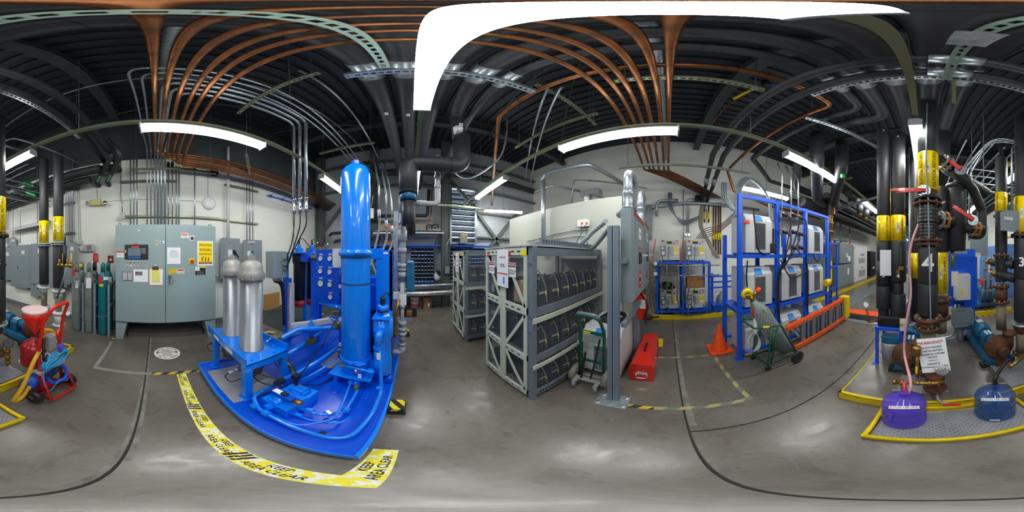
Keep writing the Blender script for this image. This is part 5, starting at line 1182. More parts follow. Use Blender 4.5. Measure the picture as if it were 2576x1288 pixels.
# ---- big hooked black elbow pipe
t = pipe('insulated_pipe', 'thick black wrapped pipe hooking sideways over the skid edge', [(-1.81, .57, 3.3), (-1.81, .57, 2.72), (-1.81, -.04, 2.72), (-1.81, -.04, 2.28)], .105, M_ins, fr=.12, n=24, joints=.42, jm=M_black)
mb = MB().cyl((-1.81, -.04, 2.2), (-1.81, -.04, 2.3), .09, n=20); t.p('blue_coupling', mb, M_pblue); mb = MB().cyl((-1.81, -.04, 1.9), (-1.81, -.04, 2.2), .07, n=20); t.p('lower_stub', mb, M_ins)
mb = MB().lathe([(.055, 0), (.055, .1), (.06, .11), (.04, .13)], (-1.78, .52, 3.28), 16, (1, -.3, .3)); t.p('white_cap', mb, M_white)
p = V((-1.7, .53, 3.42)); mb = MB().cbox(p + V((0, 0, .0)), (.003, .045, .06)); o = t.p('number_label', mb, M_paper); t.text('3', p + V((.003, 0, 0)), (1, 0, 0), (0, 0, 1), .05, parent=o)
pipe('insulated_pipe', 'slim black wrapped pipe behind the grey plastic riser', [(-3.0, -.02, 2.6), (-3.0, -.02, 1.95)], .09, M_ins, n=14)
ORD = ('first', 'second', 'third', 'fourth', 'fifth', 'sixth', 'seventh', 'eighth', 'ninth', 'tenth', 'eleventh', 'twelfth')
# ================================================================ WEST END: PARTS BINS AND SHELF
def bins(name, label, y0, cols, rows, z0, cw=.1, rh=.115, stock=True, x=-5.0):
    y1 = y0 + cols * cw; z1 = z0 + rows * rh
    t = T(name, label, 'bin cabinet', (x, (y0 + y1) / 2, z0))
    mb = MB().box((x - .2, y0, z0 - .05), (x - .19, y1, z1 + .02)); t.p('back', mb, M_dark)
    mb = MB()
    for k in range(cols + 1): mb.box((x - .19, y0 + k * cw - .004, z0), (x, y0 + k * cw + .004, z1))
    t.p('dividers', mb, M_pblue, kind='stuff')
    for k in range(rows + 1): mb = MB().box((x - .19, y0 - .01, z0 + k * rh - (.05 if k == 0 else .012)), (x + .01, y1 + .01, z0 + k * rh + .01)); t.p('shelf', mb, M_navy)
    mb = MB(); ml = MB()
    for k in range(rows):
        for j in range(cols):
            yc = y0 + (j + .5) * cw; zc = z0 + k * rh
            (mb if (k < rows * .55 or (j + k) % 4 == 0) else ml).box((x + .0105, yc - .028, zc - .01), (x + .012, yc + .028, zc + .008))
            if stock and random.random() < .75:
                q = V((x - .08, yc, zc + .01)); nn = random.randint(1, 4)
                for _ in range(nn):
                    o = q + V((random.uniform(-.03, .05), random.uniform(-.025, .025), 0)); h = random.uniform(.02, .06)
                    sm.cyl(o, o + V((random.uniform(-.02, .02), random.uniform(-.02, .02), h)), random.uniform(.008, .016), n=8)
    t.p('bin_labels', mb, M_yel, kind='stuff'); t.p('bin_labels', ml, M_paper, kind='stuff')
    return t
sm = MB()
bins('parts_bin', 'blue parts bin cabinet full of copper fittings, beside the steel column', -.02, 7, 9, .78)
bins('parts_bin', 'blue parts bin cabinet seen left of the strut post', -1.15, 9, 9, .78)
bins('parts_bin', 'blue parts bin cabinet behind the farther battery rack', 1.2, 12, 9, .78)
one('bin_fittings', 'small copper and brass fittings lying in the blue bins', 'fittings', sm, M_cop, kind='stuff')
mb = MB().box((-5.2, -1.3, 1.86), (-4.9, 2.6, 1.9)); one('bin_header', 'long blue top rail over the parts bins', 'rail', mb, M_navy)
t = T('storage_shelf', 'grey storage shelf above the blue parts bins', 'shelf', (-4.85, -.2, 2.25)); mb = MB().box((-5.2, -1.1, 2.24), (-4.5, .9, 2.27)); t.p('deck', mb, M_lgrey); mb = MB().box((-4.52, -1.1, 2.19), (-4.5, .9, 2.28)); t.p('front_lip', mb, M_lgrey)
for y in (-.9, .75): mb = MB().bar((-4.55, y, 2.24), (-5.25, y, 1.95), .03, .05); t.p('bracket', mb, M_lgrey)
def crate(label, c, d, m=M_card, name='cardboard_box', cat='box', flaps=True):
    t = T(name, label, cat, (c[0], c[1], c[2])); x, y, z = c; a, b, h = d
    mb = MB().box((x - a / 2, y - b / 2, z), (x + a / 2, y + b / 2, z + h)); t.p('carton', mb, m, bev=.003)
    if flaps: mb = MB().box((x - a / 2 - .001, y - .02, z + h * .3), (x + a / 2 + .001, y + .02, z + h + .001)); t.p('tape', mb, M_brown); mb = MB().box((x + a / 2, y + b * .15, z + h * .2), (x + a / 2 + .002, y + b * .4, z + h * .5)); t.p('label', mb, M_paper)
    return t
crate('cardboard box on the grey shelf, left of the strut post', (-4.75, -.65, 2.27), (.3, .38, .24)); crate('second cardboard box on the grey shelf', (-4.75, -.25, 2.27), (.25, .3, .2))
crate('cardboard carton low on the floor before the column', (-4.75, .42, 0), (.24, .22, .36)); crate('flat cardboard box on top of the blue bins', (-5.0, -.6, 1.9), (.25, .4, .12)); crate('cardboard box under the silver ducts left', (-4.9, -.3, .6), (.2, .25, .12))
t = crate('open divided box with blue cans on the grey shelf', (-4.75, .2, 2.27), (.3, .4, .14), M_card, flaps=False)
for i, y in enumerate((.15, .27)): one('spray_can', 'light blue can in the divided box, %s one' % ('left', 'right')[i], 'can', MB().lathe([(.045, 0), (.045, .06), (.03, .08), (.001, .085)], (-4.58, y, 2.27), 14), M_skyblue)
for i, (y, r) in enumerate(((.5, .1), (.68, .12))): one('black_reel', 'black plastic reel on the grey shelf, %s one' % ('smaller', 'larger')[i], 'reel', MB().ring((-4.7, y, 2.39), r * .85, .025, (1, .2, 0)).cyl((-4.72, y, 2.39), (-4.68, y, 2.39), .03, n=12).bar((-4.7, y - r * .8, 2.39), (-4.7, y + r * .8, 2.39), .02, .02), M_dark)
mb = MB()
for k in range(5): mb.ring((-4.55, .5 + k * .07, 2.3 + (.02 if k > 2 else 0)), .026, .006, (1, 0, 0), 14)
one('pipe_ends', 'row of white plastic tube ends on the shelf edge', 'tube', mb, M_white, kind='stuff')
for i, (z, r, m, lb) in enumerate(((.72, .045, M_emt, 'upper thin silver duct running past the bins'), (.5, .075, M_foil, 'lower foil wrapped duct running past the bins'))):
    pipe('silver_duct', lb, [(-4.45, -.9, z), (-4.45, 1.7, z + .03)], r, m, cat='duct', n=16)
t = T('white_bucket', 'white plastic bucket with red print on the floor below the ducts', 'bucket', (-4.8, .1, 0)); mb = MB().lathe([(.13, 0), (.15, .32), (.158, .33), (.158, .36), (.14, .37)], (-4.8, .1, 0), 24); t.p('pail', mb, M_white); mb = MB().lathe([(.142, .07), (.144, .12)], (-4.8, .1, 0), 24); mb.lathe([(.148, .22), (.1485, .25)], (-4.8, .1, 0), 24); t.p('red_band', mb, M_red2)
one('steel_chest', 'grey steel chest on the floor beside the white bucket', 'chest', MB().box((-4.95, .28 - .14, 0), (-4.7, .28 + .0, .001)).box((-5.1, .2, 0), (-4.85, .6, .34)), M_castalu, bev=.01)
one('low_bench', 'dark steel bench under the blue bins', 'bench', MB().box((-5.2, -1.2, .44), (-4.6, .9, .48)).box((-4.66, .28, 0), (-4.6, .32, .44)).box((-4.66, -1.2, 0), (-4.6, -1.14, .44)), M_dark)
t = T('bag_bundle', 'white and black work gloves and bag beside the column', 'bag', (-4.95, .78, .78)); mb = MB().sphere((-4.95, .78, .92), .11, 14, 1.3); t.p('bag', mb, M_white); mb = MB().cbox((-4.85, .8, 1.06), (.05, .1, .16), Matrix.Rotation(.4, 3, 'X')); t.p('black_glove', mb, M_dark, bev=.02)
t = T('column_outlet', 'grey outlet box fixed on the steel column', 'outlet', (-4.66, 1.02, 1.05)); mb = MB().box((-4.68, .96, 1.05), (-4.6, 1.08, 1.25)); t.p('box', mb, M_cab2, bev=.006); mb = MB().tube(fillet([(-4.64, 1.02, 1.25), (-4.64, 1.02, 1.9), (-4.64, 1.1, 2.1)], .1), .012, 8); t.p('conduit', mb, M_emt)
pipe('black_pipe', 'black wrapped pipe with copper elbow above the grey shelf', [(-4.7, -1.3, 2.75), (-4.7, .45, 2.75), (-4.7, .5, 3.6)], .05, M_ins)
pipe('copper_pipe', 'thin copper pipe turning up beside the column', [(-4.65, -.2, 2.6), (-4.65, .55, 2.6), (-4.65, .58, 3.6)], .016, M_cop, fr=.05, n=8)
for i, (y, z, ln) in enumerate(((-2.2, 2.3, 1.1), (-2.0, 2.05, .8))): pipe('black_pipe', 'black wrapped pipe on the west wall left of the blue tank, %s' % ('upper', 'lower')[i], [(-5.1, y - .6, z), (-4.7, y - .3, z), (-4.7, y + ln, z)], .05, M_ins)
pipe('sprinkler_main', 'dark ducts high over the parts bins', [(-5.0, -2.0, 4.4), (-5.0, 4.6, 4.4)], .12, M_dsteel)
flex('flex_metal_hose', 'flexible metal conduit looping above the farther battery rack', [(-2.0, 1.3, 4.6), (-2.05, 1.35, 3.9), (-2.2, 1.3, 3.3), (-2.5, .95, 2.95), (-2.6, .7, 3.1), (-2.2, .6, 3.4)], .016, M_galv, cat='conduit')

# ================================================================ BATTERY RACKS
def battery_rack(x0, label):
    """x0: the eastern face; origin at that near corner, body running to -x and +y"""
    W, D, Z = .82, 1.32, 1.64
    t = T('battery_rack', label, 'battery rack', (x0, .86, 0), 'open battery racks in front of the white partition')
    L = lambda *a, **k: t.p(*a, local=True, **k)
    for x in (0, -W):
        for y in (0, D): mb = MB().box((x - (.05 if x == 0 else 0), y - (.05 if y else 0), 0), (x + (0 if x == 0 else .05), y + (0 if y else .05), Z)); L('corner_post', mb, M_slate)
    for x, w in ((-.06, .04), (-.38, .045), (-.43, .04), (-.76, .04)):
        mb = MB().box((x, -.012, .06), (x - w, .006, Z)); L('upright', mb, M_pgreen, bev=.002)
    lv = (.1, .6, 1.09, 1.6)
    for i, z in enumerate(lv):
        for a, b in ((-.06, -.43), (-.43, -.8)):
            mb = MB().box((a, -.013, z - .035), (b, .006, z + .035)); L('front_rail', mb, M_pgreen, bev=.002)
            for k in range(3): mb = MB(); xx = a - .08 - k * .09; mb.box((xx, -.0145, z - .006), (xx - .045, -.0125, z + .006)); L('slot', mb, M_dark)
        mb = MB().box((-.003, .05, z - .04), (-.03, D - .05, z + .03)); L('side_rail', mb, M_slate); mb = MB().box((-W + .003, .05, z - .04), (-W + .03, D - .05, z + .03)); L('side_rail', mb, M_slate)
        mb = MB().box((-.03, .01, z - .03), (-W + .03, D, z - .015)); L('shelf_panel', mb, M_slate)
    mb = MB()
    for k in range(34): mb.box((.001, .08 + k * .036, .085), (-.001, .095 + k * .036, .115))
    L('side_slots', mb, M_dark, kind='stuff')
    for a, b in ((-.08, -.38), (-.47, -.77)):
        for i in range(3):
            z0, z1 = lv[i] + .035, lv[i + 1] - .035
            p, q = ((a, -.006, z1), (b, -.006, z0)) if (i == 1) == (a > -.4) else ((b, -.006, z1), (a, -.006, z0))
            if i == 1: p, q = ((a, -.006, z1), (b, -.006, z0))
            else: p, q = ((b, -.006, z1), (a, -.006, z0))
            mb = MB().bar(p, q, .03, .012, (0, 1, 0)); L('diagonal_brace', mb, M_pgreen)
    for z, m in ((1.0, M_pgreen), (.5, M_pgreen)):
        mb = MB().box((.012, -.01, z), (.022, D, z + .045)); L('sheet_clamp_bar', mb, m)
    mb = MB().box((.006, .05, .15), (.01, D, 1.6)); L('clear_side_sheet', mb, M_plexi)
    mb = MB().box((0, -.02, Z), (-W, D, Z + .012)); L('top_sheet', mb, M_lgrey)
    mb = MB().box((-.05, .03, .13), (-.79, .034, 1.58)); L('clear_front_sheet', mb, M_plexi)
    for z in (.2, .5, .9, 1.05, 1.5): mb = MB().cyl((-.02, -.002, z), (-.02, -.012, z), .01, n=6); L('bolt', mb, M_chrome)
    for x, z, w, h, m, s, tm in ((-.06, 1.585, .07, .045, M_yel, '', M_txt), (-.28, 1.58, .09, .045, M_red2, 'UPS2-B2', M_wtxt), (-.7, 1.58, .06, .04, M_red2, 'UPS2-B1', M_wtxt)):
        mb = MB().box((x, -.016, z - h / 2), (x - w, -.0135, z + h / 2)); o = L('label', mb, m)
        if s: t.text(s, (x - w / 2, -.018, z), (0, -1, 0), (0, 0, 1), .02, tm, parent=o, local=True)
    for x in (-.2, -.58):
        mb = MB().box((x, -.016, 1.37), (x - .13, -.014, 1.5)); o = L('danger_sign', mb, M_paper); mb = MB().box((x - .005, -.0175, 1.46), (x - .125, -.016, 1.495)); L('sign_header', mb, M_dred, parent=o)
        t.text('DANGER', (x - .065, -.0185, 1.478), (0, -1, 0), (0, 0, 1), .026, M_wtxt, parent=o, local=True); t.text('ELECTRICAL\nHAZARD', (x - .065, -.0175, 1.415), (0, -1, 0), (0, 0, 1), .026, parent=o, local=True)
    mb = MB().box((-.3, -.03, 1.26), (-.5, -.026, 1.62)); o = L('hanging_sheet', mb, M_paper)
    t.text('Lead acid', (-.4, -.0315, 1.55), (0, -1, 0), (0, 0, 1), .03, M_rtxt, parent=o, local=True); t.text('safety data sheet\nbattery room\nwear eye protection', (-.4, -.0315, 1.47), (0, -1, 0), (0, 0, 1), .013, parent=o, local=True)
    mb = MB().box((-.305, -.0315, 1.385), (-.495, -.03, 1.395)); L('red_line', mb, M_red2, parent=o); mb = MB().box((-.36, -.0315, 1.29), (-.38, -.03, 1.36)); L('blue_mark', mb, M_lblue, parent=o)
    return t
battery_rack(-.94, 'nearer open battery rack with a clear side sheet and red labels')
battery_rack(-2.51, 'farther open battery rack beside the parts bins')
def battery(loc, m, label, grp, wire=True):
    t = T('battery', label, 'battery', loc, grp)
    mb = MB().box((-.17, -.075, 0), (.17, .075, .24)); t.p('case', mb, m, local=True, bev=.006)
    mb = MB().box((-.16, -.07, .24), (.16, .07, .262)); t.p('lid', mb, M_dark, local=True, bev=.004)
    for s in (-1, 1): mb = MB().cyl((.12 * s, 0, .26), (.12 * s, 0, .285), .012, n=8); t.p('terminal', mb, M_brass, local=True)
    mb = MB().box((.171, -.04, .15), (.1725, .04, .17)); t.p('label', mb, M_lgrey, local=True)
    mb = MB().tube(hermite([(.12, .0, .285), (.15, .01, .31), (.185, .02, .22), (.19, .03, .12), (.18, .05, .06)]), .0035, 5); t.p('sense_lead', mb, M_lgrey, local=True)
    mb = MB().cyl((.189, .026, .17), (.19, .03, .13), .007, n=8); t.p('fuse', mb, M_yel, local=True)
    return t
for j, (xr, nm, m) in enumerate(((-.94, 'nearer', M_batt), (-2.51, 'farther', M_battl))):
    for k, (z, sh) in enumerate(((.085, 'bottom'), (.585, 'middle'), (1.075, 'top'))):
        lb = 'battery block on %s shelf of %s rack' % (sh, nm); g_ = 'battery blocks on the %s shelf of the %s rack' % (sh, nm)
        b0 = battery((xr - .22, 1.02, z + .0), m, '%s, east row, nearest the front frame' % lb, g_)
        for q in range(1, 7): dup(b0, (xr - .22, 1.02 + q * .17, z), 0, '%s, east row, %s from the front frame' % (lb, ORD[q]))
        for q in range(0, 3): dup(b0, (xr - .6, 1.02 + q * .17, z), 0, '%s, inner row, %s from the front frame' % (lb, ORD[q]))
t = T('kraft_bag', 'brown kraft paper bundle on the middle of the nearer rack', 'paper bundle', (-1.15, .93, 1.08)); mb = MB().prism([(-.1, 0), (.13, 0), (.1, .16), (.0, .22), (-.1, .2)], (-1.15, .9, 1.125), (1, 0, 0), (0, 0, 1), (0, .04, 0)); t.p('bundle', mb, M_brown, bev=.01)
mb = MB().box((-.98, 1.0, 1.655), (-1.7, 2.1, 1.665))
for k in range(30): mb.box((-.98, 1.0 + k * .037, 1.665), (-1.0, 1.015 + k * .037, 1.7))
mb.box((-.98, 1.0, 1.7), (-1.0, 2.1, 1.71)); one('slotted_duct', 'grey slotted wiring duct on top of the nearer rack', 'wiring duct', mb, M_slate)
# ---- things on the partition
pipe('steel_conduit', 'upper thin conduit across the white partition', [(-2.6, 2.22, 1.86), (-1.55, 2.22, 1.98), (-1.18, 2.22, 1.98)], .01, M_emt, cat='conduit', fr=.05, n=8); pipe('steel_conduit', 'lower thin conduit across the white partition', [(-2.6, 2.22, 1.78), (-1.55, 2.22, 1.88), (-1.18, 2.22, 1.88)], .01, M_emt, cat='conduit', fr=.05, n=8)
t, r = jbox('twin_receptacle', 'pair of white electrical boxes with hanging cords on the partition', 'y', 1457, 554, 1483, 570, 2.25, .06, M_white, cat='receptacle')
for px in (1464, 1476): mb = MB(); q = ony(px, 562, 2.18); mb.disc(q, .02, (0, -1, 0), .006); t.p('socket', mb, M_orange)
for i in (0, 1): flex('extension_cord', 'black cord hanging from the %s white box on the partition' % ('left', 'right')[i], [ony(1461 + 10 * i, 566, 2.16), ony(1463 + 12 * i, 585, 2.14), ony(1452 + 24 * i, 605, 2.12), ony(1453 + 26 * i, 616, 2.05)], .005, M_black)
t = T('duct_riser', 'galvanised duct riser with flange on the white partition', 'duct', (-1.95, 2.1, 1.7)); c = ony(1367, 600, 2.1)
mb = MB().lathe([(.04, 0), (.04, 1.3)], (c.x, 2.1, 1.75), 16); t.p('riser', mb, M_galv); mb = MB().tube(fillet([(c.x, 2.1, 3.0), (c.x, 2.1, 3.15), (c.x + .8, 2.3, 3.2), (c.x + 1.2, 3.2, 3.05)], .2), .04, 14); t.p('elbow', mb, M_galv); mb = MB().box((c.x - .18, 1.95, 1.68), (c.x + .18, 2.24, 1.76)); t.p('base_hood', mb, M_cab2, bev=.01)
flex('flex_metal_hose', 'upper corrugated metal conduit sloping to the disconnect cabinet', [(-1.35, 1.9, 1.66), (-1.1, 1.85, 1.72), (-.85, 1.75, 1.86), (-.62, 1.55, 1.92)], .028, M_galv, cat='conduit'); flex('flex_metal_hose', 'lower corrugated metal conduit sloping to the disconnect cabinet', [(-1.1, 1.9, 1.64), (-.9, 1.85, 1.68), (-.7, 1.7, 1.8), (-.58, 1.55, 1.84)], .028, M_galv, cat='conduit')
# ---- posts and disconnect cabinets
t = T('steel_post', 'grey double channel post on a bolted base plate in front of the racks', 'post', (-.42, 1.22, 0))
for x0, x1 in ((-.465, -.425), (-.42, -.375)): mb = MB().box((x0, 1.19, .012), (x1, 1.25, 1.8)); t.p('channel', mb, M_slate, bev=.002)
mb = MB().box((-.424, 1.21, .012), (-.42, 1.24, 1.8)); t.p('weld_seam', mb, M_dark)
mb = MB().box((-.55, 1.1, 0), (-.29, 1.29, .012)); t.p('base_plate', mb, M_galv, bev=.002)
for x, y in ((-.52, 1.13), (-.32, 1.13), (-.52, 1.26), (-.32, 1.26)): mb = MB().cyl((x, y, .012), (x, y, .03), .014, n=6); mb.cyl((x, y, .03), (x, y, .045), .006, n=8); t.p('anchor_bolt', mb, M_chrome)
t = T('steel_post', 'second grey channel post beside the white chiller', 'post', (-.43, 2.2, 0)); mb = MB().box((-.47, 2.16, 0), (-.38, 2.23, 1.9)); t.p('channel', mb, M_slate, bev=.002)
for z in (.95, 1.5): t = one('cross_strut', '%s strut joining the two channel posts' % ('lower' if z < 1 else 'upper'), 'strut', MB().box((-.37, 1.25, z), (-.33, 2.2, z + .04)), M_slate)
cabx = -.3
for i, (y0, y1, z0, z1, lb) in enumerate(((1.34, 1.98, 1.15, 1.98, 'tall grey switch cabinet with a red stripe on the channel posts'), (2.0, 2.5, 1.13, 2.02, 'farther grey switch cabinet with a red stripe, behind the first'))):
    t = T('switch_cabinet', lb, 'switch cabinet', (cabx - .1, (y0 + y1) / 2, z0))
    mb = MB().box((cabx - .1, y0, z0), (cabx, y1, z1)); t.p('body', mb, M_cab2, bev=.005)
    mb = MB().box((cabx, y0 + .005, z0 + .01), (cabx + .012, y1 - .005, z1 - .01)); dr = t.p('door', mb, M_cab2, bev=.003)
    def pl(nm, a, b, c, d, m, th=.002): mb = MB().box((cabx + .012, y0 + a * (y1 - y0), z0 + b * (z1 - z0)), (cabx + .012 + th, y0 + c * (y1 - y0), z0 + d * (z1 - z0))); return t.p(nm, mb, m)
    pl('red_stripe', .03, .93, .97, .985, M_dred)
    o = pl('vent_label', .42, .7, .62, .84, M_paper); t.text('DISCONNECT\nSERVICE', (cabx + .015, y0 + .52 * (y1 - y0), z0 + .77 * (z1 - z0)), (1, 0, 0), (0, 0, 1), .015, M_rtxt, parent=o)
    pl('red_label', .42, .57, .62, .605, M_red2); pl('operator_plate', .42, .4, .62, .54, M_dark, .012)
    mb = MB().bar((cabx + .03, (y0 + y1) / 2, z0 + .5 * (z1 - z0)), (cabx + .09, (y0 + y1) / 2 + .02, z0 + .505 * (z1 - z0)), .04, .02); t.p('lever', mb, M_lgrey)
    for b in ((.14, .06) if i == 0 else (.1,)):
        c = V((cabx + .012, y0 + .5 * (y1 - y0), z0 + (b * 1.2 + .08) * (z1 - z0))); mb = MB().cbox(c, (.004, .1, .1)); mb.cyl(c + V((0, 0, 0)), c + V((.004, 0, 0)), .055, n=20); o = t.p('red_medallion', mb, M_red2)
        t.text('480 V' if b > .1 else '3 PH', c + V((.006, 0, 0)), (1, 0, 0), (0, 0, 1), .03, M_wtxt, parent=o)
    mb = MB().tube(fillet([(cabx - .05, y0 + .06, z1), (cabx - .05, y0 + .06, z1 + .42), (cabx - .05, y0 + .35, z1 + .42), (cabx - .1, y0 + .42, z1 + .15), (cabx - .3, y0 + .6, z1 + .1)], .12, 8), .042, 14); t.p('bent_conduit', mb, M_galv)
    mb = MB().lathe([(.05, 0), (.05, .03), (.045, .04), (.045, .14), (.052, .15), (.052, .18)], (cabx - .05, y0 + .06, z1), 16); t.p('conduit_hub', mb, M_galv)
jbox('wall_cabinet', 'tall grey cabinet on the north wall behind the switch cabinets', 'y', 1612, 520, 1640, 600, YN, .2, M_cab2, cat='cabinet')
t = T('fire_extinguisher', 'red fire extinguisher hanging under the switch cabinets', 'fire extinguisher', (-.34, 2.06, .68)); mb = MB().lathe([(.06, 0), (.07, .02), (.07, .28), (.05, .33), (.02, .35)], (-.34, 2.08, .72), 20); t.p('bottle', mb, M_red); mb = MB().bar((-.34, 2.08, 1.07), (-.34, 1.98, 1.12), .02, .03); mb.tube(hermite([(-.33, 2.04, 1.06), (-.25, 2.0, .95), (-.28, 2.02, .75), (-.27, 2.0, .66)]), .012, 6); t.p('handle_and_hose', mb, M_dark)
mb = MB().box((-.35, 2.004, .88), (-.28, 2.008, 1.0)); t.p('label', mb, M_paper)
# ---- chiller units
def chiller(loc, label, rz=0, d=.6, grp='light grey chillers in the tall blue rack', h=.56):
    t = T('chiller', label, 'chiller', loc, grp, rz); L = lambda *a, **k: t.p(*a, local=True, **k); w = .225
    mb = MB().prism([(0, 0), (d, 0), (d, h), (.07, h), (0, h - .1)], (-w, 0, 0), (0, 1, 0), (0, 0, 1), (2 * w, 0, 0)); L('cabinet', mb, M_chill, bev=.012)
    mb = MB().box((-.075, -.006, .05), (.095, .001, .43)); g_ = L('grille_frame', mb, M_chilld)
    mb = MB().box((-.07, -.0075, .055), (.09, -.006, .425)); L('grille_recess', mb, M_dark)
    for k in range(18): mb = MB().cbox((.01, -.01, .068 + k * .02), (.155, .008, .009), Matrix.Rotation(.5, 3, 'X')); L('louver', mb, M_slate)
    for x in (-.08, .1): mb = MB().box((x - .002, -.004, .01), (x + .002, .001, .5)); L('panel_gap', mb, M_chilld)
    R = Matrix.Rotation(-.61, 3, 'X'); mb = MB().cbox((-.01, .022, h - .06), (.12, .003, .1), R); o = L('blue_sticker', mb, M_lblue); mb = MB().cbox((-.035, .018, h - .068), (.05, .003, .012), R); mb.cbox((-.03, .014, h - .085), (.035, .003, .01), R); L('sticker_print', mb, M_wtxt, parent=o)
    mb = MB().cbox((-.01, .045, h - .018), (.07, .002, .01), R); L('badge', mb, M_slate)
    mb = MB().box((-w + .02, .03, -.02), (w - .02, d - .03, 0)); L('base', mb, M_dark)
    return t
c0 = chiller((-.7, 1.6, .05), 'light grey chiller on the floor behind the green hand truck', 0, .62, None, .67)
t = T('coiled_cable', 'black cable coiled on top of the floor chiller', 'cable', (-.7, 1.95, .72)); mb = MB()
for k in range(4): mb.ring((-.68 + k * .01, 1.95, .73 + .018 * k), .17 - .012 * k, .01, (0, 0, 1), 28)
t.p('coil', mb, M_black); mb = MB().cbox((-.6, 1.83, .77), (.06, .04, .03)); t.p('plug', mb, M_yel, bev=.005)
# ---- green hand truck
hx, hy = -.72, 1.42
t = T('hand_truck', 'green hand truck with red hubbed wheels in front of a chiller', 'hand truck', (hx, hy, 0))
mb = MB().tube(fillet([(hx - .13, hy, .1), (hx - .13, hy + .02, .75), (hx - .13, hy - .1, .98), (hx + .13, hy - .1, .98), (hx + .13, hy + .02, .75), (hx + .13, hy, .1)], .09), .017, 10); t.p('frame', mb, M_green)
mb = MB().tube(fillet([(hx - .125, hy - .06, .94), (hx - .09, hy - .1, 1.0), (hx + .09, hy - .1, 1.0), (hx + .125, hy - .06, .94)], .05), .019, 10); t.p('grip', mb, M_slate)
for z in (.36, .74): mb = MB().box((hx - .13, hy - .02, z), (hx + .13, hy - .01, z + .035)); t.p('cross_bar', mb, M_green)
mb = MB().box((hx - .08, hy - .022, .745), (hx + .0, hy - .02, .77)); t.p('yellow_label', mb, M_yel)
mb = MB().bar((hx - .05, hy - .03, .5), (hx - .07, hy - .08, .12), .02, .01); mb.bar((hx + .1, hy - .02, .7), (hx + .02, hy - .06, .12), .015, .01); t.p('brace', mb, M_dark)
mb = MB().box((hx - .14, hy - .1, .1), (hx + .14, hy - .04, .115)); mb.bar((hx - .17, hy, .11), (hx + .17, hy, .11), .02, .02); t.p('toe_frame', mb, M_castalu)
def wheel(t, c, r, w, ax, tyre, hub, local=False):
    c = V(c); a = V(ax).normalized(); mb = MB().lathe([(r * .62, -w / 2), (r * .9, -w / 2), (r, -w * .3), (r, w * .3), (r * .9, w / 2), (r * .62, w / 2)], c, 24, a); o = t.p('tyre', mb, tyre, local=local)
    mb = MB().lathe([(r * .64, -w * .3), (r * .6, -w * .25), (r * .3, -w * .1), (r * .25, -w * .5), (r * .12, -w * .5), (r * .12, w * .5), (r * .25, w * .5), (r * .3, w * .1), (r * .6, w * .25), (r * .64, w * .3)], c, 20, a); t.p('wheel_hub', mb, hub, local=local)
M_gtyre = mk('grey tyre', '77756c', .7, var=.1)
for s in (-1, 1): wheel(t, (hx + s * .17, hy + .0, .127), .127, .06, (1, -.0, 0), M_gtyre, M_red); wheel(t, (hx + s * .11, hy - .14, .05), .05, .03, (1, .3, 0), M_slate, M_lgrey)
for s in (-1, 1): mb = MB().box((hx + s * .11 - .02, hy - .16, .07), (hx + s * .11 + .02, hy - .1, .11)); t.p('caster_bracket', mb, M_castalu)
one('wrench', 'chrome wrench hooked on the hand truck', 'wrench', MB().bar((hx - .16, hy - .02, .62), (hx - .15, hy - .03, .45), .02, .006).cyl((hx - .16, hy - .03, .63), (hx - .16, hy - .01, .63), .022, n=6), M_chrome)
# ---- red toolbox
t = T('toolbox', 'long red steel toolbox with a black lid handle on the floor', 'toolbox', (-.26, 2.05, 0))
X0, X1, Y0, Y1 = -.385, -.14, 1.6, 2.45
mb = MB().box((X0, Y0, 0), (X1, Y1, .2)); t.p('body', mb, M_red, bev=.004); mb = MB().prism([(0, .2), (.245, .2), (.245, .24), (.215, .285), (.03, .285), (0, .24)], (X0, Y0 - .002, 0), (1, 0, 0), (0, 0, 1), (0, Y1 - Y0 + .004, 0)); t.p('lid', mb, M_red, bev=.003)
mb = MB().tube(fillet([(-.27, 1.92, .285), (-.27, 1.92, .32), (-.27, 2.1, .32), (-.27, 2.1, .285)], .025), .012, 8); t.p('lid_handle', mb, M_dark)
mb = MB().box((-.32, 1.598, .12), (-.2, 1.59, .16)); t.p('handle_plate', mb, M_chrome, bev=.003); mb = MB().tube(fillet([(-.315, 1.59, .13), (-.315, 1.57, .08), (-.205, 1.57, .08), (-.205, 1.59, .13)], .02), .006, 8); t.p('end_handle', mb, M_chrome)
for y in (1.8, 2.25): mb = MB().box((X1, y, .14), (X1 + .012, y + .05, .24)); t.p('latch', mb, M_chrome)
floor_poly('floor_marker', 'yellow painted rectangle on the floor behind the toolbox', [(-.33, 2.5), (-.08, 2.5), (-.08, 2.8), (-.33, 2.8)], M_yel, 'floor marking')
ftape('floor_tape', 'bright end of the striped tape by the post base plate', (-.29, 1.16), (-.1, 1.15), .045, M_haz)
ftape('floor_tape', 'faded striped tape nearest the camera, right of the steel post', (-.1, 1.15), (.66, 1.14), .045, M_hazf)
ftape('floor_tape', 'faded striped tape running towards the orange cone', (.63, 1.165), (.62, 2.18), .045, M_hazf, z=.0016)
ftape('floor_tape', 'faded striped tape across the saw cut behind the toolbox', (-.13, 2.17), (.64, 2.17), .045, M_hazf)
for i, (a, b) in enumerate((((.42, 3.7), (.44, 2.8)), ((.46, 2.75), (.62, 2.74)), ((.9, 3.75), (.98, 3.1)), ((.7, 2.78), (1.0, 2.8)))): ftape('chalk_line', 'faint blue paint line on the floor before the yellow curb, %s' % ORD[i], a, b, .018, mk('faded blue paint', '4d6578', .7, var=.2))
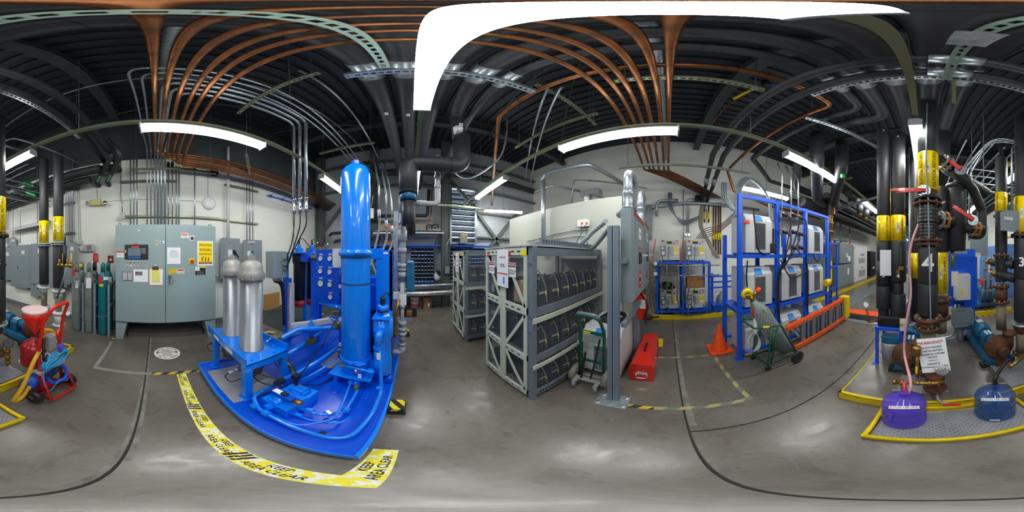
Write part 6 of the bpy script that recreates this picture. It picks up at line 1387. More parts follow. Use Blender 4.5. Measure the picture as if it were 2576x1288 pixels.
# ---- orange cone
t = T('traffic_cone', 'orange traffic cone beside the blue rack post', 'cone', (.75, 2.3, 0)); mb = MB().box((.58, 2.13, .0), (.92, 2.47, .03)); t.p('base', mb, M_orange2, bev=.01); mb = MB().lathe([(.125, .03), (.12, .045), (.03, .46), (.026, .47), (.02, .46)], (.75, 2.3, 0), 28); t.p('body', mb, M_orange2)
# ================================================================ NORTH BAY: CURB, RACK, CIRCULATORS
mb = MB().box((-.35, 3.8, 0), (1.75, YN - .02, .1)); t = T('concrete_plinth', 'concrete plinth with a yellow edge under the circulator rack', 'plinth', (.7, 4.3, 0)); t.p('slab', mb, M_floor); mb = MB().box((-.36, 3.788, 0), (1.76, 3.8, .102)); mb.box((-.36, 3.79, .1), (1.76, 3.86, .104)); t.p('yellow_edge', mb, M_yedge)
RY = 3.92
t = T('circulator_rack', 'blue steel rack holding four circulators on the plinth', 'rack', (.45, 4.1, .1))
rx = [ony(p, 700, RY).x for p in (1653, 1718, 1784)]
for x in rx:
    for y in (RY, RY + .62): mb = MB().box((x - .03, y - .03, .1), (x + .03, y + .03, 1.42)); t.p('post', mb, M_navy, bev=.004)
for z in (.14, 1.37):
    for y in (RY, RY + .62): mb = MB().box((rx[0], y - .025, z), (rx[2], y + .025, z + .06)); t.p('beam', mb, M_navy, bev=.003)
    mb = MB().box((rx[0], RY, z + .045), (rx[2], RY + .6, z + .06)); t.p('deck', mb, M_navy)
def circ(loc, label):
    t = T('circulator', label, 'circulator', loc, 'grey circulator units on the blue rack'); L = lambda *a, **k: t.p(*a, local=True, **k)
    mb = MB().box((-.24, 0, .03), (.24, .5, .55)); L('cabinet', mb, M_chill, bev=.008)
    mb = MB().box((-.23, -.006, .4), (.23, 0, .53)); L('top_panel', mb, M_lgrey); mb = MB().box((-.08, -.009, .43), (.05, -.006, .49)); L('display_window', mb, M_dark); mb = MB().box((-.09, -.009, .5), (.04, -.006, .525)); L('yellow_strip', mb, M_yel)
    mb = MB().box((-.2, -.009, .47), (-.15, -.006, .51)); L('red_display', mb, M_dred); mb = MB().cyl((.17, 0, .49), (.17, -.02, .49), .018, n=12); L('red_button', mb, M_red); mb = MB().cyl((.1, 0, .44), (.1, -.02, .44), .014, n=10); L('black_knob', mb, M_dark)
    mb = MB().box((-.23, -.006, .12), (-.1, 0, .38)); L('control_strip', mb, M_slate); mb = MB().cyl((-.18, -.006, .32), (-.18, -.02, .32), .03, n=16); L('gauge', mb, M_paper); mb = MB().box((-.2, -.009, .16), (-.13, -.006, .24)); L('label', mb, M_paper)
    mb = MB().box((.1, -.006, .15), (.2, 0, .36)); L('yellow_label', mb, M_yel); mb = MB().box((.105, -.008, .18), (.195, -.006, .23)); L('label_text', mb, M_paper)
    mb = MB()
    for k in range(12): mb.box((-.07 + k * .013, -.004, .12), (-.064 + k * .013, 0, .36))
    L('vent_slots', mb, M_chilld, kind='stuff')
    mb = MB().box((-.14, -.008, .37), (-.1, -.006, .39)); L('red_mark', mb, M_red2)
    for s in (-1, 1): mb = MB().cyl((s * .18, .05, 0), (s * .18, .05, .03), .02, n=8); L('foot', mb, M_dark); mb = MB().cyl((s * .18, .42, 0), (s * .18, .42, .03), .02, n=8); L('foot', mb, M_dark)
    mb = MB().tube(hermite([(-.18, -.01, .13), (-.19, -.06, .05), (-.2, -.06, -.1), (-.18, -.04, -.25)]), .013, 8); L('braided_hose', mb, M_braid)
    mb = MB().tube(hermite([(-.02, -.01, .36), (-.03, -.05, .33), (-.04, -.06, .1), (-.05, -.03, -.06)]), .01, 8); L('grey_hose', mb, M_cab2)
    return t
c0 = circ(((rx[0] + rx[1]) / 2, RY + .05, 1.43), 'grey circulator at the top left of the blue rack')
for x, z, lb in (((rx[1] + rx[2]) / 2, 1.43, 'grey circulator at the top right of the blue rack'), ((rx[0] + rx[1]) / 2, .2, 'grey circulator at the bottom left, under a coiled black cable'), ((rx[1] + rx[2]) / 2, .2, 'grey circulator at the bottom right, under a cardboard box')): dup(c0, (x, RY + .05, z), 0, lb)
crate('printed cardboard box on the lower right circulator', ((rx[1] + rx[2]) / 2, RY + .3, .755), (.42, .4, .26))
t = T('coiled_cable', 'black cable coil with a green plug on the lower left circulator', 'cable', (rx[0] + .25, RY + .2, .75)); mb = MB()
for k in range(5): mb.ring((rx[0] + .24, RY + .2, .77 + .022 * k), .2 - .015 * k, .012, (.1, -.1, 1), 24)
t.p('coil', mb, M_black); mb = MB().cbox((rx[0] + .27, RY + .0, .86), (.09, .06, .09)); t.p('green_plug', mb, M_gband, bev=.01)
for i, z in enumerate((1.33, 1.09)):
    t = pipe('manifold_pipe', '%s chrome manifold tube across the circulator rack' % ('upper', 'lower')[i], [(rx[0] - .08, RY - .06, z), (rx[2] + .25, RY - .06, z)], .015, M_emt, n=10)
    mb = MB().lathe([(.05, 0), (.05, .03), (.045, .032)], (rx[0] - .03, RY - .09, z + .05), 18, (0, -1, 0)); t.p('gauge', mb, M_chrome); mb = MB().disc((rx[0] - .03, RY - .123, z + .05), .042, (0, -1, 0), .001); t.p('dial', mb, M_paper)
    for x in (rx[1], rx[2]): mb = MB().cbox((x, RY - .06, z), (.05, .05, .05)); t.p('tee', mb, M_chrome)
for k in range(7):
    x = rx[0] + .1 + k * .13; flex('braided_hose', 'braided hose hanging before the circulator rack, %s from the left' % ORD[k], [(x, RY - .07, 1.33 if k % 2 else 1.09), (x + .02, RY - .12, .95), (x - .02, RY - .1, .6), (x + .03, RY - .03, .4)], .013, M_braid, cat='hose')
for k in range(5):
    flex('blue_hose', 'dark blue hose trailing over the plinth, %s from the left' % ORD[k], [(-.05 + .3 * k, RY - .02, .32), (.1 + .3 * k, RY - .1, .2), (.4 + .2 * k, RY - .16 + .02 * k, .13), (.9 + .1 * k, RY - .1 + .03 * k, .12)], .014, mk('dark blue hose', '1d4370', .4), cat='hose')
for i, x in enumerate((rx[0] - .12, rx[1] - .06)):
    flex('red_strap', 'red strap hanging left of the top %s circulator' % ('left', 'right')[i], [(x + .08, RY + .1, 1.98), (x, RY - .02, 1.5), (x - .02, RY - .03, 1.4)], .012, M_red, cat='strap')
# hoses and ladders leaning in the corner
for k in range(8): flex('braided_hose', 'grey braided hose in the bundle leaning by the partition, %s' % ORD[k], [(-.52 + .03 * k, 4.3 - .05 * k, 1.5 - .03 * k), (-.5 + .02 * k, 4.1 - .04 * k, .9), (-.55 + .04 * k, 4.0, .4), (-.45 + .03 * k, 3.9, .05)], .018, M_braid if k % 2 else M_castalu, cat='hose')
one('rusty_float', 'rusty round fitting on the floor beside the plinth', 'fitting', MB().sphere((-.45, 3.75, .07), .07, 16).cyl((-.4, 3.75, .08), (-.2, 3.78, .08), .02, n=10), M_rust)
# wall services in the north bay
def wpipes(pxs, pya, pyb, y, r, m, nm, lb, band=None):
    for i, px in enumerate(pxs):
        a, b = ony(px, pya, y), ony(px, pyb, y); t = pipe(nm, lb % ORD[i], [a, b], r, m, n=10)
        if band: q0, q1 = ony(px, band[0], y), ony(px, band[1], y); mb = MB().cyl((a.x, y, q0.z), (a.x, y, q1.z), r + .012, n=12); t.p('yellow_label', mb, M_yel)
wpipes((1772, 1783), 510, 560, YN - .1, .022, M_cop, 'short_drop', '%s short copper drop with a yellow label on the north wall', (533, 552))
wpipes((1795, 1801, 1807.5, 1813), 510, 640, YN - .06, .02, M_cop, 'copper_drop', '%s copper drop with a yellow label low on the north wall', (586, 603))
for k in range(4): flex('cable_bundle', 'grey cable looping low across the north wall, %s' % ORD[k], [(.02 + .03 * k, YN - .15, 3.5), (.04 + .03 * k, YN - .2, 3.0), (.4, YN - .2, 2.62 - .03 * k), (.9, YN - .2, 2.75 - .02 * k), (1.15, YN - .2, 3.0)], .016, M_slate)
t, r = jbox('junction_box', 'dark square junction box high on the north wall', 'y', 1748, 494, 1769, 511, YN, .12, M_dark)
for i in range(2): pipe('steel_conduit', '%s conduit bending from the dark box down to the outlets' % ORD[i], [ony(1748, 500 + 6 * i, YN - .05), ony(1728 + 4 * i, 500 + 6 * i, YN - .05), ony(1728 + 4 * i, 587, YN - .05)], .014, M_emt, cat='conduit', fr=.15, n=8)
t, r = jbox('twin_outlet', 'pair of white round outlets above the circulators', 'y', 1721, 586, 1737, 595, YN, .06, M_white, cat='outlet')
for px in (1725, 1733): mb = MB().disc(ony(px, 590.5, YN - .07), .035, (0, -1, 0), .02); t.p('socket', mb, M_chrome)
pipe('steel_conduit', 'long conduit rising between the upper circulators', [ony(1719, 660, YN - .04), ony(1719, 475, YN - .04)], .012, M_emt, cat='conduit', n=8)
pipe('steel_conduit', 'thick horizontal conduit crossing the north wall', [(-3.3, 4.75, 3.15), (-.8, 4.8, 3.0), (.6, 4.8, 3.2), (3.0, 4.8, 3.2)], .045, M_galv, cat='conduit', fr=.3); pipe('steel_conduit', 'fat conduit hooking down onto the tall wall cabinet', [(.3, 4.75, 3.25), (-.33, 4.75, 3.25), (-.33, 4.75, 2.75)], .045, M_galv, cat='conduit', fr=.2)
pipe('steel_conduit', 'dark conduit sloping over the white partition', [(-3.4, 3.2, 3.5), (-2.6, 3.0, 3.4), (-1.2, 4.75, 3.1)], .03, M_galv, cat='conduit', fr=.3); pipe('steel_conduit', 'thin conduit bending over the white partition', [(-2.3, 3.4, 2.8), (-2.2, 3.4, 3.6), (-.6, 4.6, 3.6)], .02, M_emt, cat='conduit')
t = T('foil_duct', 'foil wrapped square duct rising behind the white partition', 'duct', (-1.75, 3.2, 2.3)); mb = MB().box((-1.78, 3.15, 2.3), (-1.65, 3.3, 3.0)); t.p('riser', mb, M_foil); mb = MB().box((-1.86, 3.1, 2.95), (-1.4, 3.3, 3.08)); t.p('cap', mb, M_galv)
for k in range(5): flex('black_cable', 'black cable drooping over the copper drops, %s' % ORD[k], [(.75 + .05 * k, 4.5, 2.0), (1.0, 4.3, 2.3 - .06 * k), (1.3, 4.0, 2.35 - .04 * k), (1.5 + .05 * k, 3.4, 2.6)], .009, M_black)
for k in range(3): flex('steam_hose', 'grey ribbed hose falling behind the top right circulator, %s' % ORD[k], [(.9 + .04 * k, 4.4, 3.0), (.85 + .04 * k, 4.35, 2.4), (1.05 + .04 * k, 4.2, 1.9), (1.25 + .05 * k, 4.1, 1.5)], .022, M_braid, cat='hose')
t = T('pipe_rack', 'low blue rack of coiled tubes between the circulators and chillers', 'rack', (1.35, 4.2, .1))
for x in (1.15, 1.55): mb = MB().box((x - .025, 4.1, .1), (x + .025, 4.16, 1.1)); t.p('post', mb, M_navy)
for z in (.7, .85, 1.0): mb = MB().box((1.05, 4.08, z), (1.7, 4.12, z + .04)); t.p('rail', mb, M_navy)
t = T('water_jug', 'dark glass carboy standing on the plinth behind the blue bin', 'carboy', (1.4, 4.05, .1)); mb = MB().lathe([(.13, 0), (.15, .04), (.15, .3), (.1, .4), (.04, .45), (.04, .5)], (1.4, 4.1, .1), 20); t.p('glass', mb, M_slate)
one('storage_bin', 'blue lidded plastic bin on the yellow edged plinth', 'bin', MB().box((1.12, 3.86, .1), (1.36, 4.1, .26)).box((1.1, 3.84, .26), (1.38, 4.12, .31)), M_navy, bev=.01)
# ================================================================ TALL BLUE CHILLER RACK
FY, BY = 1.93, 2.5
t = T('chiller_rack', 'tall blue steel rack holding rows of light grey chillers', 'rack', (1.9, 2.2, 0))
px4 = [.91, 1.53, 2.17, 2.86]
def vpost(t, x, y, z0, z1, w=.06, m=M_navy): mb = MB().box((x - w / 2, y - w / 2, z0), (x + w / 2, y + w / 2, z1)); return t.p('post', mb, m, bev=.004)
for i, x in enumerate(px4):
    vpost(t, x, FY, 0, 2.42); vpost(t, x, BY, 0, 1.9 if i == 0 else 2.0)
    mb = MB().box((x - .06, FY - .05, 0), (x + .06, FY + .05, .008)); t.p('foot_plate', mb, M_navy)
    for z in (.76, 1.53): mb = MB().box((x - .025, FY, z), (x + .025, BY, z + .05)); t.p('cross_beam', mb, M_navy)
for z, y in ((2.36, FY), (1.53, FY), (.76, FY), (.1, FY), (1.53, BY), (.76, BY), (.1, BY)):
    mb = MB().box((px4[0], y - .025, z), (px4[3], y + .025, z + .055)); t.p('beam', mb, M_navy, bev=.003)
for z in (.8, 1.57): mb = MB().box((px4[0], FY + .03, z), (px4[3], BY, z + .006)); t.p('deck', mb, M_navy)
c0 = chiller((1.22, FY + .0, 1.6), 'light grey chiller strapped in orange, top left of the blue rack', 0, .5)
for x, z, lb in ((2.5, 1.6, 'top right'), (1.22, .84, 'middle row left'), (1.85, .84, 'middle row centre'), (2.5, .84, 'middle row right'), (1.22, .02, 'bottom left, behind the cylinder cart'), (1.85, .02, 'bottom centre, behind the ladder'), (2.5, .02, 'bottom right, behind the ladder')):
    dup(c0, (x, FY, z), 0, 'light grey chiller in the blue rack, %s' % lb)
t = T('ratchet_strap', 'orange ratchet strap round the top left chiller', 'strap', (.98, 2.1, 1.6)); mb = MB().box((.985, 2.1, 1.6), (.992, 2.14, 2.17)); mb.box((.97, 1.915, 2.0), (1.05, 1.92, 2.04)); t.p('webbing', mb, M_orange); mb = MB().box((.965, 2.09, 1.85), (.985, 2.15, 1.95)); t.p('ratchet', mb, M_dark, bev=.005)
t = T('side_frame', 'narrow blue ladder frame standing right of the chiller rack', 'frame', (3.15, 1.95, 0))
for x in (2.98, 3.3): vpost(t, x, 1.95, 0, 1.86, .04)
for z in (.55, .8, 1.3, 1.82): mb = MB().box((2.98, 1.93, z), (3.3, 1.97, z + .04)); t.p('rung', mb, M_navy)
pipe('insulated_pipe', 'black pipe with a yellow label through the narrow blue frame', [(3.16, 2.05, 0), (3.16, 2.05, 2.0)], .045, M_ins, bands=[((3.16, 2.05, 1.0), (3.16, 2.05, 1.45), M_yband)])
for i, (x, y) in enumerate(((3.08, 2.0), (3.2, 2.02))):
    t = pipe('brass_riser', '%s brass valve riser above the narrow blue frame' % ('left', 'right')[i], [(x, y, 1.95 + .0 * i), (x, y, 2.45), (x + .02, y, 2.8)], .018, M_brass, n=10)
    for z in (2.1, 2.3, 2.45): mb = MB().cyl((x, y, z), (x, y, z + .05), .032, n=8); t.p('valve_body', mb, M_brass)
    mb = MB().tube(hermite([(x, y, 2.5), (x, y + .02, 2.75), (x + .1, y + .1, 2.85), (x + .4, y + .2, 2.85)]), .028, 8); t.p('hose', mb, M_black)
mb = MB().box((3.2, 1.96, 2.55), (3.23, 1.965, 2.72)); one('orange_tag', 'orange tag above the brass risers', 'tag', mb, M_orange)
t = T('caution_roll', 'yellow roll and wrist strap hung on the right post of the blue rack', 'tape roll', (2.8, 1.86, .9)); mb = MB().cyl((2.72, 1.88, 1.0), (2.84, 1.86, 1.02), .07, n=18); t.p('roll', mb, M_yel); mb = MB().cbox((2.8, 1.87, .88), (.07, .01, .12)); t.p('strap', mb, M_yel); t.text('CAU', (2.77, 1.8, 1.02), (-.5, -.86, 0), (0, 0, 1), .06)
one('grey_foam_block', 'dark moulded foam block beside the top left chiller', 'foam block', MB().box((1.4, 1.9, 1.6), (1.5, 2.1, 1.75)).box((1.43, 1.95, 1.75), (1.5, 2.1, 1.98)), M_dark, bev=.02)
# receptacles and cords hung in the centre of the rack
k = 0
for (px, pys) in ((1967, (541, 583)), (1990, (541, 583, 622)), (2008, (548, 588, 622))):
    a = ony(px, 420, FY - .06); b = ony(px, 640, FY - .06)
    pipe('steel_conduit', '%s conduit dropping in front of the blue rack centre' % ORD[k], [(a.x + .2, FY + .3, 3.4), (a.x, FY - .06, 2.9), (a.x, FY - .06, 1.7)], .012, M_emt, cat='conduit', n=8, fr=.2); k += 1
    for j, py in enumerate(pys):
        q = ony(px, py, FY - .08); t = T('power_receptacle', 'silver twistlock receptacle with black plug, %s column, %s down' % (ORD[k - 1], ORD[j]), 'receptacle', q, 'twistlock receptacles on the blue rack')
        mb = MB().cbox(q, (.06, .05, .09)); t.p('box', mb, M_galv, bev=.008); mb = MB().cyl(q + V((0, -.02, 0)), q + V((.03, -.08, -.02)), .028, n=14); t.p('plug', mb, M_dark)
        mb = MB().cbox(q + V((-.03, -.03, .035)), (.04, .012, .02)); t.p('orange_mark', mb, M_orange)
        mb = MB(); e = q + V((.03, -.08, -.02)); xx = 1.53 if px < 2000 else 2.17; mb.tube(hermite([e, e + V((.06, -.02, -.1)), V(((e.x + xx) / 2, FY - .12, 1.5)), V((xx - .04 + .02 * j, FY - .06, 1.25)), V((xx - .03 + .02 * j, FY - .05, .7 - .1 * j))]), .0095, 6); t.p('plug_lead', mb, M_black)
for i, (pts, lb) in enumerate((([(1.08, FY - .06, 2.2), (1.1, FY - .08, 1.95), (1.15, FY - .07, 1.65), (1.3, FY - .03, 1.58)], 'black cord hanging over the top left chiller'), ([(2.3, FY - .06, 1.6), (2.4, FY - .09, 1.45), (2.5, FY - .08, 1.56)], 'black cord looping under the top right chiller'), ([(1.55, FY - .06, 1.5), (1.75, FY - .09, 1.22), (2.12, FY - .07, 1.3)], 'black cord swagged across the middle centre chiller'), ([(1.0, FY - .05, 1.5), (.98, FY - .06, 1.3), (1.0, FY - .04, 1.15)], 'thin black cord at the left post of the blue rack'))):
    flex('extension_cord', lb, pts, .011, M_black)
for i in range(3): flex('cable_bundle', 'pale grey cable arching over the blue rack, %s' % ORD[i], [(1.2 + .04 * i, 2.7, 2.3), (1.25 + .04 * i, 2.75, 2.9), (1.5 + .05 * i, 2.8, 3.2), (1.95, 2.8, 2.9), (2.0 + .04 * i, 2.75, 2.3)], .024, M_cab2)
for i in range(3): flex('cable_bundle', 'pale grey cable hanging at the left end of the blue rack, %s' % ORD[i], [(1.25 + .05 * i, 3.6, 3.4), (1.2 + .05 * i, 3.4, 2.9), (1.25 + .05 * i, 3.0, 2.5)], .022, M_cab2)
for i, (px0, py0, px1, py1) in enumerate(((1965, 493, 1985, 520), (2000, 505, 2020, 530))): jbox('junction_box', 'pale junction box behind the top of the blue rack, %s' % ('left', 'right')[i], 'y', px0, py0, px1, py1, YN, .2, M_lgrey)
# ---- leaning cylinder on green cart
A = V((1.45, 1.64, .17)); B = V((.98, 1.73, 1.02)); ax = (B - A).normalized()
t = T('gas_cylinder', 'grey netted gas cylinder lying tilted on the green cart', 'gas cylinder', A); r = .118
mb = MB().lathe([(.09, -.02), (r, .0), (r, .72), (r * .93, .8), (r * .7, .87), (r * .4, .91), (r * .35, .95)], A, 28, ax); t.p('body', mb, M_cyl)
F = frame(ax); mb = MB()
for q in range(18):
    for s in (-1, 1): mb.tube([A + F @ V((cos(2 * pi * q / 18 + s * j * .18) * (r + .002), sin(2 * pi * q / 18 + s * j * .18) * (r + .002), .4 + j * .034)) for j in range(12)], .0025, 4, cap=False)
t.p('net_sleeve', mb, M_lgrey, kind='stuff')
mb = MB().cbox(A + ax * .76 + V((0, -.1, .06)), (.07, .004, .05), F); t.p('label', mb, M_paper)
T2 = A + ax * .95; t = T('regulator', 'brass regulator with a yellow strap on the tilted cylinder', 'regulator', T2)
mb = MB().cyl(T2, T2 + ax * .07, .03, n=8); mb.cyl(T2 + ax * .04, T2 + ax * .04 + V((.12, 0, .12)), .026, n=12); mb.sphere(T2 + ax * .05 + V((-.05, 0, .03)), .045, 12); t.p('body', mb, M_brass)
mb = MB(); q = T2 + ax * .04 + V((.12, 0, .12)); mb.bar(q + V((-.03, 0, .04)), q + V((.04, 0, -.02)), .012, .012); t.p('tee_key', mb, M_brass); mb = MB().ring(T2 + V((-.08, 0, .1)), .045, .03, (.2, 1, .3), 20, 8); t.p('yellow_strap', mb, M_yel); mb = MB().cyl(q - V((.05, 0, .05)), q, .03, n=10); t.p('orange_band', mb, M_orange)
mb = MB().cbox(T2 + V((-.02, -.06, -.13)), (.04, .004, .12)); mb2 = mb; t.p('red_tag', mb, M_red2); mb = MB().cbox(T2 + V((.0, -.06, -.34)), (.05, .004, .24)); t.p('white_tag', mb, M_paper)
t = T('cylinder_cart', 'dark green four wheeled cart under the tilted cylinder', 'cylinder cart', (1.25, 1.65, 0))
for s, y in ((-1, 1.5), (1, 1.83)):
    mb = MB().tube(fillet([(.93, y, .72), (1.25, y, .68), (1.52, y, .12)], .08), .014, 8); mb.tube([(1.1, y, .7), (1.06, y, .1), (1.42, y, .12)], .012, 8); mb.tube([(1.2, y, .66), (1.1, y, .12)], .012, 8); t.p('side_rail', mb, M_green)
mb = MB().bar((1.52, 1.5, .12), (1.52, 1.83, .12), .03, .02); t.p('cross_bar', mb, M_green); mb = MB().bar((1.06, 1.5, .12), (1.06, 1.83, .12), .02, .02); t.p('cross_bar', mb, M_green); mb = MB().tube(fillet([(.93, 1.5, .72), (.88, 1.5, .73), (.88, 1.83, .73), (.93, 1.83, .72)], .03), .014, 8); t.p('cross_bar', mb, M_green)
mb = MB().tube([(.99, 1.499, .716), (1.07, 1.499, .705)], .0155, 8); t.p('yellow_grip', mb, M_yel)
for y in (1.43, 1.9): wheel(t, (1.46, y, .1), .1, .045, (0, 1, 0), M_dark, M_lgrey)
for y in (1.5, 1.83): wheel(t, (1.06, y, .045), .04, .025, (0, 1, 0), M_dark, M_lgrey)
t = T('coiled_cable', 'grey thin wire coil hanging on the cart handle', 'cable', (.9, 1.6, .4)); mb = MB()
for j in range(5): mb.ring((.885 + .008 * j, 1.55, .5), .13 - .006 * j, .004, (.5, -1, .1 * j), 28)
t.p('coil', mb, M_lgrey)
# ---- orange ladder on its side
t = T('step_ladder', 'orange fibreglass step ladder lying on its side before the blue rack', 'ladder', (2.4, 1.75, 0))
for (x0, z0, x1, z1, y) in ((1.55, .44, 3.3, .56, 1.74), (1.68, .05, 3.3, .13, 1.7), (1.62, .42, 3.3, .54, 1.82)): mb = MB().bar((x0, y, z0), (x1, y, z1), .03, .075, (0, 0, 1)); t.p('side_rail', mb, M_orange2, bev=.003)
for j in range(6): x = 1.85 + j * .26; z = .45 + .07 * (x - 1.6); mb = MB().box((x, 1.72, .1), (x + .09, 1.78, z)); t.p('step', mb, M_alu)
for j in range(5): x = 1.98 + j * .26; mb = MB().box((x, 1.7, .09), (x + .03, 1.73, .47)); t.p('rung', mb, M_alu)
for a, b in (((1.62, .44), (1.9, .12)), ((1.72, .44), (2.0, .12))): mb = MB().bar((a[0], 1.75, a[1]), (b[0], 1.75, b[1]), .015, .03); t.p('spreader', mb, M_chrome)
mb = MB().box((3.24, 1.66, .08), (3.42, 1.86, .62)); t.p('yellow_top_cap', mb, M_yel, bev=.02)
# ================================================================ HALL
mb = MB().box((3.3, .55, 0), (3.45, 1.9, .012)); one('foil_strip', 'silver foil strip taped before the ramp', 'foil', mb, M_foil)
t = T('cable_ramp', 'black and orange cable ramp across the hall floor', 'cable ramp', (3.65, 1.2, 0))
mb = MB().prism([(3.46, 0), (3.62, .04), (3.75, .04), (3.75, 0)], (0, .4, 0), (1, 0, 0), (0, 0, 1), (0, 1.6, 0)); t.p('black_ramp', mb, M_dark)
for j in range(2): mb = MB().box((3.75, .4 + .8 * j, 0), (4.1, 1.19 + .8 * j, .045)); t.p('orange_cover', mb, M_orange2, bev=.004)
mb = MB().box((5.5, YN - 1.6, 0), (11.5, YN - .02, .1)); t = T('concrete_plinth', 'long concrete plinth with a yellow edge under the hall cabinets', 'plinth', (8.5, 4.1, 0)); t.p('slab', mb, M_floor); mb = MB().box((5.49, YN - 1.615, 0), (11.5, YN - 1.6, .104)); mb.box((5.49, YN - 1.615, .1), (11.5, YN - 1.52, .104)); t.p('yellow_edge', mb, M_yedge)
mb = MB().box((4.0, 3.28, 0), (5.49, 3.34, .1)); one('yellow_kerb', 'yellow kerb rail continuing behind the blue rack', 'kerb', mb, M_yedge)
for j in range(6): one('floor_conduit', 'flat steel strip in the bundle crossing the hall floor, %s' % ORD[j], 'floor strip', MB().box((4.2, 2.1 + .09 * j, 0), (12, 2.15 + .09 * j, .02)), M_cab2, group='flat steel strips along the hall floor')
def gcab(name, label, x0, x1, y0, y1, z0, z1, m, parts=()):
    t = T(name, label, 'cabinet', ((x0 + x1) / 2, (y0 + y1) / 2, z0)); mb = MB().box((x0, y0, z0), (x1, y1, z1)); t.p('body', mb, m, bev=.01)
    mb = MB().box((x0 + .04, y0 - .012, z0 + .05), (x1 - .04, y0, z1 - .05)); t.p('door', mb, m, bev=.004)
    for (a, b, c, d, mm) in parts: mb = MB(); w_ = x1 - x0; h_ = z1 - z0; mb.box((x0 + a * w_, y0 - .016, z0 + b * h_), (x0 + c * w_, y0 - .01, z0 + d * h_)); t.p('label', mb, mm)
    for z in (z0 + .2, z1 - .2): mb = MB().box((x0 + .03, y0 - .02, z), (x0 + .06, y0, z + .08)); t.p('hinge', mb, M_slate)
    return t
gcab('hall_cabinet', 'lower grey cabinet on the yellow edged hall plinth', 6.3, 7.9, 3.7, 4.6, .1, 1.15, M_cab2, [(.62, .5, .74, .8, M_paper)])
gcab('hall_cabinet', 'upper grey cabinet with an orange label stacked in the hall', 6.6, 7.95, 3.75, 4.5, 1.2, 2.2, M_cab2, [(.55, .88, .8, .96, M_orange), (.62, .1, .85, .35, M_paper), (.5, .3, .6, .5, M_paper)])
gcab('hall_cabinet', 'white tall cabinet with round red lamps in the hall', 8.1, 10.2, 3.7, 4.6, .1, 2.15, M_white, [(.45, .72, .52, .78, M_red2), (.6, .72, .7, .78, M_navy), (.5, .35, .62, .38, M_red2), (.3, .1, .8, .3, M_chilld), (.3, .5, .8, .65, M_chilld)])
gcab('hall_cabinet', 'black cabinet beyond the white one in the hall', 10.9, 12.2, 3.7, 4.6, .1, 1.9, M_dark, [(.3, .3, .7, .36, M_paper)])
gcab('hall_cabinet', 'grey cabinet at the near end of the hall plinth', 5.6, 6.2, 3.9, 4.6, .1, 1.6, M_cab2)
for i, (x, z) in enumerate(((6.9, 2.2), (7.5, 2.2), (8.6, 2.15))): pipe('silver_duct', 'silver conduit rising from the hall cabinets, %s' % ORD[i], [(x, 4.2, z), (x, 4.2, 3.2), (x + .8, 4.5, 3.6)], .05, M_galv, cat='conduit', fr=.2)
pipe('silver_duct', 'horizontal silver conduit over the grey hall cabinets', [(5.6, 4.0, 2.35), (7.8, 4.0, 2.35)], .06, M_galv, cat='conduit')
for k in range(9): pipe('ceiling_conduit', 'steel conduit under the hall ceiling, %s from the north wall' % ORD[k], [(3.2, 4.6 - .22 * k, 3.55), (18, 4.6 - .22 * k, 3.55)], .02, M_emt, cat='conduit', group='conduits under the hall ceiling', n=6)
for k in range(8): strut('ceiling_strut', 'cross strut under the hall ceiling, %s along the hall' % ORD[k], (3.4 + 1.7 * k, 4.85, 3.5), (3.4 + 1.7 * k, 1.6, 3.5), M_emt, False, group='cross struts under the hall ceiling')
for k in range(10): pipe('ceiling_conduit', 'steel conduit high behind the black risers, %s row' % ORD[k], [(2.6, -.7 - .24 * k, 3.9), (15, -.7 - .24 * k, 3.9)], .018, M_emt, cat='conduit', group='conduits high behind the risers', n=6)
for i, (y, z, r, x0) in enumerate(((3.1, 3.0, .14, 2.9), (2.7, 2.95, .14, 2.9), (2.2, 3.05, .11, 3.2), (1.7, 3.1, .1, 3.4))): pipe('insulated_pipe', 'thick black wrapped pipe running down the hall, %s from the north' % ORD[i], [(x0, y, z), (14, y, z)], r, M_ins, n=14, joints=1.2)
for i, (x, y, lb) in enumerate(((1.85, 1.42, 'thick black drop pipe left of the hall light, bending down to the hall'), (2.27, 1.25, 'thick black drop pipe with a yellow sticker bending down to the hall'))):
    t = pipe('insulated_pipe', lb, [(x, y, 3.72), (x, y, 3.1), (x + .9, y + .7, 2.85), (x + 1.6, y + 1.0 , 2.95)], .11, M_ins, fr=.18, n=18, joints=.35)
for i, (x, y) in enumerate(((4.1, 1.7), (4.6, 1.7))):
    t = pipe('insulated_pipe', 'short black stub with a brass cap above the hall, %s' % ('left', 'right')[i], [(x, y, 3.1), (x, y, 2.75)], .09, M_ins, n=14); mb = MB().lathe([(.001, -.1), (.05, -.08), (.06, -.02), (.06, 0)], (x, y, 2.75), 12); t.p('brass_cap', mb, M_brass)
t = T('chain_hoist', 'dark hoist with yellow and blue parts hung near the north pipes', 'hoist', (2.3, 2.9, 3.9)); q = onr(1925, 215, 2.2); mb = MB()
for j in range(5): mb.cyl(q + V((0, 0, .05 * j)), q + V((0, 0, .05 * j + .04)), .06, n=14)
t.p('coil_body', mb, M_dark); mb = MB().bar(q + V((-.3, .4, -.35)), q + V((-.1, .1, -.1)), .04, .04); t.p('yellow_arm', mb, M_yel); mb = MB().bar(q + V((.1, -.0, .15)), q + V((.3, -.1, .2)), .06, .03); t.p('blue_arm', mb, M_navy); mb = MB().tube(hermite([q, q + V((-.3, .5, -.4)), q + V((-.5, 1.2, -.8))]), .015, 8); t.p('copper_line', mb, M_cop)
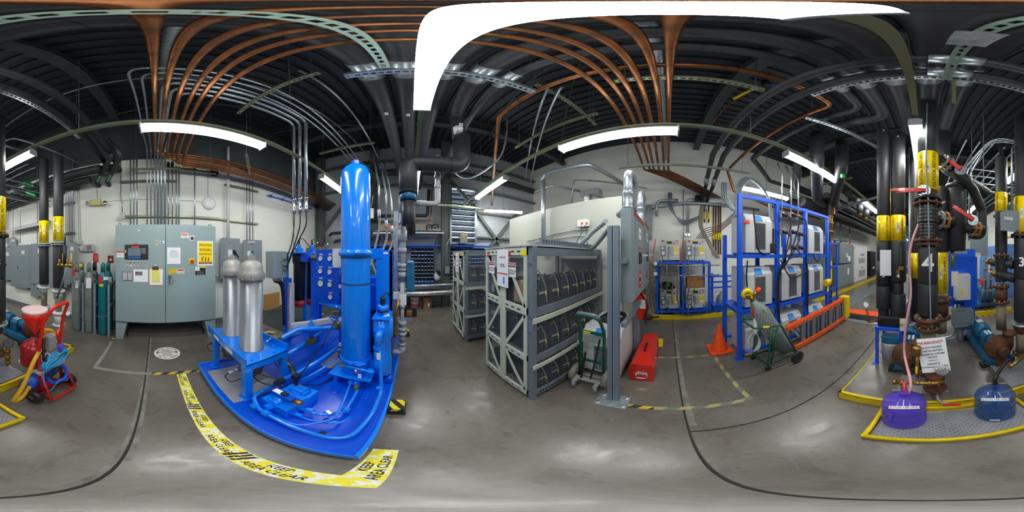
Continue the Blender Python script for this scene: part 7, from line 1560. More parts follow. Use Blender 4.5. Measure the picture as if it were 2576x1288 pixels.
# ================================================================ FRONT PAD, PUMPS AND RISERS
PX0, PX1, PY0, PY1 = 1.15, 3.0, -2.08, .66
t = T('pump_plinth', 'concrete pump plinth with a yellow painted edge', 'plinth', (2.0, -.7, 0)); mb = MB().box((PX0, PY0, 0), (PX1, PY1, .098)); t.p('slab', mb, M_floor)
for a, b in (((PX0 - .006, PY0 - .006, 0), (PX0, PY1 + .006, .1)), ((PX0 - .006, PY1, 0), (PX1, PY1 + .006, .1)), ((PX0 - .006, PY0 - .006, 0), (PX1, PY0, .1)), ((PX0 - .006, PY0, .098), (PX0 + .035, PY1, .1)), ((PX0, PY1 - .012, .098), (PX1, PY1 + .005, .1)), ((PX0, PY0, .098), (PX1, PY0 + .03, .1))): mb = MB().box(a, b); t.p('yellow_edge', mb, M_yedge)
for a, b, c, d, lb in ((1.3, -.2, 1.7, .22, 'grey absorbent pad under the rusty strainer'), (1.2, -1.15, 1.9, -.72, 'grey absorbent pad under the rusty pump')): mb = MB().box((a, b, .1), (c, d, .103)); one('absorbent_pad', lb, 'absorbent pad', mb, M_pad)
def pump(loc, label, casing, feet=M_dark):
    """axis along x: volute at the origin end, motor towards +x"""
    t = T('pump_set', label, 'pump', loc, 'blue end suction pump sets on the plinth'); L = lambda *a, **k: t.p(*a, local=True, **k)
    mb = MB().prism([(-.16, 0), (-.13, .09), (.13, .09), (.16, 0)], (.08, 0, .05), (0, 1, 0), (0, 0, 1), (.92, 0, 0)); L('base_frame', mb, M_pblue, bev=.008)
    for x in (.15, .95):
        for y in (-.17, .17): mb = MB().box((x - .05, y - .04, .0), (x + .05, y + .04, .07)); mb.cyl((x, y, .07), (x, y, .09), .016, n=6); L('isolator_foot', mb, feet, bev=.004)
    mb = MB().lathe([(.08, -.19), (.115, -.17), (.12, -.15), (.12, .15), (.115, .17), (.06, .2)], (.76, 0, .29), 28, (1, 0, 0)); L('motor_body', mb, M_pblue)
    for j in range(12):
        a = -.6 + j * .4; mb = MB().bar((.62, cos(a) * .12, .29 + sin(a) * .12), (.9, cos(a) * .12, .29 + sin(a) * .12), .006, .014, (0, cos(a), sin(a))); L('motor_fin', mb, M_pblue)
    mb = MB().cbox((.78, 0, .415), (.12, .1, .012)); L('name_plate', mb, M_lgrey)
    mb = MB().cbox((.82, .15, .32), (.1, .08, .09)); L('terminal_box', mb, M_pblue, bev=.01)
    mb = MB().ring((.9, 0, .42), .022, .008, (0, 1, 0), 14); L('lifting_eye', mb, M_pblue)
    mb = MB().box((.63, -.1, .14), (.9, .1, .19)); L('motor_mount', mb, M_pblue)
    mb = MB().prism([(-.085, 0), (-.085, .17), (-.05, .22), (.05, .22), (.085, .17), (.085, 0)], (.38, 0, .14), (0, 1, 0), (0, 0, 1), (.16, 0, 0)); L('coupling_guard', mb, M_pblue, bev=.008)
    for j in range(2): mb = MB().box((.4, -.04 + .05 * j, .36), (.52, -.015 + .05 * j, .3615)); L('warning_label', mb, M_paper)
    mb = MB().lathe([(.11, 0), (.085, .05), (.07, .1), (.07, .16)], (.2, 0, .29), 24, (1, 0, 0)); L('bearing_frame', mb, M_pblue)
    mb = MB().lathe([(.05, -.14), (.075, -.13), (.075, -.1), (.05, -.09), (.05, -.06), (.13, -.05), (.17, -.02), (.175, .04), (.16, .06), (.16, .07), (.05, .08)], (.1, 0, .29), 32, (1, 0, 0)); L('volute', mb, casing)
    for j in range(8): a = 2 * pi * j / 8; mb = MB().cyl((.15, cos(a) * .145, .29 + sin(a) * .145), (.18, cos(a) * .145, .29 + sin(a) * .145), .012, n=6); L('casing_bolt', mb, casing)
    mb = MB().cyl((.08, -.12, .29), (.08, -.12, .5), .05, n=16); mb.cyl((.08, -.12, .48), (.08, -.12, .51), .085, n=20); L('discharge_neck', mb, casing)
    mb = MB().box((.06, -.05, .0), (.12, .05, .16)); L('casing_foot', mb, casing)
    return t
p1 = pump((1.56, -.83, .1), 'blue pump set with a rusty casing in the middle of the plinth', M_rust); dup(p1, (1.56, .16, .1), 0, 'blue pump set half hidden by the warning sheet'); dup(p1, (1.6, -1.8, .1), 0, 'blue pump set beyond the red funnel cart')
def flange(t, x, y, z, r, m=M_rust, h=.022, n=8, nm='flange'):
    mb = MB().lathe([(r, 0), (r, h)], (x, y, z), 28); o = t.p(nm, mb, m)
    for j in range(n): a = 2 * pi * j / n; mb = MB(); q = V((x + cos(a) * r * .8, y + sin(a) * r * .8, z)); mb.cyl(q - V((0, 0, .012)), q + V((0, 0, h + .012)), .012, n=6); t.p('flange_bolt', mb, M_castalu if m is not M_white else m, parent=o)
    return o
def riser(name, label, x, y, segs, cat='riser pipe'):
    """segs: (kind, z0, z1, r, ...)"""
    t = T(name, label, cat, (x, y, min(s[1] for s in segs)))
    for s in segs:
        k, z0, z1, r = s[:4]
        if k == 'ins': mb = MB().lathe([(r * .93, 0), (r, .012), (r, z1 - z0 - .012), (r * .93, z1 - z0)], (x, y, z0), 28); t.p('insulation', mb, M_ins)
        elif k == 'wrap': mb = MB(); hh = z1 - z0; mb.lathe([(r * (1 + .022 * sin(j * 1.9)), hh * j / 16) for j in range(17)], (x, y, z0), 28); t.p('wrapped_tape', mb, M_insw)
        elif k == 'band':
            mb = MB().lathe([(r, 0), (r, z1 - z0)], (x, y, z0), 32); o = t.p('yellow_label', mb, s[5] if len(s) > 5 else M_yband)
            d = V((-x, -y, 0)).normalized(); tg = V((-d.y, d.x, 0))
            for a, tx in zip((-.62, .55) if r > .07 else (-.3,), (s[4], s[4])):
                n = (d * cos(a) + tg * sin(a)).normalized(); sz = min(.055, (z1 - z0) / len(tx) * 1.5, r * .6); t.text(tx, V((x, y, (z0 + z1) / 2)) + n * (r + .004), n, n.cross(V((0, 0, 1))) * 1, sz, parent=o)
            if len(s) > 6:
                mb = MB(); n = d; R = frame(n, n.cross(V((0, 0, 1)))); c = V((x, y, (z0 + z1) / 2)) + n * (r + .003); mb.cbox(c, (.12, .03, .002), R); o2 = t.p('tag_label', mb, M_paper, parent=o); t.text(s[6], c + n * .002, n, n.cross(V((0, 0, 1))), .03, parent=o)
        elif k == 'fl': flange(t, x, y, z0, r, s[4], z1 - z0)
        elif k == 'pipe': mb = MB().lathe([(r, 0), (r, z1 - z0)], (x, y, z0), 24); t.p(s[5] if len(s) > 5 else 'pipe', mb, s[4])
        elif k == 'num':
            d = V((-x, -y, 0)).normalized(); c = V((x, y, (z0 + z1) / 2)) + d * (r + .004); t.text(s[4], c, d, (0, 0, 1), (z1 - z0), M_wtxt, name='number', bold=.004)
    return t
t = riser('pump_riser', 'thick black riser marked 4 with a yellow glycol return CP4 label', 1.55, -.04, [('ins', 2.6, 3.62, .1), ('band', 2.2, 2.66, .103, 'GLYCOL RETURN', M_yband, 'CP4'), ('fl', 2.1, 2.13, .13, M_dark), ('fl', 2.05, 2.07, .135, M_rust), ('wrap', 1.87, 2.05, .1), ('wrap', 1.72, 1.87, .096), ('fl', 1.69, 1.715, .14, M_rust), ('fl', 1.655, 1.68, .125, M_rust), ('ins', 1.3, 1.65, .096), ('ins', .98, 1.3, .097), ('num', 1.38, 1.6, .096, '4'), ('fl', .93, .96, .135, M_rust), ('pipe', .86, .93, .11, M_rust, 'rusty_reducer'), ('fl', .83, .86, .13, M_rust), ('pipe', .52, .83, .075, M_braid, 'braided_connector'), ('fl', .5, .53, .12, M_rust), ('pipe', .2, .5, .085, M_rust, 'strainer_body'), ('fl', .26, .29, .125, M_rust), ('pipe', .1, .2, .03, M_rust)])
q = V((1.44, .0, 2.17)); mb = MB().lathe([(.06, 0), (.06, .006)], q, 24, (-1, 0, .0)); vv = T('butterfly_valve', 'notched valve disc with a long red lever on the thick riser', 'valve', q); vv.p('notched_disc', mb, M_galv); mb = MB().bar(q + V((-.02, -.02, 0)), q + V((-.05, .28, -.0)), .012, .035); mb.bar(q + V((-.03, .02, -.02)), q + V((-.05, .24, -.03)), .012, .012); vv.p('lever', mb, M_red, bev=.004)
for j in range(12): a = j * pi / 6; mb = MB().cyl(q + V((-.0075, cos(a) * .045, sin(a) * .045)), q + V((-.008, cos(a) * .045, sin(a) * .045)), .006, n=8); vv.p('disc_hole', mb, M_dark)
pipe('wall_wire', 'grey wire strapped down the front of the thick riser', [(1.43, -.03, 3.5), (1.44, -.02, 2.5), (1.43, -.04, 2.0), (1.44, -.06, 1.0), (1.45, -.08, .8)], .008, M_cab2, cat='wire', fr=.05, n=6)
flex('clear_tube', 'pink tinted clear tube hanging beside the thick riser', [(1.7, -.22, 2.15), (1.55, .0, 1.95), (1.52, .13, 1.6), (1.5, .12, 1.2), (1.45, .16, .9), (1.42, .17, .6), (1.1, .09, .5), (1.0, .1, .42)], .013, M_tube, cat='tube')
riser('pump_riser', 'black riser with a glycol return label, left of the green handled valve', 1.94, .49, [('ins', 2.0, 3.5, .083), ('band', 1.74, 2.05, .086, 'GLYCOL RETURN'), ('ins', 1.45, 1.74, .085), ('pipe', 1.18, 1.5, .088, M_ins, 'sleeve'), ('num', 1.3, 1.36, .085, '3'), ('ins', .9, 1.2, .09), ('ins', .78, .95, .065), ('pipe', .68, .78, .04, M_pvc)])
t = riser('pump_riser', 'black riser marked 4 with a glycol supply label and green handle', 1.95, .31, [('ins', 2.0, 3.4, .088), ('band', 1.74, 2.05, .091, 'GLYCOL SUPPLY', M_yband, 'CP4'), ('ins', 1.25, 1.74, .1), ('num', 1.3, 1.36, .1, '4'), ('ins', 1.05, 1.25, .07), ('ins', .68, 1.1, .095)])
mb = MB().box((1.84, .25, 1.45), (1.83, .27, 1.66)); t.p('green_handle', mb, M_green, bev=.003); mb = MB().cbox((1.845, .26, 1.42), (.03, .06, .04)); mb.disc((1.83, .29, 1.38), .022, (-1, 0, 0), .004); t.p('valve_nut', mb, M_brass)
mb = MB().cbox((1.84, .44, 1.48), (.003, .13, .3), Matrix.Rotation(.2, 3, 'Z')); o = one('cooling_sign', 'white laminated sheet taped to the glycol return riser', 'sign', mb, M_paper)
riser('pump_riser', 'slim black riser with a yellow glycol label behind the pair', 2.15, .4, [('ins', .7, 3.3, .06), ('band', 2.1, 2.5, .063, 'GLYCOL RETURN')]); riser('pump_riser', 'slim black riser with a low glycol supply label', 2.3, .12, [('ins', .6, 3.2, .07), ('band', 1.25, 1.6, .073, 'GLYCOL SUPPLY')])
riser('pump_riser', 'black riser with a CP4 glycol supply label behind the thick riser', 1.9, -.2, [('ins', 1.6, 2.4, .085), ('band', 1.12, 1.6, .088, 'GLYCOL SUPPLY', M_yband, 'CP4'), ('fl', 1.03, 1.06, .13, M_rust), ('pipe', .85, 1.03, .09, M_rust, 'check_valve'), ('fl', .8, .83, .12, M_rust), ('pipe', .6, .8, .07, M_braid)])
t = riser('pump_riser', 'thick black riser marked 3 with a glycol return CP3 label', 1.56, -1.07, [('ins', 2.2, 3.7, .09), ('band', 1.83, 2.26, .094, 'GLYCOL RETURN', M_yband, 'CP3'), ('fl', 1.78, 1.81, .13, M_rust), ('ins', 1.3, 1.77, .092), ('ins', .78, 1.3, .094), ('num', 1.42, 1.56, .094, '3'), ('fl', .72, .75, .12, M_galv), ('pipe', .6, .72, .06, M_rust), ('pipe', .3, .6, .07, M_braid), ('fl', .28, .31, .11, M_rust)])
riser('pump_riser', 'black riser with a rusty check valve beside riser 3', 1.75, -.9, [('ins', 1.25, 2.9, .075), ('fl', 1.55, 1.58, .1, M_rust), ('band', 2.1, 2.35, .078, 'GLYCOL SUPPLY'), ('fl', 1.18, 1.21, .1, M_rust), ('pipe', 1.02, 1.18, .075, M_rust, 'check_valve'), ('fl', .98, 1.01, .1, M_rust), ('pipe', .62, .98, .065, M_braid)])
for x, y, n_ in ((1.85, -2.26, 'SUPPLY'), (1.47, -2.16, 'RETURN')):
    riser('pump_riser', 'black riser with a CP2 glycol %s label above white fittings' % n_.lower(), x, y, [('ins', 2.1, 3.5, .085), ('band', 1.8, 2.19, .088, 'GLYCOL ' + n_, M_yband, 'CP2'), ('fl', 1.76, 1.78, .12, M_lgrey), ('fl', 1.73, 1.745, .12, M_lgrey), ('ins', 1.05, 1.73, .088), ('fl', .98, 1.01, .11, M_white), ('pipe', .9, .98, .06, M_white), ('pipe', .66, .9, .055, M_braid), ('fl', .6, .64, .11, M_white), ('pipe', .42, .6, .075, M_white, 'white_valve'), ('fl', .38, .41, .1, M_white), ('pipe', .1, .38, .04, M_white)])
M_amber = mk('amber gasket flange', 'c8781c', .5, var=.1)
# air separator vessel and red handled valves
t = T('air_separator', 'large black wrapped vessel hanging beside the thick riser', 'vessel', (1.96, -.38, 1.6)); mb = MB().lathe([(.11, 0), (.13, .02), (.132, .77), (.12, .8), (.125, .8), (.12, .86), (.06, .87)], (1.96, -.38, 1.62), 28); t.p('shell', mb, M_ins); mb = MB().cyl((1.9, -.34, 1.62), (1.9, -.34, 1.42), .022, n=8); mb.cyl((1.9, -.34, 1.56), (1.9, -.42, 1.56), .01, n=8); t.p('drain_valve', mb, M_bronze)
mb = MB().bar((1.9, -.3, 2.44), (1.95, -.45, 2.56), .05, .04); t.p('top_bracket', mb, M_galv)
for i, (c, u) in enumerate((((1.78, -.2, 1.96), (.4, -1, 0)), ((1.95, -.62, 1.9), (.2, -1, 0)), ((1.7, -.22, 2.66), (.5, -1, -.3)))):
    t = T('orange_flange', 'orange and black flanged valve joint, %s' % ('between riser and vessel', 'right of the vessel', 'high beside the riser')[i], 'flange', c); u = V(u).normalized(); c = V(c)
    for s in (-1, 1): mb = MB().lathe([(.1, 0), (.105, .012), (.1, .025)], c + u * s * .03, 24, u); t.p('flange', mb, M_amber if i == 1 or s > 0 and i == 0 else M_castalu)
    mb = MB().cyl(c - u * .16, c + u * .14, .06, n=16); t.p('neck', mb, M_ins)
    F = frame(u)
    for j in range(6): a = j * pi / 3; q = c + F @ V((cos(a) * .085, sin(a) * .085, 0)); mb = MB().cyl(q - u * .05, q + u * .07, .014, n=6); t.p('bolt', mb, M_castalu)
for i, (a, b) in enumerate((((1.68, -.3, 2.1), (1.64, -.52, 1.95)), ((1.66, -.2, 2.72), (1.55, -.36, 2.5)))):
    t = T('red_lever_valve', 'red lever on a notched disc, %s' % ('beside the vessel', 'upper one near the hall ceiling')[i], 'valve', b); mb = MB().bar(a, b, .02, .045); t.p('lever', mb, M_red, bev=.005); mb = MB().disc(V(b) + V((.03, 0, 0)), .06, (-1, 0, 0), .006); t.p('notched_disc', mb, M_galv)
pipe('insulated_pipe', 'black wrapped elbow pipe right of the vessel', [(1.72, -.3, 2.6), (1.95, -.6, 2.45), (2.1, -.78, 2.2), (2.1, -.78, 1.85), (2.0, -.6, 1.85)], .07, M_ins, fr=.1, n=16)
t = pipe('insulated_pipe', 'slim vertical black pipe ending in a copper elbow and brass valve', [(1.95, -1.0, 3.3), (1.95, -1.0, 1.68)], .03, M_ins, n=12); mb = MB().cyl((1.95, -1.0, 1.65), (1.95, -1.0, 1.9), .045, n=14); t.p('valve_body', mb, M_ins); mb = MB().box((1.9, -1.02, 1.8), (1.89, -1.13, 1.82)); t.p('yellow_handle', mb, M_yband); mb = MB().tube(fillet([(1.95, -1.0, 1.66), (1.95, -1.0, 1.55), (1.8, -1.08, 1.4)], .05), .022, 12); t.p('copper_elbow', mb, M_cop)
for i, (a, b, r) in enumerate((((1.9, -.85, 1.48), (1.62, -1.0, 1.46), .05), ((1.75, -.86, 1.34), (1.6, -1.0, 1.3), .055), ((1.92, -.88, 1.5), (1.75, -1.05, 1.5), .045))):
    t = pipe('branch_pipe', 'black branch pipe with brass end joining riser 3, %s' % ORD[i], [a, b], r, M_ins, n=12); u = (V(a) - V(b)).normalized(); mb = MB().cyl(V(a), V(a) + u * .09, r * .6, n=8); mb.cyl(V(a) + u * .03, V(a) + u * .06, r * .8, n=6); t.p('brass_valve', mb, M_brass)
# valve manifold at CP2
t = pipe('brass_manifold', 'brass valve manifold joined to the CP2 risers', [(1.1, -2.0, 1.42), (1.45, -2.12, 1.42)], .022, M_brass, n=10, cat='manifold')
for k in range(4): q = V((1.14 + .09 * k, -2.01 - .03 * k, 1.42)); mb = MB().cyl(q + V((-.02, 0, 0)), q + V((.02, -.01, 0)), .036, n=6); mb.cyl(q, q + V((0, 0, .09)), .018, n=8); t.p('valve', mb, M_brass)
for k in (0, 2): q = V((1.14 + .09 * k, -2.0 - .03 * k, 1.5)); mb = MB().bar(q, q + V((0, .0, .1)), .012, .02); t.p('yellow_handle', mb, M_yband)
mb = MB().cyl((1.28, -2.05, 1.44), (1.28, -2.05, 1.72), .03, n=12); mb.cyl((1.28, -2.05, 1.72), (1.28, -2.05, 1.85), .014, n=8); t.p('vertical_stub', mb, M_ins)
pipe('strut_brace', 'grey blue diagonal brace before the CP2 risers', [(1.2, -1.98, 1.4), (1.42, -2.05, .9)], .018, M_slate, cat='brace', n=4)
# brass header, gauge, warning sheet
t = pipe('brass_header', 'horizontal brass header with valves above the purple bottle', [(1.1, .2, .47), (1.1, -.08, .47), (1.12, -.14, .47)], .016, M_brass, n=12, cat='header')
for y, r in ((.2, .026), (.15, .03), (.09, .022), (.04, .022), (-.04, .022)): mb = MB().cyl((1.1, y - .012, .47), (1.1, y + .012, .47), r, n=8); t.p('fitting', mb, M_brass)
mb = MB().cyl((1.1, .14, .47), (1.08, .13, .36), .022, n=10); t.p('down_tee', mb, M_brass)
mb = MB().lathe([(.034, 0), (.034, .07), (.03, .085), (.01, .09)], (1.18, .05, .74), 16); mb.cyl((1.18, .05, .48), (1.18, .05, .75), .014, n=10); t.p('air_vent', mb, M_brass)
mb = MB().box((1.16, .045, .54), (1.165, .06, .62)); t.p('yellow_handle', mb, M_yband)
g_ = T('pressure_gauge', 'round pressure gauge above the rusty strainer', 'gauge', (1.15, -.12, .58)); c = V((1.15, -.13, .58)); n = (V((0, 0, H)) - c).normalized(); mb = MB().lathe([(.045, -.02), (.048, 0), (.048, .012), (.042, .014)], c, 24, n); g_.p('case', mb, M_chrome); mb = MB().disc(c + n * .011, .041, n, .002); g_.p('dial', mb, M_paper); mb = MB().bar(c + n * .015 + V((0, .02, -.01)), c + n * .015 - V((0, .03, -.02)), .004, .002, n); g_.p('needle', mb, M_txt)
mb = MB().cyl((1.13, -.12, .47), c, .01, n=8); g_.p('stem', mb, M_brass)
a, b, c_, d = V((1.3, .06, .83)), V((1.3, -.17, .85)), V((1.19, -.2, .54)), V((1.19, .01, .52))
t = T('warning_sheet', 'white laminated sheet headed WARNING hung on the thick riser', 'sign', d); mb = MB().add([a, b, c_, d], [(0, 1, 2, 3)]); mb.add([a + V((.003, 0, 0)), b + V((.003, 0, 0)), c_ + V((.003, 0, 0)), d + V((.003, 0, 0))], [(3, 2, 1, 0)]); t.p('sheet', mb, M_paper)
up = ((a + b) / 2 - (c_ + d) / 2).normalized(); n = up.cross(V((0, 1, 0))).normalized(); n = n if n.x < 0 else -n; n = ((a - b).cross(up)).normalized(); n = -n if n.x > 0 else n
ct = (a + b + c_ + d) / 4
for s, o_, sz, m in (('*WARNING*', .125, .036, M_rtxt), ('DO NOT EXCEED', .08, .021, M_txt), ('22 PSI ON RETURN', .048, .021, M_txt), ('PRESSURE TILL FURTHER', .016, .018, M_txt), ('NOTICE', -.014, .02, M_txt), ('11/21/19', -.046, .019, M_txt), ('HARLAN  JJ.', -.078, .019, M_txt), ('(DUE TO MARLOW A FLOW RATE)', -.11, .013, M_txt)): t.text(s, ct + up * o_ + n * .003 + V((0, .01 - .1 * (.12 - o_) * 0, 0)), n, up, sz, m, bold=.0004)
# brown lower strainer assembly
t = T('rusty_strainer', 'rusty strainer blowdown fittings below the brass header', 'strainer', (1.28, -.1, .1)); mb = MB().lathe([(.02, 0), (.03, .05), (.03, .06), (.09, .07), (.1, .085), (.09, .1), (.065, .11), (.065, .2), (.08, .21), (.085, .3)], (1.3, -.09, .12), 24); t.p('body', mb, M_rust)
for j in range(6): a_ = j * pi / 3; q = V((1.3 + cos(a_) * .08, -.09 + sin(a_) * .08, .19)); mb = MB().cyl(q, q + V((0, 0, .05)), .012, n=6); t.p('cover_bolt', mb, M_rust)
mb = MB().tube(fillet([(1.22, -.1, .17), (1.17, -.1, .15), (1.13, -.12, .13), (1.1, -.2, .12)], .03), .012, 10); t.p('drain_elbow', mb, M_castalu); mb = MB().bar((1.1, -.13, .13), (1.08, -.25, .13), .02, .012); t.p('red_handle', mb, M_red2); mb = MB().tube([(1.2, -.11, .36), (1.18, -.11, .28)], .01, 8); t.p('copper_stub', mb, M_cop)
# bottles in the yellow tray
TR = (.72, 1.13, -.68, .28)
t = T('spill_tray', 'shallow bright yellow spill tray on the floor', 'tray', ((TR[0] + TR[1]) / 2, -.2, 0)); x0, x1, y0, y1 = TR
mb = MB().box((x0 + .02, y0 + .02, .003), (x1 - .02, y1 - .02, .008)); t.p('tray_floor', mb, M_yel)
for a, b in (((x0, y0), (x1, y0)), ((x1, y0), (x1, y1)), ((x1, y1), (x0, y1)), ((x0, y1), (x0, y0))):
    mb = MB().bar((a[0], a[1], .022), (b[0], b[1], .022), .022, .04); t.p('wall', mb, M_yel, bev=.008)
    mb = MB().tube([(a[0], a[1], .04), (b[0], b[1], .04)], .017, 10); mb.sphere((a[0], a[1], .04), .017, 10); t.p('rolled_rim', mb, M_yel)
for a, b, lb in ((y1 - .02, -.12, 'left'), (-.12, y0 + .02, 'right')): mb = MB().box((x0 + .025, a, .009), (x1 - .03, b, .0115 if lb == 'left' else .0105)); one('absorbent_pad', 'dotted grey absorbent pad in the yellow tray, %s half' % lb, 'absorbent pad', mb, M_pad)
def jug(c, label, m, lm, hose):
    t = T('water_bottle', label, 'bottle', c); prof = [(.12, 0), (.136, .008), (.14, .03), (.138, .1), (.13, .12), (.13, .135), (.138, .15), (.138, .2), (.13, .215), (.13, .23), (.139, .25), (.14, .3), (.13, .335), (.095, .365), (.05, .39), (.03, .4), (.026, .44), (.03, .443), (.03, .455)]
    mb = MB().lathe(prof, c, 40); t.p('shell', mb, m)
    mb = MB(); q = V(c) + V((-.115, .06, .18)); mb.tube(fillet([q + V((.02, .0, -.06)), q + V((-.008, 0, -.05)), q + V((-.008, 0, .05)), q + V((.02, 0, .06))], .02), .014, 10); t.p('handle', mb, m)
    for s, z, rr in ((1, .17, .118), (-1, .178, .11)):
        n = V((-c[0], -c[1], 0)).normalized(); nn = (n * s + V((0, 0, 1.4))).normalized(); p = V(c) + V((n.x * s * .108, n.y * s * .108, .362)); R = frame(nn, V((0, 0, 1)))
        mb = MB().cbox(p + nn * .002, (.17, .026, .002), R); o = t.p('label', mb, M_paper); t.text('GLYCOL USE ONLY', p + nn * .004, nn, R.col[1], .02, lm, parent=o, bold=.0004)
    return t
M_navyt = mk('navy lettering', '141c46', .6, var=0)
jug((.985, .12, .012), 'purple tinted water bottle labelled GLYCOL USE ONLY', M_purple, M_rtxt, 0); flex('pink_hose', 'wide pink hose dropping into the purple bottle', [(1.085, .13, .47), (1.04, .125, .52), (.995, .12, .46), (.985, .12, .15)], .014, mk('pink hose', 'd04a5c', .3, var=.05), cat='hose')
j_ = jug((.985, -.46, .012), 'dark blue tinted round water bottle labelled GLYCOL USE ONLY', M_bottle, M_navyt, 0); flex('black_hose', 'black corrugated hose dropping into the blue bottle', [(1.3, -.78, .42), (1.17, -.66, .55), (1.02, -.49, .55), (.985, -.46, .44), (.985, -.46, .1)], .017, M_black, cat='hose')
mb = MB(); n = V((-.9, .43, 0)).normalized(); mb.cbox(V((.985, -.46, .06)) + n * .141, (.06, .02, .002), frame(n)); j_.p('white_sticker', mb, M_paper)
t = pipe('brass_header', 'brass drain fitting above the blue bottle', [(1.36, -1.0, .42), (1.24, -.72, .4)], .024, M_brass, n=10, cat='header'); mb = MB().ring((1.28, -.81, .405), .026, .007, (.4, -1, 0), 12); t.p('teal_tape', mb, M_teal)
# blue stand with bucket left of the pumps
t = T('blue_table', 'blue steel leg stand with a black insulated block on top', 'stand', (2.0, .42, .1))
for x, y in ((1.83, .54), (1.83, .26), (2.15, .54), (2.15, .26)): vpost(t, x, y, .0 if y > .6 else .1, .66, .035); mb = MB().box((x - .05, y - .02, .1), (x + .03, y + .04, .108)); t.p('foot', mb, M_navy)
mb = MB().box((1.81, .24, .64), (2.17, .56, .68)); t.p('top_frame', mb, M_navy, bev=.004); mb = MB().box((1.84, .26, .68), (2.14, .54, .82)); t.p('insulated_block', mb, M_black, bev=.02)
t = T('white_bucket', 'white bucket with printed warning under the blue stand', 'bucket', (2.0, .4, .1)); mb = MB().lathe([(.12, 0), (.135, .28), (.142, .29), (.142, .31)], (2.0, .4, .1), 24); t.p('pail', mb, M_white); n = V((-2, -.4, 0)).normalized(); mb = MB().cbox(V((2.0, .35, .28)) + n * .128, (.05, .09, .002), frame(n)); o = t.p('warning_print', mb, M_slate); mb = MB().box((1.85, .27, .42), (2.1, .5, .54)); one('blue_tub', 'blue plastic tub stacked on the white bucket', 'tub', mb, M_pblue, bev=.02)
t = pipe('gauge_branch', 'copper elbow branch with a small gauge at the black block', [(1.8, .47, .8), (1.7, .6, .78), (1.7, .62, .95)], .012, M_cop, fr=.03, n=8, cat='branch'); mb = MB(); c = V((1.7, .63, 1.0)); mb.lathe([(.03, -.015), (.034, 0), (.03, .012)], c, 18, (-.9, -.4, .2)); t.p('gauge', mb, M_chrome); mb = MB().disc(c + V((-.011, -.005, .003)), .028, (-.9, -.4, .2), .003); t.p('dial', mb, M_paper)
mb = MB().cbox((1.72, .22, .78), (.003, .07, .16)); o = one('manila_tag', 'manila tag reading #1 beside the black block', 'tag', mb, M_tag); tt_ = T('tag_wire', 'thin wire holding the manila tag', 'wire', (1.72, .22, .86)); mb = MB().tube([(1.72, .22, .86), (1.8, .24, .98)], .002, 4); tt_.p('wire', mb, M_txt); tt_.text('#1', (1.716, .22, .78), (-1, 0, 0), (0, 0, 1), .06)
one('manila_tag', 'manila tag hanging below the black vessel', 'tag', MB().cbox((1.82, -.35, 1.3), (.003, .08, .17)), M_tag)
# ================================================================ ELECTRICAL STAND BEHIND THE PUMPS, SECOND PLINTH
t = T('equipment_stand', 'strut legs and blue board carrying the boxes behind the pumps', 'stand', (2.48, -.6, .1)); mb = MB().box((2.5, -.85, .75), (2.52, -.38, 1.55)); t.p('blue_board', mb, M_navy)
for y in (-.55, -.62): mb = MB().box((2.5, y, .1), (2.54, y + .035, .8)); t.p('strut_leg', mb, M_slate)
mb = MB().tube(fillet([(2.44, -.53, .8), (2.44, -.53, .2), (2.44, .1, .12)], .15), .018, 10); mb.tube(fillet([(2.44, -.48, .8), (2.44, -.48, .24), (2.42, .1, .16)], .15), .018, 10); t.p('conduits', mb, M_emt)
def xbox(name, label, px0, py0, px1, py1, x, d, m, cat='control box', txt=None, grp=None):
    t, r = jbox(name, label, 'x', px0, py0, px1, py1, x, d, m, cat=cat)
    if txt: words(t, (r[0], r[1] + V((0, 0, r[3] * .35)), r[2] * .6, r[3] * .2), [(txt, 1)])
    if grp: t.o['group'] = grp
    return t, r
xbox('control_box', 'slate box marked LM CP3 behind the blue pump', 2393, 775, 2442, 813, 2.5, .17, M_cab2, txt='LM CP3')
t, r = xbox('drive_unit', 'white and grey motor drive with a yellow sticker above the slate box', 2398, 688, 2434, 748, 2.5, .18, M_white, 'motor drive'); mb = MB().cbox(r[1] + V((-.003, -.02, -.1)), (.004, .04, .09)); t.p('yellow_sticker', mb, M_yel)
xbox('drive_unit', 'white motor drive left of the thick riser', 2282, 690, 2302, 745, 2.9, .18, M_white, 'motor drive'); xbox('control_box', 'grey box under the white drive left of the thick riser', 2280, 762, 2304, 800, 2.9, .15, M_cab2)
for i, (y, lb) in enumerate(((.05, 'left'), (-.75, 'right'))): mb = MB().box((2.92, y - .2, .1), (2.95, y + .2, 1.6)); one('blue_board', 'tall blue equipment board behind the pumps, %s one' % lb, 'board', mb, M_navy)
t, r = xbox('junction_box', 'grey junction box marked JB HXC beside the glycol return CP3 label', 2516, 536, 2556, 582, 1.62, .12, M_cab2, 'junction box'); mb = MB(); c = r[1] + V((-.002, 0, .04)); mb.cbox(c, (.002, .1, .03)); o = t.p('name_label', mb, M_paper); t.text('JB HXC', c + V((-.002, 0, 0)), (-1, 0, 0), (0, 0, 1), .026, parent=o)
pipe('steel_conduit', 'conduit rising from the JB HXC box and bending overhead', [(1.55, -.93, 1.98), (1.55, -.93, 3.0), (1.55, -1.3, 3.35), (1.3, -2.6, 3.4)], .014, M_emt, cat='conduit', fr=.2, n=8); pipe('blue_valve_body', 'small blue actuator above the JB HXC box', [(1.72, -1.0, 1.98), (1.72, -1.0, 2.2)], .05, M_pblue, cat='actuator')
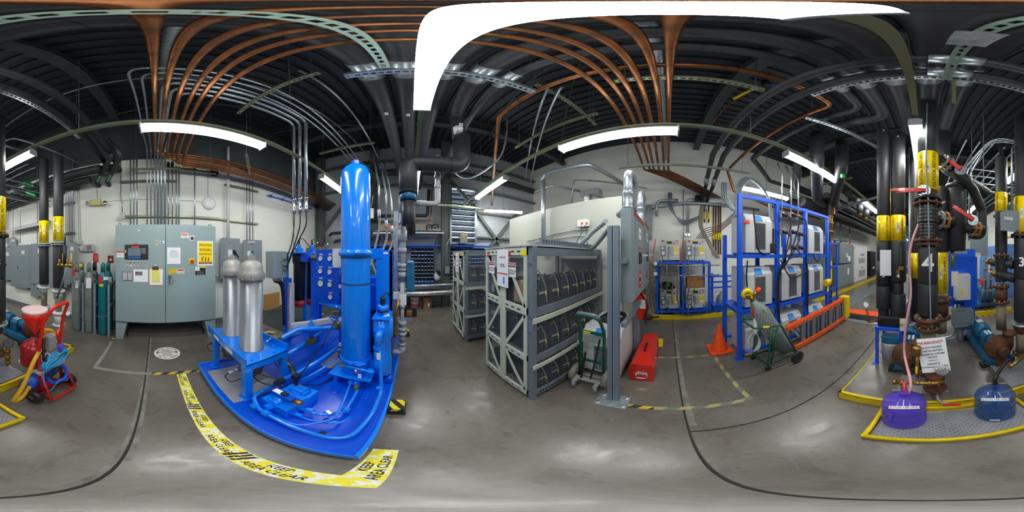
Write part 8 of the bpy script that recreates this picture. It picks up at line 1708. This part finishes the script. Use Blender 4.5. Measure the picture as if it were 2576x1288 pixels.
# second plinth
t = T('pump_plinth', 'second concrete plinth with a yellow edge and striped floor tape', 'plinth', (5, -1.5, 0)); mb = MB().box((3.85, -2.3, 0), (6.4, .1, .098)); t.p('slab', mb, M_floor); mb = MB().box((3.84, -2.31, 0), (3.85, .11, .1)); mb.box((3.85, -2.31, .0), (6.4, -2.3, .1)); mb.box((3.85, -2.3, .098), (3.9, .1, .1)); t.p('yellow_edge', mb, M_yedge)
ftape('floor_tape', 'black and yellow striped tape before the second plinth', (3.77, .4), (3.77, -2.4), .06, M_haz); ftape('floor_tape', 'black and yellow striped tape by the blue cabinet wall', (3.77, -2.4), (5.2, -2.4), .06, M_haz); ftape('floor_tape', 'striped tape behind the blue pump near the south wall', (2.6, -2.6), (1.9, -3.1), .05, M_haz)
dup(p1, (4.5, -1.9, .1), 0, 'blue pump set on the second plinth')
for i, (y0, y1, lb) in enumerate(((-.62, -.98, 'left'), (-1.02, -1.4, 'middle'), (-.1, -.5, 'far left'))):
    t = T('starter_board', 'blue board with switch boxes on the second plinth, %s one' % lb, 'board', (4.3, (y0 + y1) / 2, .1)); mb = MB().box((4.3, y0, .55), (4.32, y1, 1.75)); t.p('board', mb, M_navy); mb = MB().box((4.33, (y0 + y1) / 2 - .03, .1), (4.37, (y0 + y1) / 2 + .03, 1.7)); t.p('leg', mb, M_slate)
    mb = MB().box((4.2, y0 - .04, .65), (4.3, y1 + .04, .92)); t.p('grey_box', mb, M_cab2, bev=.006); mb = MB().box((4.195, y0 - .12, .84), (4.2, y1 + .12, .87)); t.p('label', mb, M_paper)
    for j in (0, 1):
        y = y0 - .08 - .18 * j; z = 1.32; mb = MB().box((4.22, y - .06, z), (4.3, y + .06, z + .22)); t.p('switch_box', mb, M_lgrey, bev=.008); mb = MB().cyl((4.22, y, z + .1), (4.19, y, z + .1), .03, n=12); t.p('switch_knob', mb, M_dark if j == 0 else M_gband); mb = MB().cbox((4.215, y, z + (.17 if j == 0 else .04)), (.01, .06, .04)); t.p('switch_mark', mb, M_red2 if j == 0 else M_yel)
        for q in (-.03, .03): mb = MB().cyl((4.26, y + q, .92), (4.26, y + q, z), .01, n=6); t.p('conduit', mb, M_emt)
t, r = xbox('panelboard', 'large grey panelboard high on the second plinth stand', 2440, 570, 2479, 643, 4.6, .2, M_cab2, 'panelboard'); mb = MB().cbox(r[1] + V((-.002, 0, .38)), (.003, .1, .04)); t.p('red_label', mb, M_red2); mb = MB(); c = r[1] + V((-.002, 0, -.4)); mb.cbox(c, (.003, .16, .12)); o = t.p('danger_label', mb, M_paper); t.text('DANGER', c + V((-.003, 0, .02)), (-1, 0, 0), (0, 0, 1), .04, M_rtxt, parent=o)
for k in range(5): pipe('steel_conduit', 'conduit rising from the large panelboard, %s' % ORD[k], [(4.5, -1.0 - .09 * k, 2.0), (4.5, -1.0 - .09 * k, 3.9)], .014, M_emt, cat='conduit', n=6)
xbox('control_box', 'grey box behind the hanging drain valve', 2396, 632, 2430, 668, 4.2, .15, M_cab2); mb = MB(); c = onx(2444, 658, 4.15); mb.cbox(c, (.004, .34, .3)); one('photo_sheet', 'white sheet with two small photographs on the blue board', 'sheet', mb, M_paper)
for i, y in enumerate((-1.55, -1.7)):
    t = pipe('brass_riser', 'copper and brass risers on the second plinth, %s' % ('left', 'right')[i], [(3.9, y, .1), (3.9, y, 1.5)], .022, M_cop, n=8)
    for z in (.6, .9, 1.2): mb = MB().cyl((3.9, y, z), (3.9, y, z + .06), .04, n=8); t.p('valve', mb, M_brass)
for i, y in enumerate((-1.2, -2.0)): mb = MB().cyl((4.0, y, .1), (4.0, y, .17), .05, n=16); one('tank_support', 'round yellow foot under the blue tank frame, %s' % ('left', 'right')[i], 'foot', mb, M_yel)
one('blue_tank_frame', 'dark blue pump frame on yellow feet', 'frame', MB().box((4.02, -2.1, .17), (4.5, -1.15, .26)).cyl((4.2, -1.5, .45), (4.2, -1.95, .45), .17, n=20), M_pblue, bev=.01)
flex('blue_hose', 'blue hose hanging on the second plinth', [(3.85, -1.45, 1.5), (3.83, -1.48, 1.1), (3.88, -1.5, .6)], .015, M_skyblue, cat='hose'); flex('pink_tube', 'thin pink tube by the blue cabinet wall', [(3.9, -1.9, 1.4), (3.92, -1.92, 1.0), (4.0, -1.9, .4)], .012, M_tube, cat='tube')
t = gcab('cabinet_wall', 'sky blue cabinet wall with notices beyond the second plinth', 5.2, 8.2, -3.3, -2.95, .0, 2.0, M_cover)
mb = MB().box((5.2, -2.95, 0), (8.2, -2.93, 2.0)); t.p('front_panel', mb, M_cover)
for k in range(3): mb = MB().box((6.0 + .7 * k, -2.93, .02), (6.01 + .7 * k, -2.925, 1.98)); t.p('panel_gap', mb, M_slate)
for a, b, c, d, m in ((5.9, 6.15, 1.0, 1.75, M_yel), (5.5, 5.75, 1.2, 1.6, M_paper), (6.3, 6.5, 1.35, 1.6, M_paper), (6.7, 6.95, .8, 1.5, M_paper)): mb = MB().box((a, -2.925, c), (b, -2.92, d)); t.p('notice', mb, m)
one('fire_extinguisher', 'red extinguisher standing by the blue cabinet wall', 'fire extinguisher', MB().lathe([(.09, 0), (.1, .03), (.1, .45), (.05, .55), (.02, .6)], (6.9, -2.6, 0), 16), M_red)
# shelving seen between the risers
for i, (x, y, lb) in enumerate(((6.5, -.6, 'left'), (6.5, .3, 'right'))):
    t = T('steel_shelving', 'grey shelving with cartons far behind the risers, %s bay' % lb, 'shelving', (x, y, 0))
    for a in (-.4, .4): mb = MB().box((x - .02, y + a - .02, 0), (x + .02, y + a + .02, 2.4)); t.p('upright', mb, M_navy)
    for z in (.5, 1.1, 1.7, 2.3): mb = MB().box((x - .05, y - .4, z), (x + .5, y + .4, z + .03)); t.p('shelf', mb, M_cab2)
    for j, z in enumerate((.53, 1.13, 1.73)): crate('carton on the far shelving, %s bay, %s shelf' % (lb, ORD[j]), (x + .2, y - .1, z), (.3, .4, .3), flaps=False)
# duct and yellow sprinkler parts in the ceiling right of riser 3
for i, (p, r) in enumerate((((2405, 455), .05), ((2535, 415), .045), ((2420, 425), .04))):
    q = onr(p[0], p[1], 4.5); mb = MB().cbox(q, (.3, .12, .1)); one('yellow_clamp', 'yellow lifting clamp in the ceiling clutter, %s' % ORD[i], 'clamp', mb, M_yel, bev=.02)
for i in range(3): pipe('steel_conduit', 'conduit sweeping from the ceiling to the right riser, %s' % ORD[i], [(2.0, -1.9, 3.62), (1.95 + .06 * i, -.9, 3.5), (2.3, -.55 - .06 * i, 2.9), (2.35, -.55 - .06 * i, 1.8)], .013, M_emt, cat='conduit', fr=.4, n=8)
for i in range(4): pipe('steel_conduit', 'conduit arching over the vessel, %s' % ORD[i], [(2.6, -.5, 2.0), (2.6, -.5, 2.7 + .15 * i), (2.6, -2.2, 2.8 + .15 * i), (2.4, -3.2, 2.8 + .15 * i)], .014, M_emt, cat='conduit', fr=.25, n=8)
for i, (x, y) in enumerate(((2.05, -.62), (1.72, -.66), (2.2, .05))): one('hanger_rod', 'vertical threaded rod near the vessel, %s' % ORD[i], 'rod', MB().cyl((x, y, 2.4), (x, y, ZC), .006, n=6), M_emt)
for i, y in enumerate((.2, .08)): pipe('strut_post', 'galvanised strut post behind the glycol supply riser, %s' % ('left', 'right')[i], [(2.35, y, 0.1), (2.35, y, 3.4)], .022, M_galv, cat='post', n=4)
flex('green_hose', 'short green tag hanging from the black drop pipe', [(2.3, 1.28, 3.05), (2.32, 1.27, 3.0), (2.33, 1.26, 2.94)], .035, mk('bright green plastic', '12e03a', .4), cat='tag')
for i, (x, y) in enumerate(((1.28, -2.9), (1.6, -2.7), (1.9, -2.95))): pipe('insulated_pipe', 'black wrapped pipe high along the south wall, %s' % ORD[i], [(x - .6, y - .1, 3.44 - .1 * i), (6, y - .1, 3.3 - .1 * i)], .08, M_ins, n=12)
# brace of roof rods
for i, (a, b) in enumerate((((-3.6, -3.3, 5.3), (-.5, -.5, 5.4)), ((-.5, 1.0, 5.4), (-3.6, 4.6, 5.3)), ((-2.2, -3.3, 5.0), (-3.6, -.8, 5.3)))): pipe('brace_rod', 'dark diagonal brace under the roof deck, %s' % ORD[i], [a, b], .018, M_dsteel, cat='brace', n=6)

# ================================================================ RED PUMP CART
cx, cy = .86, -1.14
t = T('pump_cart', 'red tubular two wheeled pump cart with a funnel', 'pump cart', (cx, cy, 0))
u = V((.78 - .83, -1.34 + .92, 0)).normalized(); w_ = V((-u.y, u.x, 0));  w_ = w_ if w_.x > 0 else -w_   # u: along the axle, w_: away from the camera
O = V((.83, -1.13, 0))
def C(a, b, z): return O + u * a + w_ * b + V((0, 0, z if z < .11 else .11 + (z - .11) * 1.18))
for s in (-1, 1): wheel(t, C(s * .215, .0, .095), .095, .05, u, M_dark, M_lgrey)
mb = MB().tube(fillet([C(-.13, .02, .1), C(-.13, .03, .62), C(-.13, -.02, .86), C(-.1, -.1, .99), C(.12, -.08, .99), C(.14, .0, .84), C(.14, .03, .62), C(.14, .02, .1)], .06), .016, 10); t.p('frame', mb, M_red)
for z in (.44, .68): mb = MB().bar(C(-.13, .03, z), C(.14, .03, z), .012, .035); t.p('cross_bar', mb, M_red)
for s in (-.13, .14): mb = MB().tube([C(s, .03, .42), C(s * 1.1, -.13, .08), C(s, .26, .06)], .013, 8); t.p('brace', mb, M_red)
mb = MB().bar(C(-.14, -.13, .08), C(.155, -.13, .08), .02, .02); mb.cbox(C(0, .16, .05), (.3, .3, .015), Matrix.Rotation(atan2(u.y, u.x), 3, 'Z')); t.p('base_frame', mb, M_red)
mb = MB().cyl(C(-.24, 0, .095), C(.24, 0, .095), .01, n=8); t.p('axle', mb, M_dark)
mb = MB().cbox(C(0, .14, .37), (.32, .3, .03), Matrix.Rotation(atan2(u.y, u.x), 3, 'Z')); t.p('shelf', mb, M_lgrey)
mb = MB().cyl(C(-.2, .12, .17), C(.16, .16, .19), .075, n=22); t.p('pump_motor', mb, M_navy); mb = MB().cyl(C(.16, .16, .19), C(.26, .17, .2), .04, n=14); t.p('pump_head', mb, M_pblue)
mb = MB().cbox(C(-.03, .0, .66), (.09, .07, .16), Matrix.Rotation(atan2(u.y, u.x), 3, 'Z')); t.p('switch_box', mb, M_castalu, bev=.01)
mb = MB().tube(hermite([C(-.1, .0, .72), C(-.14, -.03, .62), C(-.13, -.03, .52), C(-.06, -.0, .54)]), .012, 6); t.p('black_strap', mb, M_black)
j = T('red_jug', 'large red round jug standing on the cart shelf', 'jug', C(-.08, .16, .385)); mb = MB().lathe([(.11, 0), (.12, .02), (.12, .1), (.112, .12), (.12, .14), (.12, .22), (.09, .27), (.03, .29), (.03, .32)], C(-.08, .16, .385), 32); j.p('shell', mb, M_redjug)
mb = MB().cbox(C(-.08, .03, .5), (.09, .004, .1), Matrix.Rotation(atan2(u.y, u.x), 3, 'Z')); j.p('label', mb, M_paper)
f = T('funnel', 'large red funnel with a clear film rim on the jug', 'funnel', C(-.1, .14, .7)); mb = MB().lathe([(.015, 0), (.018, .03), (.11, .2), (.112, .27), (.108, .27), (.105, .2), (.012, .03)], C(-.1, .12, .7), 32); f.p('cone', mb, M_red); mb = MB().lathe([(.114, .25), (.116, .275), (.112, .278)], C(-.1, .12, .7), 32); f.p('film_rim', mb, mk('pinkish film', 'e8c4c4', .3, var=.05))
t = T('blue_cord_coil', 'light blue extension cord coiled on the red cart', 'cord', C(0, -.03, .5)); rg = random.Random(3)
for k in range(10):
    mb = MB(); pts = [C(.0, -.03 - .003 * k, .47) + u * (cos(a) * (.16 - .004 * k)) + V((0, 0, sin(a) * (.045 + .008 * (k % 4)) + .03 * cos(a) + .008 * (k % 5))) + w_ * (-.05 * cos(a * .5) * 0 - .02 * sin(a + k)) for a in [2 * pi * q / 28 for q in range(28)]]; mb.tube(pts, .0065, 6, closed=True); t.p('loop', mb, M_skyblue)
mb = MB().tube(hermite([C(-.14, -.04, .45), C(-.16, -.06, .3), C(-.1, -.06, .15), C(.0, -.08, .25), C(.12, -.06, .16), C(.18, -.05, .24)]), .006, 6); t.p('loose_end', mb, M_skyblue); mb = MB().cyl(C(.05, -.04, .55), C(.07, -.04, .62), .024, n=12); t.p('plug', mb, M_purple); mb = MB().cyl(C(.06, -.02, .62), C(.06, -.0, .74), .012, n=8); t.p('red_sleeve', mb, M_red)
t = T('extension_cord', 'black cord loops below the blue cord coil', 'cord', C(-.03, -.03, .33))
for k in range(4): mb = MB().tube([C(-.03, -.04, .36) + u * cos(a) * (.07 + .006 * k) + V((0, 0, sin(a) * .035 - .004 * k)) for a in [2 * pi * q / 20 for q in range(20)]], .005, 5, closed=True); t.p('loop', mb, M_black)
flex('yellow_hose', 'fat yellow hose bending from the jug to the floor', [C(-.1, .04, .6), C(-.22, .0, .52), C(-.34, -.02, .3), C(-.4, .0, .14), C(-.3, .04, .1), C(-.2, .06, .2)], .02, M_hosey, cat='hose'); flex('yellow_hose', 'yellow hose looping right of the cart over the plinth edge', [C(.14, .08, .33), C(.24, .12, .38), C(.36, .16, .32), C(.36, .18, .2), C(.3, .16, .18)], .02, M_hosey, cat='hose'); flex('yellow_hose', 'yellow hose curling into the red jug top', [C(.05, .1, .66), C(-.0, .12, .72), C(.08, .08, .7), C(.13, .06, .6)], .02, M_hosey, cat='hose')
flex('blue_hose', 'blue hose bent round the cart pump', [C(.1, .0, .36), C(.15, -.03, .28), C(.1, -.05, .2), C(-.02, -.03, .2), C(-.05, .03, .27)], .02, M_navy, cat='hose')
t = T('pressure_gauge', 'round gauge on brass valves between riser 3 and the cart', 'gauge', (1.2, -.98, .5)); c = V((1.19, -.94, .66)); n = (V((0, 0, H)) - c).normalized(); mb = MB().lathe([(.045, -.02), (.05, 0), (.05, .012), (.044, .014)], c, 24, n); t.p('case', mb, M_dark); mb = MB().disc(c + n * .011, .043, n, .002); t.p('dial', mb, M_paper); mb = MB().bar(c + n * .015, c + n * .015 + V((0, .02, .025)), .004, .002, n); t.p('needle', mb, M_txt)
mb = MB().cyl((1.25, -.97, .3), (1.22, -.96, .62), .014, n=8)
for z in (.34, .42, .5): mb.cyl((1.24, -.97, z), (1.24, -.97, z + .04), .028, n=8)
mb.cyl((1.24, -.97, .4), (1.36, -1.0, .4), .02, n=8); t.p('brass_valves', mb, M_brass)
t = T('pressure_gauge', 'small gauge at the white strainer beside the gas cylinders', 'gauge', (1.35, -2.28, .5)); c = V((1.32, -2.2, .62)); n = (V((0, 0, H)) - c).normalized(); mb = MB().lathe([(.04, -.02), (.045, 0), (.045, .012)], c, 20, n); t.p('case', mb, M_dark); mb = MB().disc(c + n * .011, .039, n, .002); t.p('dial', mb, M_paper); mb = MB().cyl(c, (1.4, -2.18, .5), .012, n=8); t.p('stem', mb, M_brass)
one('floor_mat', 'yellow and blue folded mat by the south wall', 'mat', MB().box((2.6, -3.2, 0), (3.1, -2.9, .05)), M_yel, bev=.01)

for s, c, lb in (('3', (1.87, .47, 3.42), 'number 3 sticker at the top of the glycol return riser'), ('4', (1.868, .3, 3.25), 'number 4 sticker at the top of the glycol supply riser'), ('3', (1.77, .62, 3.74), 'number 3 sticker on the wrapped pipe turning north')):
    n = (V((0, 0, H)) - V(c)); n = V((n.x, n.y, 0)).normalized(); t = T('number_sticker', lb, 'sticker', c); mb = MB().cbox(V(c) + n * .014, (.05, .06, .003), frame(n)); t.p('card', mb, M_txt); t.text(s, V(c) + n * .018, n, (0, 0, 1), .055, M_wtxt)
